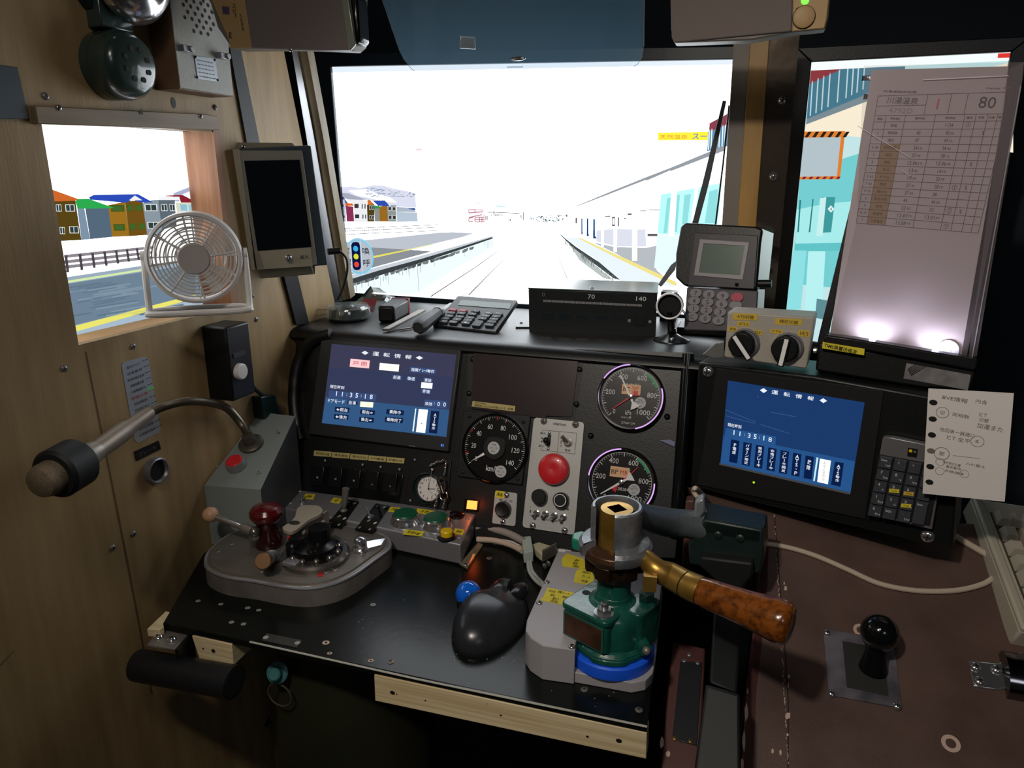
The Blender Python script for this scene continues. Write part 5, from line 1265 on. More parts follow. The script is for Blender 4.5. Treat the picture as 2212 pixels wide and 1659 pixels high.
for x, y, ang, ln in ((1630, 600, 128, 1), (1935, 632, 84, 1)):
    c = AS.L(*zX(x, y)[0], .012); mb = MB(AS, STEEL); mb.lathe([(.0195, 0), (.0195, .004), (.0175, .006), (.016, .004)], (c[0] + .003, c[1] + .001), 32); mb.build('knob_ring', t)
    mb = MB(AS, BLK); mb.lathe([(.0170, .003), (.0170, .012), (.0150, .014), (0, .014)], c, 32)
    d = (math.cos(math.radians(ang)), math.sin(math.radians(ang))); n_ = (-d[1], d[0]); q = lambda f, s: (c[0] + f * d[0] + s * n_[0], c[1] + f * d[1] + s * n_[1])
    mb.prism([q(-.022, -.0042), q(.0165, -.0042), q(.0165, .0042), q(-.022, .0042)], .013, .020); mb.m(GAUGEW); mb.prism([q(-.0205, -.0026), q(.015, -.0026), q(.015, .0026), q(-.0205, .0026)], .020, .0206); mb.build('knob', t, bevel=.0006)
mb = MB(WORLD, M('bracket_plate', '#8f8d8a', .35, .6)); P = [Y(1.04).hit(*p) for p in zX(1360, 670, 1450, 590, 1510, 578, 1508, 690, 1440, 698)]; mb.hull(P, [p + Vector((0, .004, 0)) for p in P]); mb.build('bracket', t, bevel=.0008); settle(t)

# ================================================================== right hand display housing
zR = zm(1480, 700, 3.022)
hs = thing('display_housing', 'wide black housing panel turned towards the driver on the brown side desk', 'housing')
mb = MB(TM, BLK); q = TM.Ls([(1508, 783), (1760, 812), (2075, 868), (2060, 1180), (1985, 1172), (1489, 1052)]); mb.prism(q, -.09, 0); mb.build('panel', hs, bevel=.003)
for x, y in ((150, 312), (1583, 1385)): screw(hs, TM, *zR(x, y)[0], .008, CHROME)
mb = MB(TM, BLKM); q = TM.Ls(zR(210, 285, 1300, 430, 1180, 1270, 80, 1045)); mb.prism(q, 0, .003); mb.build('inset', hs, bevel=.001)
mb = MB(TM, E('#9ac818', 1.6)); mb.disc(TM.L(*zR(448, 1034)[0], .0034), .0016, .0034, 12); mb.build('power_light', hs)
settle(hs)
t = thing('train_display', 'blue train information display with a long row of dark labels above the brown desk', 'display')
S2 = TM.up(.0034)
mb = MB(S2, M('screen_rim', '#6a6e76', .35)); mb.pf(zR(225, 905, 1080, 1100, 1076, 1114, 222, 918), .0001); mb.build('rim', t)
mb = MB(S2, E('#1e3f72', .85)); mb.pf(zR(280, 368, 1172, 512, 1080, 1100, 230, 908), .0002)
mb.m(E('#2a5a94', .85)); mb.pf(zR(252, 728, 590, 790, 1108, 895, 1080, 1100, 230, 908), .0004); mb.pf(zR(268, 678, 592, 735, 590, 792, 258, 728), .0005)
mb.m(WH)
for x, y in ((512, 434), (902, 500)): mb.pf(zR(x - 24, y - 2, x, y - 16, x + 24, y + 2, x, y + 16), .0007)
for i, ch in enumerate('運転情報'): mb.t(ch, *zR(586 + i * 78, 446 + i * 13)[0], 14, 9, .0008, bold=True)
mb.t('現在時刻', *zR(322, 664)[0], 30, 8, .0008, bold=True)
for ch, x, y in (('1', 319, 708), ('1', 358, 716), (':', 389, 722), ('3', 418, 728), ('5', 457, 735), (':', 485, 742), ('1', 514, 745), ('8', 555, 754)): mb.t(ch, *zR(x, y)[0], 2 if ch == ':' else (2.4 if ch == '1' else 8), 6 if ch == ':' else 10, .0008, bold=True)
for i, s in enumerate(('P電源', 'パターン接近', '常用ブレーキ', '非常ブレーキ', 'ブレーキ開放', 'ATS-P', '故障')):
    x = 300 + i * 81; y = 752 + i * 17.5; mb.m(E('#0c2250', .8)); mb.pf(zR(x, y, x + 55, y + 11, x + 40, y + 158, x - 13, y + 148), .0007)
    mb.m(WH); mb.tvert(s, *zR(x + 22, y + (62 if len(s) < 4 else 80))[0], 8, 24 if len(s) < 4 else 44, .0009, dx=-4, bold=True)
mb.m(E('#bfe4f4', 1.1)); mb.pf(zR(858, 870, 870, 872, 846, 1026, 836, 1024), .0007)
mb.m(E('#fafcff', 1.2)); mb.pf(zR(880, 878, 952, 892, 932, 1046, 862, 1030), .0007); mb.m(E('#c0b0a0', .9)); mb.tvert('ATS電源', *zR(906, 960)[0], 6, 44, .0009, dx=-4)
mb.m(E('#0c2250', .8)); mb.pf(zR(978, 898, 1036, 908, 1014, 1062, 952, 1048), .0007); mb.m(WH); mb.tvert('ATS動作', *zR(997, 975)[0], 8, 38, .0009, dx=-4, bold=True)
mb.m(E('#3a5c8e', .9))
for a in ((262, 560, 460, 640), (490, 655, 680, 715), (560, 575, 720, 605), (470, 470, 480, 480), (270, 600, 455, 650)): p = zR(*a); mb.pline(p[0], p[1], .0009, .0006)
mb.build('screen', t); settle(t)
# numeric keypad
t = thing('numeric_keypad', 'silver-framed numeric keypad with dark keys and yellow tape hung on the black housing', 'keypad')
N3 = TM.up(.001)
mb = MB(N3, SILVER); mb.pprism(zR(1290, 738, 1352, 740, 1700, 810, 1612, 1345, 1195, 1242), 0, .010); mb.build('frame', t, bevel=.0015)
mb = MB(N3, BLKM); mb.pprism(zR(1262, 850, 1672, 925, 1598, 1318, 1212, 1238), .010, .011); mb.build('key_bed', t)
mb = MB(N3, BLK); mb.pprism(zR(1455, 808, 1518, 818, 1510, 868, 1450, 860), .010, .012); mb.m(YELB); c = N3.L(*zR(1472, 828)[0], .0122); mb.disc(c, .0020, .0123, 12); mb.m(INKG); mb.disc(N3.L(*zR(1500, 834)[0], .0122), .0015, .0123, 12); mb.build('status_window', t)
u_ = (95, 18); v_ = (-17, 79)
o0 = (1270, 862)
cell = lambda i, j: (o0[0] + u_[0] * i + v_[0] * j, o0[1] + u_[1] * i + v_[1] * j)
keys = [['Num', '/', '*', ''], ['7', '8', '9', '+'], ['4', '5', '6', ''], ['1', '2', '3', 'Enter'], ['0', '000', '.', '']]
sub = {'7': 'Home', '8': '↑', '9': 'PgUp', '4': '←', '6': '→', '1': 'End', '2': '↓', '3': 'PgDn', '0': 'Ins', '.': 'Del', 'Num': 'Lock'}
M('pad_key', '#3d3f45', .45)
for j, r in enumerate(keys):
    for i, s in enumerate(r):
        if i == 3 and j in (4,): continue
        jj = j + (2 if (i == 3 and j == 3) else 1)
        a, b, c, d = cell(i, j), cell(i + .93, j), cell(i + .93, jj - .08), cell(i, jj - .08)
        mb = MB(N3, 'pad_key'); q = N3.Ls(zR(*a, *b, *c, *d), .015); k = sum(p[0] for p in q) / 4, sum(p[1] for p in q) / 4
        mb.prism(q, .011, .015, [(k[0] + (p[0] - k[0]) * .88, k[1] + (p[1] - k[1]) * .9) for p in q]); mb.m(INKW)
        if s: mb.t(s, *zR(a[0] + 30, a[1] + 26)[0], 4.5 if len(s) == 1 else 13, 6 if len(s) == 1 else 5, .0154)
        if s in sub: mb.t(sub[s], *zR(a[0] + 55, a[1] + 62)[0], 11 if len(sub[s]) > 1 else 6, 4.5, .0154)
        if s in ('5', '6', '3'): mb.m(YEL if s != '6' else 'tape_mustard'); mb.pf(zR(a[0] + 2, a[1] + 36, a[0] + 68, a[1] + 42, a[0] + 64, a[1] + 66, a[0] - 2, a[1] + 60), .0158); mb.m(INK); mb.t('川州', *zR(a[0] + 34, a[1] + 52)[0], 12, 4, .0161)
        mb.build('key', t)
settle(t)
# loose leaf note
t_ = thing('note_paper', 'white loose-leaf note with pencil writing and punched holes hanging beside the numeric keypad', 'paper')
NP = TM.up(.028)
mb = MB(NP, PAPER); mb.pprism(zR(1588, 420, 2146, 452, 2086, 1160, 1550, 1106), 0, .0006)
mb.m(BLKM)
for x, y in ((1620, 512), (1616, 620), (1611, 724), (1605, 828), (1600, 931), (1595, 1032)):
    c = NP.L(*zR(x, y)[0], .0008); mb.m(BLKM if y != 828 else INKG); mb.disc(c, .0042, .0009, 16, .0033)
mb.m(INKG)
for s, x, y, w, h in (('BVE情報', 1762, 490, 56, 10), ('内含', 1935, 508, 26, 9), ('旧', 1680, 578, 9, 8), ('両相数', 1800, 598, 38, 8), ('ヒT', 1945, 592, 17, 8), ('切替', 1950, 628, 22, 9), ('加運また', 1990, 676, 58, 11), ('他回串一器適に', 1775, 708, 78, 9), ('ヒT 全平', 1785, 752, 52, 10), ('本', 1906, 766, 9, 8), ('部', 1675, 845, 12, 9), ('信号表示位置', 1740, 912, 40, 6), ('入れ替え', 1895, 922, 44, 6), ('基本動作', 1752, 938, 34, 6), ('点検順序', 1755, 968, 44, 6)):
    mb.t(s, *zR(x, y)[0], w, h, .0009, rot=-2)
for x, y, r in ((1680, 578, .0085), (1908, 766, .0085), (1675, 846, .010), (1665, 900, .006), (1822, 978, .006), (1662, 960, .006)):
    c = NP.L(*zR(x, y)[0], .0009); mb.ring(c, r * .72, r * .78, .0009, n=28)
p = zR(1748, 858, 1925, 878); mb.pline(p[0], p[1], .0004, .0009)
mb.build('sheet', t_); settle(t_)

# ---- timetable holder
zD2 = zm(1660, 100, 2.44)
DC = Fr((.2, 1.0, CZ - .235), (.985, -.13, -.075), (0, .07, 1))
t = thing('timetable_holder', 'black timetable holder with an angled tray standing on the housing at the right', 'holder')
mb = MB(DC, BLK); mb.pprism([(1846, 408), (1852, 414), (1850, 440), (1790, 722), (2112, 775), (2110, 800), (1765, 745), (1768, 728)], -.006, .004); mb.build('back_plate', t, bevel=.001)
mb = MB(DC, M('tray_black', '#1a1a1c', .3)); mb.pprism(zR(910, 70, 1100, 95, 1800, 212, 1910, 240, 1905, 290, 1880, 300, 900, 120), -.006, .030); mb.build('tray', t, bevel=.003)
mb = MB(DC, BLK); mb.pprism(zR(870, 120, 1905, 285, 1870, 430, 1560, 420, 850, 305), -.03, .022); mb.build('front', t, bevel=.003)
mb = MB(DC, YEL); mb.pprism(zR(898, 118, 1172, 162, 1168, 204, 894, 158), .022, .0315); mb.m(INK); mb.t('TIMS装置改修済', *zR(1014, 160)[0], 74, 9.5, .0320, rot=-4, bold=True); mb.build('yellow_label', t)
mb = MB(DC, M('worn_silver_tape', '#8b8888', .45, .2, hx2='#6e6b6c', scale=50)); mb.pprism(zR(1445, 255, 1865, 332, 1845, 432, 1425, 355), .022, .0228)
mb.m(BLK)
for k in range(6): mb.pf(zR(1500 + k * 14, 262 + k * 3, 1506 + k * 14, 263 + k * 3, 1455 + k * 4, 300 + k * 8, 1450 + k * 4, 296 + k * 8), .0230)
mb.build('silver_tape', t)
for x, y in ((548, 1545), (880, 1600)):
    c = DC.L(*zD2(x, y)[0], .010); mb = MB(DC, E('#dfe2ff', 30)); mb.disc(c, .0035, .0105, 16); mb.build('led', t)
    L = bpy.data.lights.new('reading_light', 'SPOT'); L.energy = .85; L.color = (.80, .82, 1); L.spot_size = math.radians(150); L.shadow_soft_size = .006; L.spot_blend = .8
    o = bpy.data.objects.new('reading_light', L); o.location = DC.W(c[0], c[1] - .002, .026); COL.objects.link(o)
    o.rotation_euler = (DC.v * 1 - DC.n * .9).to_track_quat('-Z', 'Y').to_euler()
mb = MB(WORLD, BLK); p = DC.hit(1800, 770, -.02); mb.tube([DC.hit(1765, 757, 0), DC.hit(1775, 757, 0)], .008, 12); mb.m(STEEL); mb.tube([DC.hit(1757, 757, 0), DC.hit(1764, 757, 0)], .004, 8); mb.build('pivot_screw', t)
settle(t)
tt = thing('timetable', 'train timetable sheet listing stops and times in a clear sleeve, lit from below', 'timetable')
TP = DC.up(.0046)
mb = MB(TP, PAPERP); mb.pprism(zD2(545, 125, 1265, 105, 1240, 330, 1015, 1635, 325, 1512), 0, .0005)
# table drawn in sheet coordinates
A4 = [zD2(*p)[0] for p in ((578, 262), (1278, 240), (1105, 985), (462, 932))]
def sh(a, b):   # bilinear position in the table
    x = (1 - b) * ((1 - a) * A4[0][0] + a * A4[1][0]) + b * ((1 - a) * A4[3][0] + a * A4[2][0])
    y = (1 - b) * ((1 - a) * A4[0][1] + a * A4[1][1]) + b * ((1 - a) * A4[3][1] + a * A4[2][1])
    return x, y
nrow = 14; y0 = .205; ys = [y0 + (1 - y0) * k / nrow for k in range(nrow + 1)]; hd = .155
xs = [0, .088, .235, .465, .69, .775, .865, .94, 1]
mb.m(PAPERT); mb.pf([sh(xs[1], ys[3]), sh(xs[2], ys[3]), sh(xs[2], 1), sh(xs[1], 1)], .0007)
ZT = .0009; mb.m(M('table_line', '#33262c', .6))
ln = lambda a, b, w=.0005: mb.pline(sh(*a), sh(*b), w, ZT)
for y in ys + [0, hd]: ln((0, y), (1, y))
for x in (0, 1): ln((x, 0), (x, 1))
for x in xs[1:-1]: ln((x, hd), (x, 1))
for x in (.375, .555, .68): ln((x, 0), (x, hd))
ln((0, .08), (.375, .08))
mb.t('80', *sh(.84, .072), 37, 25, ZT); mb.t('川湯温泉', *sh(.19, .042), 68, 15, ZT); mb.m(M('table_grey', '#8c7c84', .6)); mb.t('4792D', *sh(.19, .118), 52, 11, ZT)
mb.m(M('table_red', '#b04848', .6)); mb.t('1', *sh(.465, .075), 8, 22, ZT)
mb.m('table_line'); mb.t('列車運転時刻表', *sh(.16, -.028), 72, 5, ZT); mb.t('平成30年', *sh(.86, -.028), 32, 4, ZT); mb.m('table_red'); mb.t('全休', *sh(.96, -.03), 16, 5, ZT); mb.m('table_line')
for s, x in (('運転', .045), ('停車場名', .16), ('着時刻', .35), ('発時刻', .58), ('着発', .73), ('制限', .82), ('記事', .9), ('備考', .97)): mb.t(s, *sh(x, (hd + y0) / 2), 13 if len(s) < 3 else 22, 5.5, ZT)
tab = [('', '釧路', '', '1134'), ('4', '東釧路', '40', '40 30'), ('7', '遠矢', '47', '47 15'), ('6 45', '釧路湿原', '54 15', '54 45'), ('5', '細岡', '57 45', '58 15'), ('8', '塘路', '12.06 15', '12.06 45'), ('7', '茅沼', '13 45', '14 15'), ('5 45', '五十石', '19 45', '20 15'), ('7 30', '標茶', '27 45', '28 15'), ('9 15', '磯分内', '37 30', '38'), ('6', '南弟子屈', '44', '44 30'), ('8', '摩周', '52 30', '53'), ('8 15', '美留和', '13.01 15', '13.01 45'), ('7', '川湯温泉', '13.08 45', '=')]
for k, (a, n_, p, q) in enumerate(tab):
    y = (ys[k] + ys[k + 1]) / 2
    for s, x, w, h, al in ((a, .045, 3.4, 5.5, 0), (n_, .16, 7.0, 6.5, 0)):
        if s: mb.t(s, *sh(x, y), w * max(1, len(s)) if len(s) > 1 else w * .8, h, ZT)
    for s, x in ((p, .36), (q, .585)):
        if not s: continue
        m_ = s.split(' '); big = m_[0]; px, py = sh(x, y); w = 4.2 * len(big); mb.t(big, px, py, w, 8 if s != '=' else 3, ZT)
        if len(m_) > 1: mb.t(m_[1], px + w / 2 + 6, py + 1, 7.5, 5, ZT)
for x, y in ((.73, ys[8] + .028), (.73, ys[11] + .028), (.73, ys[13] + .028), (.73, ys[0] + .02)): mb.t('①', *sh(x, y), 11, 12, ZT)
for x, y in ((.82, ys[11] + .028), (.82, ys[5] + .028), (.86, ys[1] + .03), (.82, ys[8] + .028)): mb.tvert('制限', *sh(x, y), 4.5, 10, ZT)
mb.build('sheet', tt)
mb = MB(DC.up(.0068), SLEEVE); mb.pf([(1866, 142), (2212, 134), (2206, 190), (2088, 772), (1793, 721), (1850, 480)], 0)
mb.pf([(2176, 150), (2212, 134), (2206, 190), (2110, 770), (2092, 770)], .0004)
mb.build('clear_sleeve', tt)
mb = MB(DC.up(.0078), M('sleeve_edge', '#8c8890', .3)); p = [(2205, 185), (2100, 772)]; mb.pline(p[0], p[1], .0012, 0)
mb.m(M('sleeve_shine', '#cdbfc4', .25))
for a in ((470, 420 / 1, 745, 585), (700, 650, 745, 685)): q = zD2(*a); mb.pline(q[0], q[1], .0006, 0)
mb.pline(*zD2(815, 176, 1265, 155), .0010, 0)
mb.build('sleeve_crease', tt)
mb = MB(DC.up(.0080), M('circle_label', '#c8c4d4', .5)); c = mb.fr.L(*zR(1712, 172)[0]); mb.disc(c, .0125, 0, 28); mb.m(INKG); mb.ring(c, .0122, .0128, .0002); mb.tl('DH', c[0], c[1], .008, .004, .0003); mb.build('round_sticker', tt)
settle(tt)
# ================================================================== driving desk
z5 = zm(430, 1050, 5.027); z6 = zm(700, 1040, 6.144); z9 = zm(200, 1250, 3.16); z10 = zm(500, 1200, 2.404); z5b = zm(960, 1040, 2.680)
dk = thing('driving_desk', 'black painted desk board with scratches and bare screw spots under the controls', 'desk')
mb = MB(DESK, DESKB); mb.pprism([(352, 1346), (1398, 1568), (1440, 1180), (1240, 1155), (620, 1060), (440, 1195)], -.010, 0); mb.build('board', dk, bevel=.001)
mb = MB(DESK, M('scratch_grey', '#a5a49c', .6))
p = [DESK.hit(*q, 0) for q in ((540, 1385), (900, 1465), (1398, 1568))]
for i in range(2): mb.tube([p[i] + Vector((0, -.0004, -.0008)), p[i + 1] + Vector((0, -.0004, -.0008))], .0013, 6)
for x, y, r in ((428, 1298, .0035), (477, 1305, .0035), (535, 1313, .0038), (559, 1318, .0035), (500, 1344, .0036), (526, 1348, .0036), (806, 1306, .004), (801, 1427, .0036), (712, 1411, .0032), (704, 1388, .0048)):
    c = DESK.L(x, y, .0004); mb.m(CHIP if y > 1380 else M('spot_grey', '#8e8e88', .6) if 'spot_grey' not in MATS else 'spot_grey'); mb.disc(c, r, .0004, 9, r * .9)
    mb.m(BLKM if y > 1380 else INKG); mb.disc(c, r * .4, .0006, 8)
random.seed(11)
mb.m('scratch_grey')
for k in range(40):
    x, y = random.choice([(random.gauss(800, 60), random.gauss(1350, 30)), (random.gauss(985, 30), random.gauss(1425, 16)), (random.gauss(1060, 60), random.gauss(1440, 22)), (random.gauss(1290, 60), random.gauss(1500, 14))])
    if x > 1380: continue
    c = DESK.L(x, y, .0004); a = random.random() * 3; l = .0006 + random.random() * .0022; mb.line(c, (c[0] + l * math.cos(a), c[1] + l * math.sin(a)), .0006, .0004)
mb.build('wear_mark', dk, kind='stuff')
for x, y in ((844, 1430), (1380, 1534), (1262, 1490), (1057, 1206)): screw(dk, DESK, x, y, .0042, STEELD, 0, .3)
mb = MB(DESK, M('bare_plate', '#4b4a48', .35, .6)); mb.pprism(z9(1190, 372, 1428, 420, 1392, 470, 1152, 418), 0, .0008); mb.m('spot_grey')
for x, y in ((1182, 400), (1398, 438)): mb.disc(DESK.L(*z9(x, y)[0], .001), .0036, .001, 12)
mb.build('small_plate', dk)
settle(dk)
FRT = FY(.648)
t = thing('pine_batten', 'pale pine batten screwed along the front edge below the black desk board', 'batten')
_o = Vector((0, -.0012, 0)); F1 = from3(DESK.hit(809, 1444, 0) + _o, DESK.hit(1397, 1568, 0) + _o, DESK.hit(809, 1444, 0) + _o + Vector((0, 0, 1)))
mb = MB(F1, PINE); mb.pprism([(808, 1458), (1397, 1584), (1396, 1640), (810, 1514)], -.02, 0); mb.build('board', t, bevel=.0008)
mb = MB(F1, INK)
for x, y, r in ((848, 1496, .0034), (857, 1499, .001), (919, 1513, .0012), (1082, 1545, .0014), (1269, 1591, .0018), (1337, 1600, .0034)): mb.disc(F1.L(x, y), r, .0003, 9, r * .8)
mb.build('screw_hole', t); settle(t)
t = thing('pine_block', 'short pale pine block under the desk edge behind the black grip handle', 'block')
F1b = from3(DESK.hit(415, 1361, 0) + _o, DESK.hit(504, 1379, 0) + _o, DESK.hit(415, 1361, 0) + _o + Vector((0, 0, 1)))
mb = MB(F1b, PINE); mb.pprism([(414, 1374), (500, 1392), (505, 1438), (432, 1428)], -.06, 0); mb.m(INK); mb.disc(F1b.L(461, 1406), .003, .0003, 9); mb.disc(F1b.L(439, 1401), .0014, .0003, 8); mb.build('block', t, bevel=.0008)
mb = MB(FZ(DZ - .001), PINE); mb.pprism([(317, 1359), (358, 1320), (379, 1324), (352, 1346), (354, 1354), (344, 1361)], -.011, 0); mb.build('end_piece', t, bevel=.0008); settle(t)
# black grip handle
t = thing('grip_handle', 'black half-round grip handle with a screwed metal flange below the desk corner', 'handle')
G = Y(.615)
a, b = G.hit(300, 1437), G.hit(505, 1474)
mb = MB(WORLD, M('grip_black', '#17191d', .4)); mb.tube([a + Vector((-.008, 0, 0)), a, b, b + Vector((.001, 0, 0))], [.012, .0205, .0205, .0205], 28)
mb.m(BLKM); mb.tube([b + Vector((.0012, 0, 0)), b + Vector((.0016, 0, 0))], .018, 28); mb.build('grip', t)
mb = MB(FZ(DZ - .012), STEELD); mb.pprism(z9(450, 340, 662, 368, 560, 478, 370, 452), -.004, 0); mb.build('flange', t, bevel=.001)
for x, y in ((450, 403), (540, 420)): screw(t, FZ(DZ - .012), *z9(x, y)[0], .0062, CHROME)
mb = MB(WORLD, BLK); c0, c1 = FZ(DZ - .014).hit(*z9(560, 478)[0]), FZ(DZ - .014).hit(*z9(662, 372)[0]); mb.hull([c0, c1, c1 + Vector((.006, 0, 0)), c0 + Vector((.006, 0, 0))], [Vector((p.x, p.y, a.z - .004)) for p in (c0, c1, c1 + Vector((.006, 0, 0)), c0 + Vector((.006, 0, 0)))]); mb.build('web', t); settle(t)
# tank under the desk with drain cock and wire ring
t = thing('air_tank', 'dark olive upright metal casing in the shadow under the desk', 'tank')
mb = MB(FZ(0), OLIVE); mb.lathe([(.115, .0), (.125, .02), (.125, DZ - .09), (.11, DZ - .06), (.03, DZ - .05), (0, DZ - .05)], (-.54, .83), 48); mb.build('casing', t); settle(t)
t = thing('drain_cock', 'small teal cock with a hanging wire ring under the desk', 'valve')
a = Y(.695).hit(601, 1452)
mb = MB(Fr(a, (.96, .28, 0), (0, .45, .89)), TEAL); mb.lathe([(.009, -.03), (.009, -.004), (.0145, -.002), (.0145, .004), (.010, .006), (.0085, .006), (.0085, .016), (.0065, .018), (0, .018)], (0, 0), 28); mb.build('cock', t)
ctr = Y(.69).hit(602, 1503); mb = MB(WORLD, M('wire_grey', '#6a655a', .4, .7)); mb.tube([ctr + Vector((.0185 * math.cos(k * math.pi / 12), .002, .0175 * math.sin(k * math.pi / 12))) for k in range(24)], .0012, 6, closed=True); mb.build('wire_ring', t); settle(t)
for k in range(3):
    a, b = Y(.9).hit(440 + k * 16, 1668), Y(.9).hit(530 + k * 14, 1575); o = MB(WORLD, BLK).tube([a, a.lerp(b, .5) + Vector((0, 0, .006)), b, b + Vector((.05, .05, .03))], .005, 8, smooth=4).build('cable', label='dark cable running down through the shadow under the black desk', cat='cable', group='dark cables under the desk'); settle(o)

# ------------------------------------------------------------------ master controller
mc = thing('master_controller', 'steel master controller on a rounded base with a dark red knob on the desk', 'controller')
HT = .030; TOP = FZ(DZ + HT)
out = z5(60, 830, 70, 740, 130, 660, 230, 575, 420, 470, 800, 400, 1300, 400, 1750, 450, 2010, 520, 2085, 600, 2060, 680, 1900, 800, 1690, 950, 1460, 1052, 1180, 1100, 900, 1078, 600, 1022, 330, 985, 170, 935, 85, 880)
o2 = smooth_poly(TOP.Ls(out, 0), 3)
cx_, cy_ = sum(p[0] for p in o2) / len(o2), sum(p[1] for p in o2) / len(o2)
shr = lambda P, k: [(cx_ + (x - cx_) * k, cy_ + (y - cy_) * k) for x, y in P]
mb = MB(TOP, STEELD); mb.prism(o2, -HT, -.004); mb.prism(o2, -.004, 0, shr(o2, .965)); mb.build('base', mc, angle=50)
mb = MB(WORLD, STEEL); mb.tube([TOP.W(x, y, -.0025) for x, y in shr(o2, .988)], .0026, 8, closed=True); mb.build('edge_highlight', mc)  # added bright bead that stands in for the highlight along the edge
mb = MB(TOP, M('top_plate_steel', '#6e6962', .38, .5, hx2='#7c766e', scale=18)); mb.prism(shr(o2, .945), 0, .0025, shr(o2, .935)); mb.build('top_plate', mc, angle=50)
T2 = TOP.up(.0025)
for x, y in ((205, 710), (355, 630), (685, 927), (1482, 910), (1765, 738), (1385, 940), (1590, 600)): screw(mc, T2, *z5(x, y)[0], .0036, STEELD, 0, .4)
mb = MB(T2, REDM); mb.rect(*z5(1318, 960)[0], 12, 9, .0004); mb.build('red_mark', mc)
dc = T2.L(*z5(1265, 745)[0], .004); rx = abs(T2.L(*z5(1650, 745)[0], .004)[0] - dc[0])
DR = M('drum_steel', '#77736e', .25, .8)
mb = MB(T2, DR); mb.lathe([(rx, 0), (rx, .006), (rx * .93, .009), (rx * .80, .009), (rx * .80, .004)], dc, 56); mb.build('dial_ring', mc)
mb = MB(T2, M('drum_dark', '#1d1c1c', .25, .6)); mb.lathe([(rx * .80, .001), (rx * .80, .006), (rx * .66, .012), (rx * .62, .020), (rx * .40, .024), (rx * .2, .026), (0, .026)], dc, 48); mb.build('drum', mc)
mb = MB(T2, REDM); mb.ring(dc, rx * .95, rx * 1.0, .0066, -88, -80, 90); mb.build('ring_mark', mc)
cbp = T2.L(*z5(1235, 640)[0], .02); mb = MB(T2, M('cam_black', '#26272a', .2, .7)); mb.lathe([(.030, .006), (.029, .012), (.020, .017), (.0165, .019), (.0155, .043)], (cbp[0] + .004, cbp[1] + .012), 36); mb.lathe([(.010, .01), (.010, .026), (.008, .029)], (cbp[0] - .022, cbp[1] - .016), 24); mb.lathe([(.007, .01), (.007, .022), (.005, .024)], (cbp[0] + .010, cbp[1] - .018), 20); mb.build('cam_housing', mc)
mb = MB(T2, DR)
for k in range(7):
    a = math.radians(-150 + 32 * k); rr_ = rx * .72; mb.lathe([(.0042, .006), (.0042, .013), (.0028, .015)], (dc[0] + rr_ * math.cos(a), dc[1] + rr_ * math.sin(a)), 14)
mb.build('contact_pins', mc)
mb = MB(T2, STEEL); q_ = T2.L(*z5(1010, 900)[0]); mb.prism([(q_[0] - .012, q_[1] - .006), (q_[0] + .010, q_[1] - .006), (q_[0] + .014, q_[1] + .030), (q_[0] - .006, q_[1] + .030)], .006, .012); mb.build('latch_plate', mc, bevel=.001)
# cover plate (beige lever) over the drum
zc_ = DZ + HT + .0025 + .047; CV = FZ(zc_)
mb = MB(CV, M('cover_beige', '#8d8474', .45, bump=.2, bscale=300)); cv = CV.Ls(z5(905, 440, 975, 395, 1040, 330, 1058, 250, 1120, 208, 1290, 208, 1345, 255, 1310, 305, 1190, 362, 1095, 440, 1010, 492, 930, 478))
mb.prism(smooth_poly(cv, 2), -.006, 0); mb.m(BLKM); mb.disc(CV.L(*z5(1035, 400)[0]), .0085, .0004, 24, .0062); mb.build('cover_arm', mc, bevel=.001)
mb = MB(WORLD, RED); mb.tube([CV.hit(*z5(1205, 358)[0], -.004), CV.hit(*z5(960, 572)[0], -.012)], .0012, 8); mb.build('red_pointer', mc)
mb = MB(WORLD, STEELD); pa, pb = CV.hit(*z5(1330, 280)[0], -.004), CV.hit(*z5(1345, 400)[0], -.03); mb.hull([pa, pa + Vector((.006, .01, 0)), CV.hit(*z5(1220, 380)[0], -.006), CV.hit(*z5(960, 560)[0], -.012)], [p + Vector((0, 0, -.022)) for p in (pa, pa + Vector((.006, .01, 0)), CV.hit(*z5(1220, 380)[0], -.006), CV.hit(*z5(960, 560)[0], -.012))])
for x, y in ((1130, 505), (1190, 385), (1320, 345), (1345, 400)): p = CV.hit(*z5(x, y)[0], -.016); mb.ball(tuple(p), .0045, 12)
mb.build('arm_side', mc, bevel=.001)
mb = MB(WORLD, DR)    # short pins and rollers round the drum
for x, y, hh in ((1040, 700, .022), (1370, 480, .02), (1250, 600, .03), (1160, 690, .02)):
    p = T2.hit(*z5(x, y + 60)[0], 0); mb.tube([p, p + Vector((0, 0, hh * .8)), p + Vector((0, 0, hh))], [.009, .009, .006], 18)
mb.build('roller', mc)
# red knob on its neck
kb = T2.hit(*z5(765, 640)[0], .0); kz = lambda h: (kb.x, kb.y, DZ + HT + h)
KF = Fr(kb, (1, 0, 0), (0, 1, 0))
top_z = (Y(kb.y).hit(*z5(755, 210)[0]).z - kb.z)
mb = MB(KF, M('knob_dark', '#2a0a0c', .22, coat=.5)); mb.lathe([(.0195, 0), (.0215, .006), (.0205, .014), (.0165, top_z * .38), (.0150, top_z * .48), (.0170, top_z * .62)], (0, 0), 40); mb.build('knob_neck', mc)
mb = MB(KF, REDG); mb.lathe([(.0155, top_z * .58), (.0205, top_z * .66), (.0242, top_z * .76), (.0240, top_z * .86), (.0195, top_z * .95), (.011, top_z * .99), (0, top_z)], (0, 0), 44); mb.build('knob', mc)
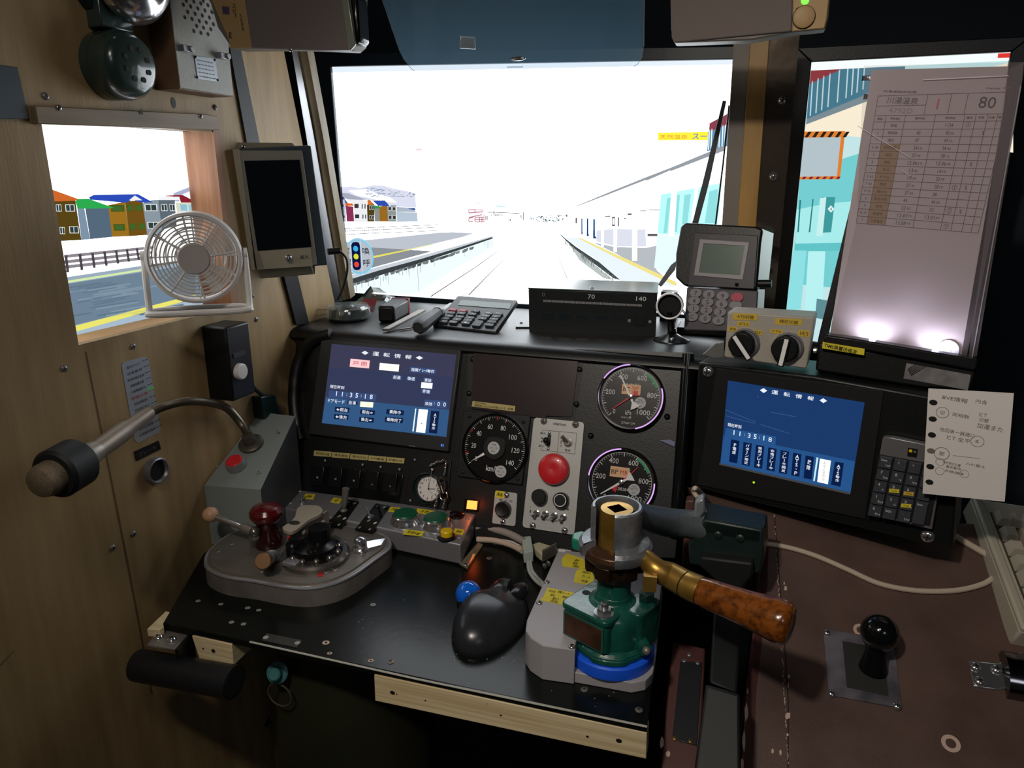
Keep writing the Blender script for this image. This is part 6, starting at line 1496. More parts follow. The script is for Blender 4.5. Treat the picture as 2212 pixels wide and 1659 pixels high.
# reverser lever with wooden ball
l0 = Y(.785).hit(*z5(125, 310)[0]); l1 = Y(.785).hit(*z5(455, 440)[0]); l2 = Y(.785).hit(*z5(600, 500)[0])
mb = MB(WORLD, CHROME); mb.tube([l0.lerp(l1, .12), l1], .0046, 20); mb.build('lever_rod', mc)
mb = MB(WORLD, STEELD); mb.tube([l1, l1.lerp(l2, .3), l2], [.0050, .0072, .0072], 20); a = T2.hit(*z5(610, 640)[0]); mb.tube([l2 + Vector((0, 0, .004)), l2 + Vector((0, 0, -.006)), a], [.006, .008, .008], 16)
mb.m(DR); mb.ball(tuple(l2), .0085, 14); mb.build('lever_block', mc)
mb = MB(WORLD, WOODB); mb.ball(tuple(l0), .0118, 24, (1, 1, .95)); mb.build('lever_ball', mc)
# cylinder knob pointing forward
e0 = Y(.715).hit(*z5(690, 815)[0]); e1 = Y(.775).hit(*z5(800, 770)[0]); d = (e1 - e0).normalized()
mb = MB(WORLD, COPPER); mb.tube([e0, e0 + d * .003, e0 + d * .014, e0 + d * .016], [.0100, .0112, .0112, .0100], 28); mb.m(STEEL); mb.tube([e0 + d * .015, e1], .0088, 24); mb.tube([e1 + Vector((0, 0, .009)), T2.hit(*z5(800, 830)[0])], [.008, .010], 18); mb.build('side_knob', mc)
# key-shaped switch
k0 = T2.hit(*z5(1755, 690)[0]); KK = Fr(k0, (1, 0, 0), (0, 1, 0))
mb = MB(KK, CHROME); mb.lathe([(.0135, 0), (.0125, .003), (.0095, .006), (.0095, .015), (.0080, .0185), (.0045, .0205), (0, .021)], (0, 0), 32)
q = [T2.hit(*z5(1800, 600)[0], .010), T2.hit(*z5(2030, 560)[0], .004), T2.hit(*z5(1980, 640)[0], .002), T2.hit(*z5(1830, 680)[0], .004)]; mb.hull(q, [p + Vector((0, 0, -.004)) for p in q]); mb.build('key_switch', mc, bevel=.0006)
settle(mc)

# ------------------------------------------------------------------ steel switch box
sb = thing('switch_box', 'steel switch box with two green buttons and yellow tape labels on the desk', 'switch box')
SBT = FZ(DZ + .036)
f0, f1 = SBT.hit(612, 1096), SBT.hit(995, 1176); b1, b0 = SBT.hit(1028, 1108), SBT.hit(648, 1058)
SB = from3(f0, f1, b0); LQ = SB.Ls([(612, 1096), (995, 1176), (1028, 1108), (648, 1058)])
mb = MB(SB, STEEL); mb.prism(LQ, -.034, 0); mb.build('case', sb, bevel=.0028, seg=3)
toggle_fr = SB
for q in ((320, 240, 470, 270, 225, 615, 20, 580), (690, 290, 880, 322, 640, 680, 405, 640)):
    mb = MB(SB, BLKG); mb.pprism(z6(*q), 0, .0008); mb.m(INKW); xs_ = [p for p in zip(q[::2], q[1::2])]
    A, B, C, D = [Vector(p) for p in xs_]
    for s, a, b, w, h in (('入', .2, .08, 4, 5), ('前', .7, .08, 6, 5), ('停', .35, .62, 6, 6), ('●', .8, .66, 6, 6), ('切', .15, .9, 5, 5), ('後', .75, .9, 6, 5)):
        p = A.lerp(B, a).lerp(D.lerp(C, a), b); mb.t(s, *z6(*p)[0], w, h, .0011)
    mb.build('switch_plate', sb)
def tog(x, y, tipx, tipy, hgt, r0, r1, mat=CHROME):
    c = SB.hit(*z6(x, y)[0], .001); e = SB.hit(*z6(tipx, tipy)[0], hgt); mb = MB(SB, mat)
    l = SB.L(*z6(x, y)[0], .001); mb.lathe([(.006, .0005), (.006, .002), (.004, .004)], l, 16); mb.tube([c, c.lerp(e, .3), e], [r0 * .6, r1 * .8, r1], 14); mb.build('toggle', sb)
tog(262, 385, 290, 95, .040, .003, .0058, M('lever_grey', '#77756c', .4, .4)); tog(618, 470, 553, 335, .016, .0018, .0022)
mb = MB(SB, CHROME); c = SB.L(*zS(822, 415)[0]); mb.lathe([(.0055, 0), (.0055, .003), (.003, .005)], c, 14); mb.tube([SB.W(c[0], c[1], .004), SB.W(c[0] - .002, c[1], .020)], [.0012, .0018], 10); mb.ball((c[0] - .002, c[1], .021), .0024, 10); mb.build('toggle', sb)
for x, y in ((1080, 470), (1490, 520)):
    c = SB.L(*z6(x, y + 20)[0], .006); mb = MB(SB, CHROME); mb.lathe([(.0250, 0), (.0245, .003), (.0215, .007), (.0205, .012), (.0190, .0135)], c, 40); mb.build('button_ring', sb)
    mb = MB(SB, GREENB); mb.lathe([(.0190, .010), (.0190, .0145), (.0178, .016), (0, .0162)], c, 36); mb.build('green_button', sb)
mb = MB(SB, BLK); c = SB.L(*z6(1628, 712)[0], .004); mb.lathe([(.0145, 0), (.0145, .002), (.011, .004)], c, 28); mb.m(YELB); mb.lathe([(.0092, .003), (.0092, .011), (.0080, .0125), (0, .0125)], c, 28); mb.build('yellow_button', sb)
mb = MB(SB, M('dark_red_lens', '#180608', .12, coat=1)); c = SB.L(*z6(1765, 440)[0], .003); mb.lathe([(.0125, 0), (.0125, .003), (.0115, .006), (.007, .0085), (0, .009)], c, 28); mb.build('lens', sb)
for s, q in (('切', (135, 210, 240, 232, 200, 292, 82, 270)), ('戸閉', (885, 335, 1015, 350, 985, 412, 850, 395)), ('合 図', (1240, 355, 1475, 392, 1400, 438, 1218, 412)), ('直 加中 重', (1075, 635, 1330, 660, 1300, 728, 1045, 700)), ('放送', (1740, 620, 1868, 640, 1840, 708, 1712, 685))):
    mb = MB(SB, YEL); mb.pprism(z6(*q), 0, .0005); mb.m(INK); mb.t(s, *z6(sum(q[::2]) / 4, sum(q[1::2]) / 4)[0], 5 + 3.6 * len(s) * 1.2, 6, .0008, rot=-2, bold=True); mb.build('tape_label', sb)
mb = MB(SB, YEL); q = zS(845, 345, 914, 350, 900, 385, 828, 378); mb.pprism(q, 0, .0005); mb.m(INK); mb.t('切換', 668, 1072, 13, 6, .0008, bold=True); mb.build('tape_label', sb)
for x, y in ((1905, 497), (1798, 745)): screw(sb, SB, *z6(x, y)[0], .0032, STEEL)
screw(sb, SB, *zS(742, 412)[0], .003, STEEL)
mb = MB(WORLD, ACRYL); q = [DESK.hit(*p, .014) for p in z6(1890, 1000, 2110, 830, 2080, 860, 1930, 1165)]; P = [DESK.hit(*p, .002) for p in z6(1795, 1110, 1900, 1170, 2110, 850, 2040, 830)]; mb.hull(P, [p + Vector((0, 0, .003)) for p in P]); mb.build('acrylic_foot', sb, bevel=.001)
screw(sb, DESK, *z6(1875, 1110)[0], .004, CHROME, .005); settle(sb)

# ------------------------------------------------------------------ trackball mouse
tb = thing('trackball_mouse', 'black trackball mouse with a shiny blue ball on the desk', 'mouse')
m0 = DESK.hit(1062, 1345, 0)
MF = Fr(m0, (math.cos(-.12), math.sin(-.12), 0), (-math.sin(-.12), math.cos(-.12), 0))
vs = []; fs = []; NU, NV = 40, 14
for j in range(NV + 1):
    ph = j / NV * math.pi / 2
    for i in range(NU):
        a = 2 * math.pi * i / NU; ca, sa = math.cos(a), math.sin(a)
        rx_ = .046 if ca > 0 else .041; ry_ = .074 if sa < 0 else .070
        rr = math.cos(ph) ** .75
        x = rx_ * ca * rr * (1 - (.16 if ca > 0 else .55) * max(0, sa)); y = ry_ * sa * rr
        z = .040 * math.sin(ph) ** .9 * (1 - .30 * max(0, y / .07)) * (1 + .12 * (-x / .045)) 
        vs.append((x - .004 * math.sin(ph), y, z))
for j in range(NV):
    for i in range(NU): fs.append((j * NU + i, j * NU + (i + 1) % NU, (j + 1) * NU + (i + 1) % NU, (j + 1) * NU + i))
mb = MB(MF, M('mouse_grey', '#26282c', .27, .1)); mb.add(vs, fs); mb.build('body', tb, angle=80)
mb = MB(MF, BLKM); mb.add([(x * 1.02, y * 1.01, z) for x, y, z in vs[:NU]] + [(x * 1.02, y * 1.01, z + .004) for x, y, z in vs[:NU]], [(i, (i + 1) % NU, NU + (i + 1) % NU, NU + i) for i in range(NU)]); mb.build('skirt', tb)
bb_ = DESK.hit(1012, 1283, .026); mb = MB(WORLD, BLUEB); mb.ball(tuple(bb_), .0175, 28); mb.build('ball', tb)
mb = MB(WORLD, M('mouse_pad_black', '#0f1012', .3)); mb.ball((bb_.x + .004, bb_.y, bb_.z - .012), .0195, 24, (1, 1.15, .9)); mb.build('ball_socket', tb)
for dx in (-.012, .014):
    mb = MB(MF, M('mouse_button', '#121316', .22) if 'mouse_button' not in MATS else 'mouse_button'); mb.ball((dx, .046, .020), .02, 18, (.65, 1.35, .52)); mb.build('button', tb)
mb = MB(MF, DKGREY); mb.tube([(-.003, .048, .028), (.003, .048, .028)], .009, 18, world=False); mb.build('wheel', tb); settle(tb)

# ------------------------------------------------------------------ brake valve on its printed base
VX, VY = -.127, .742
zat = lambda py, px=1326: Y(VY).hit(px, py).z
bp = thing('valve_base', 'grey printed plastic base plate with yellow notes under the green brake valve', 'base')
HB = .046; BT = FZ(DZ + HB); BL = FZ(DZ + .014)
lowq = [DESK.L(*p, .014) for p in z5b(560, 1080, 755, 1105, 1085, 1165, 1165, 1150, 1205, 1110, 1222, 1030, 1262, 640, 1240, 450, 700, 400, 600, 700)]
mb = MB(DESK, GREY3D); mb.prism(lowq, 0, .014); mb.build('foot_plate', bp, bevel=.001)
ht = BT.Ls(z5b(655, 405, 1240, 470, 1262, 560, 1245, 720, 1100, 740, 950, 780, 800, 850, 760, 930, 757, 975, 570, 950, 500, 905, 470, 860, 478, 800))
mb = MB(BT, GREY3D); mb.prism(ht, -HB, 0); mb.build('housing', bp, bevel=.0012)
for x, y in ((593, 585), (550, 705), (737, 958), (1213, 785)): screw(bp, BT, *z5b(x, y)[0], .0042, CHROME)
zv = zm(1060, 1120, 6.9125)
for q, ls in (((1130, 520, 1385, 600, 1450, 760, 1070, 710, 1065, 600), [('速切', 1290, 625), ('常用', 1260, 670), ('作用弁', 1270, 715)]), ((1285, 770, 1400, 745, 1560, 810, 1520, 995, 1240, 950, 1260, 830), [('0661', 1430, 805), ('ブレーキ', 1420, 870), ('弁位置', 1400, 935)]),
              ((850, 1030, 1320, 1125, 1295, 1190, 1185, 1310, 735, 1215, 790, 1165), [('ゆるめ', 920, 1085), ('自動ブレーキ', 1090, 1110), ('保ち', 925, 1145), ('重なり', 970, 1200), ('常用非常', 1130, 1180), ('(抜取)', 950, 1240), ('位置', 1120, 1250)])):
    mb = MB(BT, YEL); mb.pprism(zv(*q), 0, .0006); mb.m(INK)
    for s, x, y in ls: mb.t(s, *zv(x, y)[0], 4.2 * len(s) + 2, 5.5, .0009, rot=-6, bold=True)
    mb.build('note', bp)
settle(bp)
bv = thing('brake_valve', 'green enamelled brake valve with a brass handle socket and brown wooden grip', 'brake valve')
V0 = Fr((VX, VY, DZ + .0145), (1, 0, 0), (0, 1, 0)); zb_ = V0.o.z
mb = MB(V0, BLUE); mb.lathe([(.0500, 0), (.0505, .002), (.0505, .014), (.0490, .016)], (0, 0), 56); mb.box(-.050, -.040, -.036, -.020, .0, .012); mb.build('blue_ring', bv)
zf = zat(1432) - zb_; zf = max(zf, .017)
# lower body
yaw = math.radians(-24); VF = Fr(V0.o, (math.cos(yaw), math.sin(yaw), 0), (-math.sin(yaw), math.cos(yaw), 0))
h1_, h2_, h3_, h4_ = .017, .030, .066, .078
mb = MB(VF, GREEN)
fl = [(.046 * math.cos(a) * (1.05 if abs(math.sin(a * 1.5)) > .8 else .98), .046 * math.sin(a) * (1.05 if abs(math.sin(a * 1.5)) > .8 else .98)) for a in [2 * math.pi * k / 40 for k in range(40)]]
mb.prism(fl, .0165, .024); mb.prism(fl, .024, .030, [(x * .86, y * .86) for x, y in fl])
mb.lathe([(.040, .028), (.040, .056), (.037, .066), (.030, .072), (.0215, .077), (.0205, .084)], (0, 0), 44)
mb.prism(rounded(-.040, .022, -.044, .012, .007), .030, .070)      # square boss with the nameplate
mb.prism(rounded(-.042, .024, -.046, .020, .008), .066, .073)
mb.prism(rounded(.012, .044, -.010, .036, .008), .024, .074)
mb.build('body', bv, bevel=.002, seg=3, angle=40)
mb = MB(Fr(VF.W(0, -.044, 0), VF.u, (0, 0, 1)), M('plate_rim', '#38685c', .35, .4)); mb.box(-.037, .019, .033, .064, 0, .001); mb.m(NAMEP); mb.box(-.0345, .0165, .0355, .0615, .001, .0018); mb.build('nameplate', bv)
col = zat(1221) - zb_
mb = MB(V0, GREEN); mb.lathe([(.0235, .070), (.0205, .080), (.0195, .088), (.0195, col + .002)], (0, 0), 40); mb.build('column', bv)
mb = MB(VF, M('nut_bright', '#b0b2b4', .3, .9)); mb.prism([(.009 + .0085 * math.cos(k * math.pi / 3), -.030 + .0085 * math.sin(k * math.pi / 3)) for k in range(6)], .073, .080); mb.lathe([(.0115, .073), (.0115, .0745)], (.009, -.030), 24); mb.lathe([(.0045, .080), (.0045, .086), (.003, .087)], (.009, -.030), 18); mb.build('bolt', bv)
mb = MB(VF, GREEND); mb.prism([(.030 + .0095 * math.cos(k * math.pi / 3), .024 + .0095 * math.sin(k * math.pi / 3)) for k in range(6)], .074, .084); mb.build('bolt', bv, bevel=.001)
mb = MB(VF, BLKM); mb.disc((-.031, -.010), .005, .0733, 18); mb.build('bolt_hole', bv)
mb = MB(V0, GREEN); q = V0.W(.047, -.022, .034); mb.tube([V0.W(.034, -.010, .034), V0.W(.044, -.028, .034)], [.009, .008], 16); mb.m(STEELD); mb.ball((.045, -.029, .034), .005, 12); mb.build('side_plug', bv)
# brown flange nut
c0_, c1_ = col, zat(1190) - zb_
nut = []
for k in range(48):
    a = 2 * math.pi * k / 48; r = .0335 if (k % 8) < 5 else .0275; nut.append((r * math.cos(a), r * math.sin(a)))
mb = MB(V0, M('nut_brown', '#2e1d12', .4, .3, hx2='#1f140d', scale=60)); mb.prism(nut, c0_ - .004, c0_ + .012, [(x * 1.02, y * 1.02) for x, y in nut]); mb.lathe([(.024, c0_ - .012), (.027, c0_ - .004)], (0, 0), 32)
mb.m(M('collar_brown', '#4a3424', .38, .5)); mb.lathe([(.0335, c0_ + .012), (.036, c0_ + .018), (.034, c0_ + .024), (.026, c0_ + .028)], (0, 0), 44); mb.build('flange_nut', bv, bevel=.0008)
mb = MB(V0, M('lug_green', '#1e7a64', .3)); mb.prism([(-.052, .006), (-.034, .0), (-.028, .02), (-.046, .03), (-.055, .02)], c0_ + .008, c0_ + .022); mb.build('lug', bv, bevel=.002)
# cast cup, cut open towards the driver
zt = zat(1090) - zb_; zs = c0_ + .020
mb = MB(V0, CAST)
ri, ro = .0235, .0285
mb.lathe([(ri, zs + .012), (ro, zs + .012), (ro, zt - .002), (ro - .0015, zt), (ri + .001, zt), (ri, zt - .003), (ri, zs + .012)], (0, 0), 44, 0, -84, 206)
mb.lathe([(ri, zs - .002), (.0405, zs - .002), (.042, zs + .003), (.0415, zs + .009), (.038, zs + .013), (.030, zs + .015), (ri, zs + .015)], (0, 0), 44, 0, -80, 214)
for a in (-84, 206):
    ca, sa = math.cos(math.radians(a)), math.sin(math.radians(a)); mb.add([(ri * ca, ri * sa, zs + .012), (ro * ca, ro * sa, zs + .012), (ro * ca, ro * sa, zt - .001), (ri * ca, ri * sa, zt - .001)], [(0, 1, 2, 3)])
for a in (-80, 214):
    ca, sa = math.cos(math.radians(a)), math.sin(math.radians(a)); mb.add([(ri * ca, ri * sa, zs - .002), (.041 * ca, .041 * sa, zs - .002), (.041 * ca, .041 * sa, zs + .010), (.03 * ca, .03 * sa, zs + .0145), (ri * ca, ri * sa, zs + .015)], [(0, 1, 2, 3, 4)])
mb.build('cast_cup', bv)
mb = MB(V0, BRASS); zq = zt - .004; mb.lathe([(.0205, c0_ + .016), (.0195, zs + .010), (.0188, zq - .004), (.0180, zq), (.012, zq), ], (0, 0), 40)
mb.m(M('brass_dark', '#4a3820', .4, .8)); mb.lathe([(.0118, zq - .010), (.0118, zq)], (0, 0), 4); mb.disc((0, 0), .0118, zq - .009, 4); mb.build('brass_spindle', bv)
# handle
hz = zat(1192, 1375)
HP = FZ(hz)
a0_ = Vector((VX, VY, hz + .001)); a1_ = HP.hit(1392, 1205); a2_ = FZ(hz - .006).hit(1420, 1232); a3_ = FZ(hz - .012).hit(1447, 1243); a4_ = FZ(hz - .013).hit(1481, 1262); a5_ = FZ(hz - .014).hit(1512, 1276); a6_ = FZ(hz - .016).hit(1712, 1352)
mb = MB(WORLD, BRASS); mb.tube([a0_.lerp(a1_, .35), a0_.lerp(a1_, .75), a1_, a2_, a3_, a4_], [.010, .0105, .0108, .0128, .0145, .0150], 20, smooth=3)
d = (a4_ - a3_).normalized(); s_ = Vector((0, 0, 1)); ctr = a1_.lerp(a2_, .9) + Vector((-.004, -.016, -.004)); mb.slab(ctr + Vector((0, 0, -.012)), ctr + Vector((0, 0, .006)), Vector((.007, .001, 0)), Vector((.001, -.006, 0)))
mb.build('handle_socket', bv, angle=45)
mb = MB(WORLD, BRASS); mb.tube([a4_, a4_ + d * .0008, a5_], [.0142, .0152, .0156], 28)
mb.m(INK); mb.tube([a4_ - d * .0006, a4_], .01505, 28); mb.build('ferrule', bv)
dd = (a6_ - a5_).normalized(); LL = (a6_ - a5_).length
mb = MB(WORLD, BURL); pr = [(0, .0150), (.04, .0156), (.15, .0162), (.35, .0172), (.55, .0188), (.72, .0205), (.86, .0222), (.92, .0220), (.955, .0208), (.978, .0188), (.992, .0158), (1.001, .0115), (1.006, .006), (1.007, .001)]
mb.tube([a5_ + dd * LL * f for f, r in pr], [r for f, r in pr], 32); mb.build('wooden_grip', bv); settle(bv)

# pipe arm and green block
pa_ = thing('brake_lever_unit', 'dark green cast block with grey arm on a black post beside the brake valve', 'lever unit')
g0 = Y(.80).hit(1392, 1118); g1 = Y(.85).hit(1440, 1128); g2 = Y(.87).hit(1487, 1132); g3 = Y(.88).hit(1535, 1140)
mb = MB(WORLD, M('arm_grey', '#6c7478', .36, .5, bump=.2, bscale=160)); mb.tube([Vector((VX + .010, VY + .022, zat(1116))), g0, g1, g2, g3], [.014, .0165, .0180, .0180, .0190], 22, smooth=3); mb.build('arm', pa_)
mb = MB(WORLD, M('arm_worn', '#8f9698', .4, .5)); q = [Y(.865).hit(*p) for p in ((1500, 1085), (1520, 1076), (1524, 1105), (1508, 1128), (1498, 1118))]; mb.hull(q, [p + Vector((0, .02, 0)) for p in q]); mb.build('worn_edge', pa_, bevel=.003)
mb = MB(WORLD, GREEND)
M('block_green', '#1a2825', .4, hx2='#16221f', scale=20, bump=.3, bscale=90); GB = FY(.86, 6, -.04)
f_ = GB.Ls([(1520, 1122), (1648, 1145), (1650, 1200), (1643, 1240), (1560, 1232), (1488, 1220), (1486, 1175)])
mb = MB(GB, 'block_green'); mb.prism(f_, -.05, 0)
mb.hull([GB.hit(*p) for p in ((1520, 1122), (1648, 1145))] + [GB.hit(1652, 1110, -.05), GB.hit(1522, 1082, -.05)], [GB.hit(*p) + Vector((0, 0, -.02)) for p in ((1520, 1122), (1648, 1145))] + [GB.hit(1652, 1110, -.05) + Vector((0, 0, -.03)), GB.hit(1522, 1082, -.05) + Vector((0, 0, -.03))])
mb.build('block', pa_, bevel=.003)
for x, y in ((1551, 1156), (1599, 1163)): screw(pa_, GB, x, y, .0055, 'block_green', 0, .4)
mb = MB(WORLD, M('post_black', '#121415', .6)); 
PL = FY(.845, 6, -.04)
mb.at(PL); q = PL.Ls([(1513, 1203), (1626, 1217), (1624, 1246), (1610, 1262), (1603, 1285), (1552, 1262), (1508, 1222)]); mb.prism(q, -.03, 0)
c_ = lambda px, py, y: Y(y).hit(px, py)
topq = [c_(1546, 1255, .845), c_(1606, 1270, .845), c_(1606, 1270, .875), c_(1546, 1255, .875)]
botq = [c_(1532, 1475, .70), c_(1592, 1498, .70), c_(1592, 1498, .74), c_(1532, 1475, .74)]
mb.hull(topq, botq)
b2 = [c_(1524, 1478, .69), c_(1598, 1500, .69), c_(1598, 1500, .75), c_(1524, 1478, .75)]; b3 = [c_(1490, 1740, .60), c_(1600, 1760, .60), c_(1600, 1760, .70), c_(1490, 1740, .70)]
mb.hull(b2, b3); mb.build('post', pa_, bevel=.003); settle(pa_)

# ------------------------------------------------------------------ cables
t = thing('cable_bundle', 'grey cable with a clear connector lying between switch box and valve base', 'cable')
D3 = lambda x, y, h: DESK.hit(x, y, h)
mb = MB(WORLD, CABLEG); mb.tube([D3(1030, 1140, .014), D3(1065, 1143, .016), D3(1100, 1153, .018), D3(1132, 1170, .018)], .0058, 12, smooth=4)
mb.m(CABLEW); mb.tube([D3(1030, 1165, .006), D3(1070, 1168, .007), D3(1105, 1178, .008), D3(1128, 1190, .010)], .0045, 10, smooth=4); mb.build('lead', t)
mb = MB(WORLD, M('connector_clear', '#a8b4ac', .3)); q = [D3(1126, 1182, .004), D3(1147, 1180, .004), D3(1152, 1214, .004), D3(1132, 1217, .004)]; mb.hull(q, [p + Vector((0, 0, .018)) for p in q]); mb.m(GREENG); mb.tube([D3(1126, 1165, .018), D3(1132, 1180, .016)], .003, 8); mb.build('connector', t, bevel=.002)
mb = MB(WORLD, M('thin_wire', '#a4aaa6', .4)); mb.tube([D3(1141, 1214, .010), D3(1143, 1232, .006), D3(1152, 1248, .004), D3(1164, 1260, .006), D3(1174, 1266, .012)], .0028, 8, smooth=5); mb.tube([D3(1146, 1212, .010), D3(1150, 1232, .008), D3(1160, 1246, .006), D3(1172, 1258, .014)], .002, 8, smooth=5); mb.build('wire', t); settle(t)
t = thing('plug_connector', 'cream D-shaped computer plug lying behind the valve base', 'plug')
mb = MB(WORLD, M('plug_cream', '#b8b094', .5)); q = [D3(*p, .004) for p in zv(640, 480, 720, 455, 920, 520, 760, 640, 660, 560)]; mb.hull(q, [p + Vector((0, 0, .012)) for p in q])
mb.m(STEELD); q = [D3(*p, .002) for p in zv(765, 640, 980, 530, 985, 545, 770, 665)]; mb.hull(q, [p + Vector((0, 0, .020)) for p in q]); mb.build('shell', t, bevel=.001)
mb = MB(WORLD, CHROME)
for x, y in ((795, 690), (850, 655)): p = D3(*zv(x, y)[0], .008); mb.tube([p, p + Vector((.004, -.006, 0))], .0028, 10)
mb.build('screw', t); settle(t)
t = thing('cable_duct', 'white strip lying along the foot of the instrument console behind the cables', 'strip')
mb = MB(WORLD, WHITE); q = [D3(*p, 0) for p in ((1060, 1152), (1228, 1178), (1235, 1200), (1065, 1176))]; mb.hull(q, [p + Vector((0, 0, .006)) for p in q]); mb.build('strip', t, bevel=.001); settle(t)

# ------------------------------------------------------------------ brown side desk
bd = thing('side_desk', 'brown enamelled sloping side desk with chipped paint to the right of the black desk', 'desk')
mb = MB(BR, BROWN)
pts = BR.Ls([(1480, 1050), (1560, 1062), (2030, 1130), (2260, 1130), (2330, 1700), (1598, 1720), (1612, 1480), (1636, 1290), (1640, 1180)])
mb.prism(pts, -.012, 0); mb.build('top', bd, bevel=.002)
mb = MB(BR, BLKM); 
p = [(1671, 1085), (1678, 1180), (1694, 1380), (1703, 1520), (1702, 1740)]
for i in range(4): mb.pline(p[i], p[i + 1], .0012, .0003)
mb.m(CHIP)
random.seed(21)
def chip(x, y, w, h, z=.0006):
    n = 9; q = [(x + w / 2 * math.cos(2 * math.pi * k / n) * (.7 + .5 * random.random()), y + h / 2 * math.sin(2 * math.pi * k / n) * (.7 + .5 * random.random())) for k in range(n)]
    mb.pf(q, z)
for x, y, w, h in ((1697, 1270, 8, 12), (1704, 1461, 6, 10), (1702, 1546, 12, 16), (1669, 1623, 6, 12), (1686, 1626, 6, 12), (1701, 1587, 5, 8), (1615, 1493, 4, 12), (1612, 1540, 8, 40), (1607, 1600, 8, 46), (1603, 1650, 7, 30), (1694, 1260, 3, 8), (1703, 1480, 3, 14)): chip(x, y, w, h)
for i in range(90):
    f = random.random() ** .8; y = 1090 + f * 560; x = 1671 + (y - 1085) * .055; chip(x + random.random() * 3 - 1, y, 1.5, 5)
for x, y, rx_ in ((1859, 1361, .0085), (2054, 1606, .0095)):
    c = BR.L(x, y, .0005); mb.m(CHIP); mb.ring(c, rx_ * .55, rx_, .0006, 0, 360 if x > 2000 else 300, 24)
mb.build('wear_mark', bd, kind='stuff')
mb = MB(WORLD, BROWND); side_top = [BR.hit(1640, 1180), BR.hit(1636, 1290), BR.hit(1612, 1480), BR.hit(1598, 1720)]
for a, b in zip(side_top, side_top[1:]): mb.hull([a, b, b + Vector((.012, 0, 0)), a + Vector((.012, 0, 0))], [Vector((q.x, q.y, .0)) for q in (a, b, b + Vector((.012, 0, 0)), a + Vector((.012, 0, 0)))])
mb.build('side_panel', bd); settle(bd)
t = thing('side_pedestal', 'narrow chipped brown pedestal with a black cover plate between desk and black post', 'pedestal')
BR2 = Fr(BR.o + Vector((0, 0, -.02)), BR.u, BR.v)
mb = MB(BR2, BROWND); q = BR2.Ls([(1452, 1385), (1524, 1400), (1516, 1560), (1508, 1740), (1420, 1740), (1436, 1560)]); mb.prism(q, -.5, 0); mb.build('body', t, bevel=.002)
mb = MB(BR2, M('cover_dark', '#1e2024', .32)); q = BR2.Ls([(1470, 1430), (1517, 1432), (1505, 1612), (1452, 1598)]); mb.prism(q, 0, .002); mb.build('cover_plate', t, bevel=.0006)
for x, y in ((1489, 1415), (1478, 1428), (1507, 1433), (1457, 1596), (1491, 1602)): screw(t, BR2, x, y, .0028, STEEL if y < 1500 else BRASS, .001)
mb = MB(BR2, CHIP); chip(1430, 1605, 8, 26); chip(1443, 1629, 11, 14); chip(1508, 1620, 3, 40)
mb.build('wear_mark', t); settle(t)
t = thing('console_post', 'slim brown vertical post between instrument console and the green cast block', 'post')
mb = MB(Y(.965), M('post_brown', '#5a4038', .4)); mb.pprism([(1481, 1082), (1500, 1081), (1488, 1275), (1470, 1270)], -.02, 0); mb.build('post', t, bevel=.002); settle(t)
t = thing('cable', 'white cable draped in a curve across the brown side desk', 'cable')
pp_ = [(1600, 1168), (1690, 1180), (1760, 1200), (1830, 1230), (1900, 1261), (1980, 1276), (2060, 1276), (2120, 1263), (2150, 1245)]
MB(WORLD, CABLEW).tube([BR.hit(x, y, .0035) for x, y in pp_], .0034, 10, smooth=5).build('lead', t)
MB(WORLD, CABLEW).tube([BR.hit(x, y, .004 + .0 * k) for k, (x, y) in enumerate(((2053, 1152), (2100, 1180), (2140, 1203)))], .0042, 10, smooth=4).build('lead', t)
MB(WORLD, CABLEW).tube([TM.hit(1530, 1082, -.0), Y(.93).hit(1505, 1055), Y(.93).hit(1498, 1062), Y(.92).hit(1512, 1080)], .003, 8, smooth=5).build('lead', t); settle(t)
# gear selector
t = thing('shift_lever', 'black ball knob lever in a square metal plate on the brown side desk', 'lever')
zg = zm(1400, 1150, 2.724)
mb = MB(BR, M('shift_plate', '#77737c', .4, .45, hx2='#4c4a50', scale=26)); oq = BR.Ls(zg(1028, 575, 1440, 635, 1492, 1040, 1062, 962)); iq = BR.Ls(zg(1142, 645, 1385, 690, 1412, 970, 1168, 918))
for k in range(4): mb.prism([oq[k], oq[(k + 1) % 4], iq[(k + 1) % 4], iq[k]], 0, .0025)
mb.build('plate', t)
mb = MB(BR, M('shift_slot', '#1c1e1c', .7)); mb.flat(iq, .0004); mb.build('slot', t)
for x, y in ((1052, 590), (1078, 948), (1464, 1022)): screw(t, BR, *zg(x, y)[0], .005, CHROME, .0025)
s0 = BR.hit(*zg(1325, 800)[0], 0); s1 = BR.hit(*zg(1362, 590)[0], .044)
mb = MB(WORLD, BLKG); mb.tube([s0, s0 + (s1 - s0) * .25, s1 - (s1 - s0) * .25, s1], [.0165, .0135, .0100, .0100], 24); mb.build('neck', t)
mb = MB(WORLD, M('ball_black', '#0b0e0e', .12, coat=.5)); mb.ball(tuple(s1), .0212, 32); mb.build('ball_knob', t); settle(t)
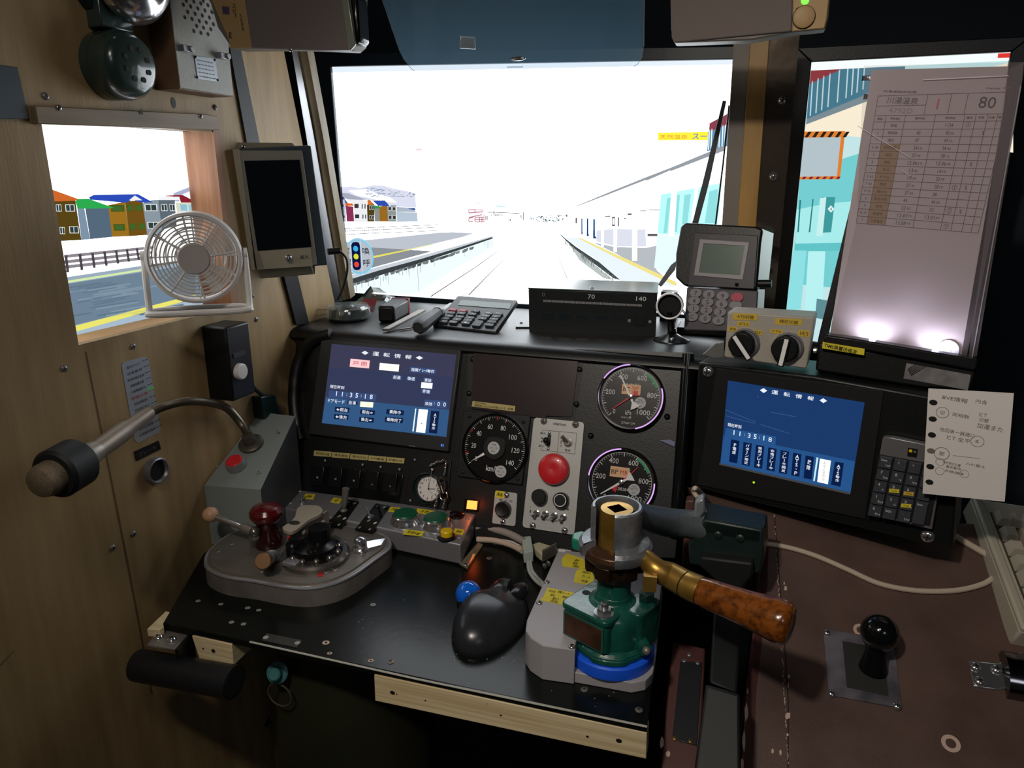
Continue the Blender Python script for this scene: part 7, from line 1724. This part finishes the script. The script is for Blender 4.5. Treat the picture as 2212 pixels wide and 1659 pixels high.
# chrome bracket
t = thing('chrome_handle', 'chrome half-round handle on a screwed plate at the edge of the brown side desk', 'handle')
mb = MB(BR, CHROME); mb.pprism(zg(1885, 755, 2060, 770, 2200, 700, 2240, 900, 2050, 925, 1915, 905), 0, .003); mb.build('plate', t, bevel=.001)
for x, y in ((1925, 792), (2050, 808), (1948, 876)): screw(t, BR, *zg(x, y)[0], .0062, CHROME, .003)
a = BR.hit(*zg(2075, 815)[0], .004)
mb = MB(BR, M('chrome_dark', '#8a8688', .15, 1)); c = BR.L(*zg(2120, 850)[0], .0); w = .026
pr = [(-w, 0), (-w * .92, .012), (-w * .6, .021), (0, .025), (w * .6, .021), (w * .92, .012), (w, 0)]
mb.hull([BR.W(c[0] - .006, c[1] + q[0] * 1.05, q[1]) for q in pr], [BR.W(c[0] + .13, c[1] + q[0] * 1.05, q[1]) for q in pr]); mb.build('grip', t, angle=50); settle(t)
# keyboard
kbd = thing('keyboard', 'old beige computer keyboard on the brown side desk below the hanging note', 'keyboard')
k0 = BR.hit(2105, 1098, .012); k1 = BR.hit(2212, 1385, .03); 
ku = (k1 - k0).normalized()
kv0 = Vector((1, .35, 0)); KB = Fr(k0, ku, kv0)
if KB.n.z < 0: KB = Fr(k0 , ku, -KB.v) 
sg = 1 if KB.W(0, .1, 0).x > k0.x else -1
def kbx(mb, u0, u1, v0, v1, z0, z1, top=0):
    v0, v1 = sg * v0, sg * v1
    if v0 > v1: v0, v1 = v1, v0
    q = [(u0, v0), (u1, v0), (u1, v1), (u0, v1)]
    mb.prism(q, z0, z1, [(x + (top if x == u0 else -top), y + (top if y == v0 else -top)) for x, y in q])
mb = MB(KB, KEYW); kbx(mb, -.02, .19, 0, .38, -.030, 0); kbx(mb, -.02, .19, 0, .012, -.002, .006); mb.build('case', kbd, bevel=.003)
mb = MB(KB, M('key_gap', '#3a352e', .7)); kbx(mb, .004, .175, .018, .36, 0, .001); mb.build('key_bed', kbd)
for j in range(7):
    for i in range(9):
        mb = MB(KB, KEYW2 if (i > 0 and j > 0) else KEYW); u0 = .006 + j * .0235 + (.004 if j else 0); v0 = .020 + i * .0195
        kbx(mb, u0, u0 + .0205, v0, v0 + (.0175), .001, .013, .003); mb.build('key', kbd)
settle(kbd)

# ================================================================== overhead
def pcspk(name, label, body, px_face, cream, extra, depth):
    t = thing(name, label, 'speaker'); F_ = Y(depth)
    mb = MB(F_, M(name + '_shell', '#6a6258', .5) if name + '_shell' not in MATS else name + '_shell'); mb.pprism(body, -.03, -.001); mb.build('case', t, bevel=.002)
    mb = MB(F_, GRILLE); mb.pprism(px_face, -.001, .002); mb.build('grille', t, bevel=.0015)
    mb = MB(F_, M('speaker_cream', '#a8895a', .5) if 'speaker_cream' not in MATS else 'speaker_cream'); mb.pprism(cream, -.001, .0015); mb.build('cream_end', t, bevel=.0015)
    extra(t, F_); return t
z2 = zm(460, 0, 3.95); z8 = zm(1380, 0, 2.37)
def ex1(t, F_):
    mb = MB(F_, M('purple_sticker', '#4a3a58', .5)); mb.pf(z2(75, 52, 135, 60, 142, 122, 84, 118), .0022); mb.m(INK); mb.tvert('スピー', *z2(185, 90)[0], 8, 30, .0022, dx=5); mb.tvert('カ音響機', *z2(245, 190)[0], 4, 38, .0022, dx=6); mb.t('E', *z2(148, 300)[0], 7, 12, .0022); mb.build('marking', t)
    mb = MB(F_, M('speaker_edge_silver', '#8f988c', .3, .5)); mb.pprism(z2(1090, -40, 1150, -40, 1212, 380, 1168, 430, 1155, 425), 0, .004); mb.build('silver_edge', t, bevel=.001)
    mb = MB(F_, BLKG); mb.pprism(z2(1160, -40, 1225, -40, 1250, 340, 1215, 385), -.028, 0); mb.build('end_cap', t, bevel=.004)
    screw(t, F_, *z2(665, 426)[0], .003, CHROME, .001)
t = pcspk('desktop_speaker', 'brown-grey cloth speaker with a cream printed end above the leaning aluminium strip', [(-0 + 440, -40), (770, -40), (768, 96), (755, 108), (640, 104), (500, 105), (470, 60)], z2(260, -40, 1105, -40, 1160, 425, 900, 428, 330, 412), z2(-30, -40, 265, -40, 335, 412, 150, 414, 130, 330, 60, 180), ex1, .885); settle(t)
def ex2(t, F_):
    mb = MB(F_, E('#5cff3a', 3)); mb.disc(F_.L(*z8(851, 3)[0], .002), .0045, .002, 16); mb.build('green_light', t)
    c = F_.L(*z8(845, 87)[0], .003); mb = MB(F_, 'speaker_cream'); mb.lathe([(.0125, .001), (.0125, .005), (.0105, .006), (0, .0055)], c, 28); mb.m(INK); mb.ring(c, .0125, .0136, .0018, n=28); mb.m(INK); mb.ring(F_.L(*z8(815, 50)[0], .002), .002, .0028, .0018, n=16); mb.pline(z8(851, 20)[0], z8(851, 50)[0], .0006, .0018); mb.build('volume_knob', t)
t = pcspk('desktop_speaker', 'brown-grey cloth speaker with green light and round volume knob above the wood-edged pillar', z8(160, -60, 985, -60, 970, 95, 955, 148, 790, 165, 580, 205, 180, 220, 165, 150), z8(162, -60, 788, -60, 782, 160, 180, 218, 168, 190), z8(790, -60, 980, -60, 962, 100, 950, 145, 785, 160), ex2, 1.05); settle(t)
t = thing('sun_visor', 'tinted clear sun visor with rounded lower corners hanging above the large monitor', 'visor')
VV = Y(1.24)
q = [(800, -90), (812, -40), (862, 108), (872, 128), (888, 148), (905, 161), (930, 168)] + [(1340, 153), (1362, 148), (1378, 138), (1388, 122), (1391, 100), (1392, -90)]
mb = MB(VV, VISOR); mb.pf(q, 0); mb.build('sheet', t)
mb = MB(VV, M('visor_edge', '#7d94a0', .2)); 
for a, b in zip(q[1:], q[2:]): 
    if a[1] > 100 and b[1] > 100 and not (a[0] == 930): mb.pline(a, b, .0007, .0005)
for a, b in (((862, 108), (812, -40)), ((1391, 100), (1392, -90))): mb.pline(a, b, .0007, .0005)
mb.build('edge', t)
mb = MB(VV, CLEAR('clip_clear', '#b0bcc4', .35, .05, .3)); mb.pprism([(993, 77), (1026, 80), (1026, 106), (992, 104)], .0, .004); mb.build('clip', t, bevel=.001)
mb = MB(VV, CHROME); c = VV.L(1120, 127); mb.ball((c[0], c[1], .002), .007, 14, (1.9, .5, .4)); mb.build('clip', t); settle(t)
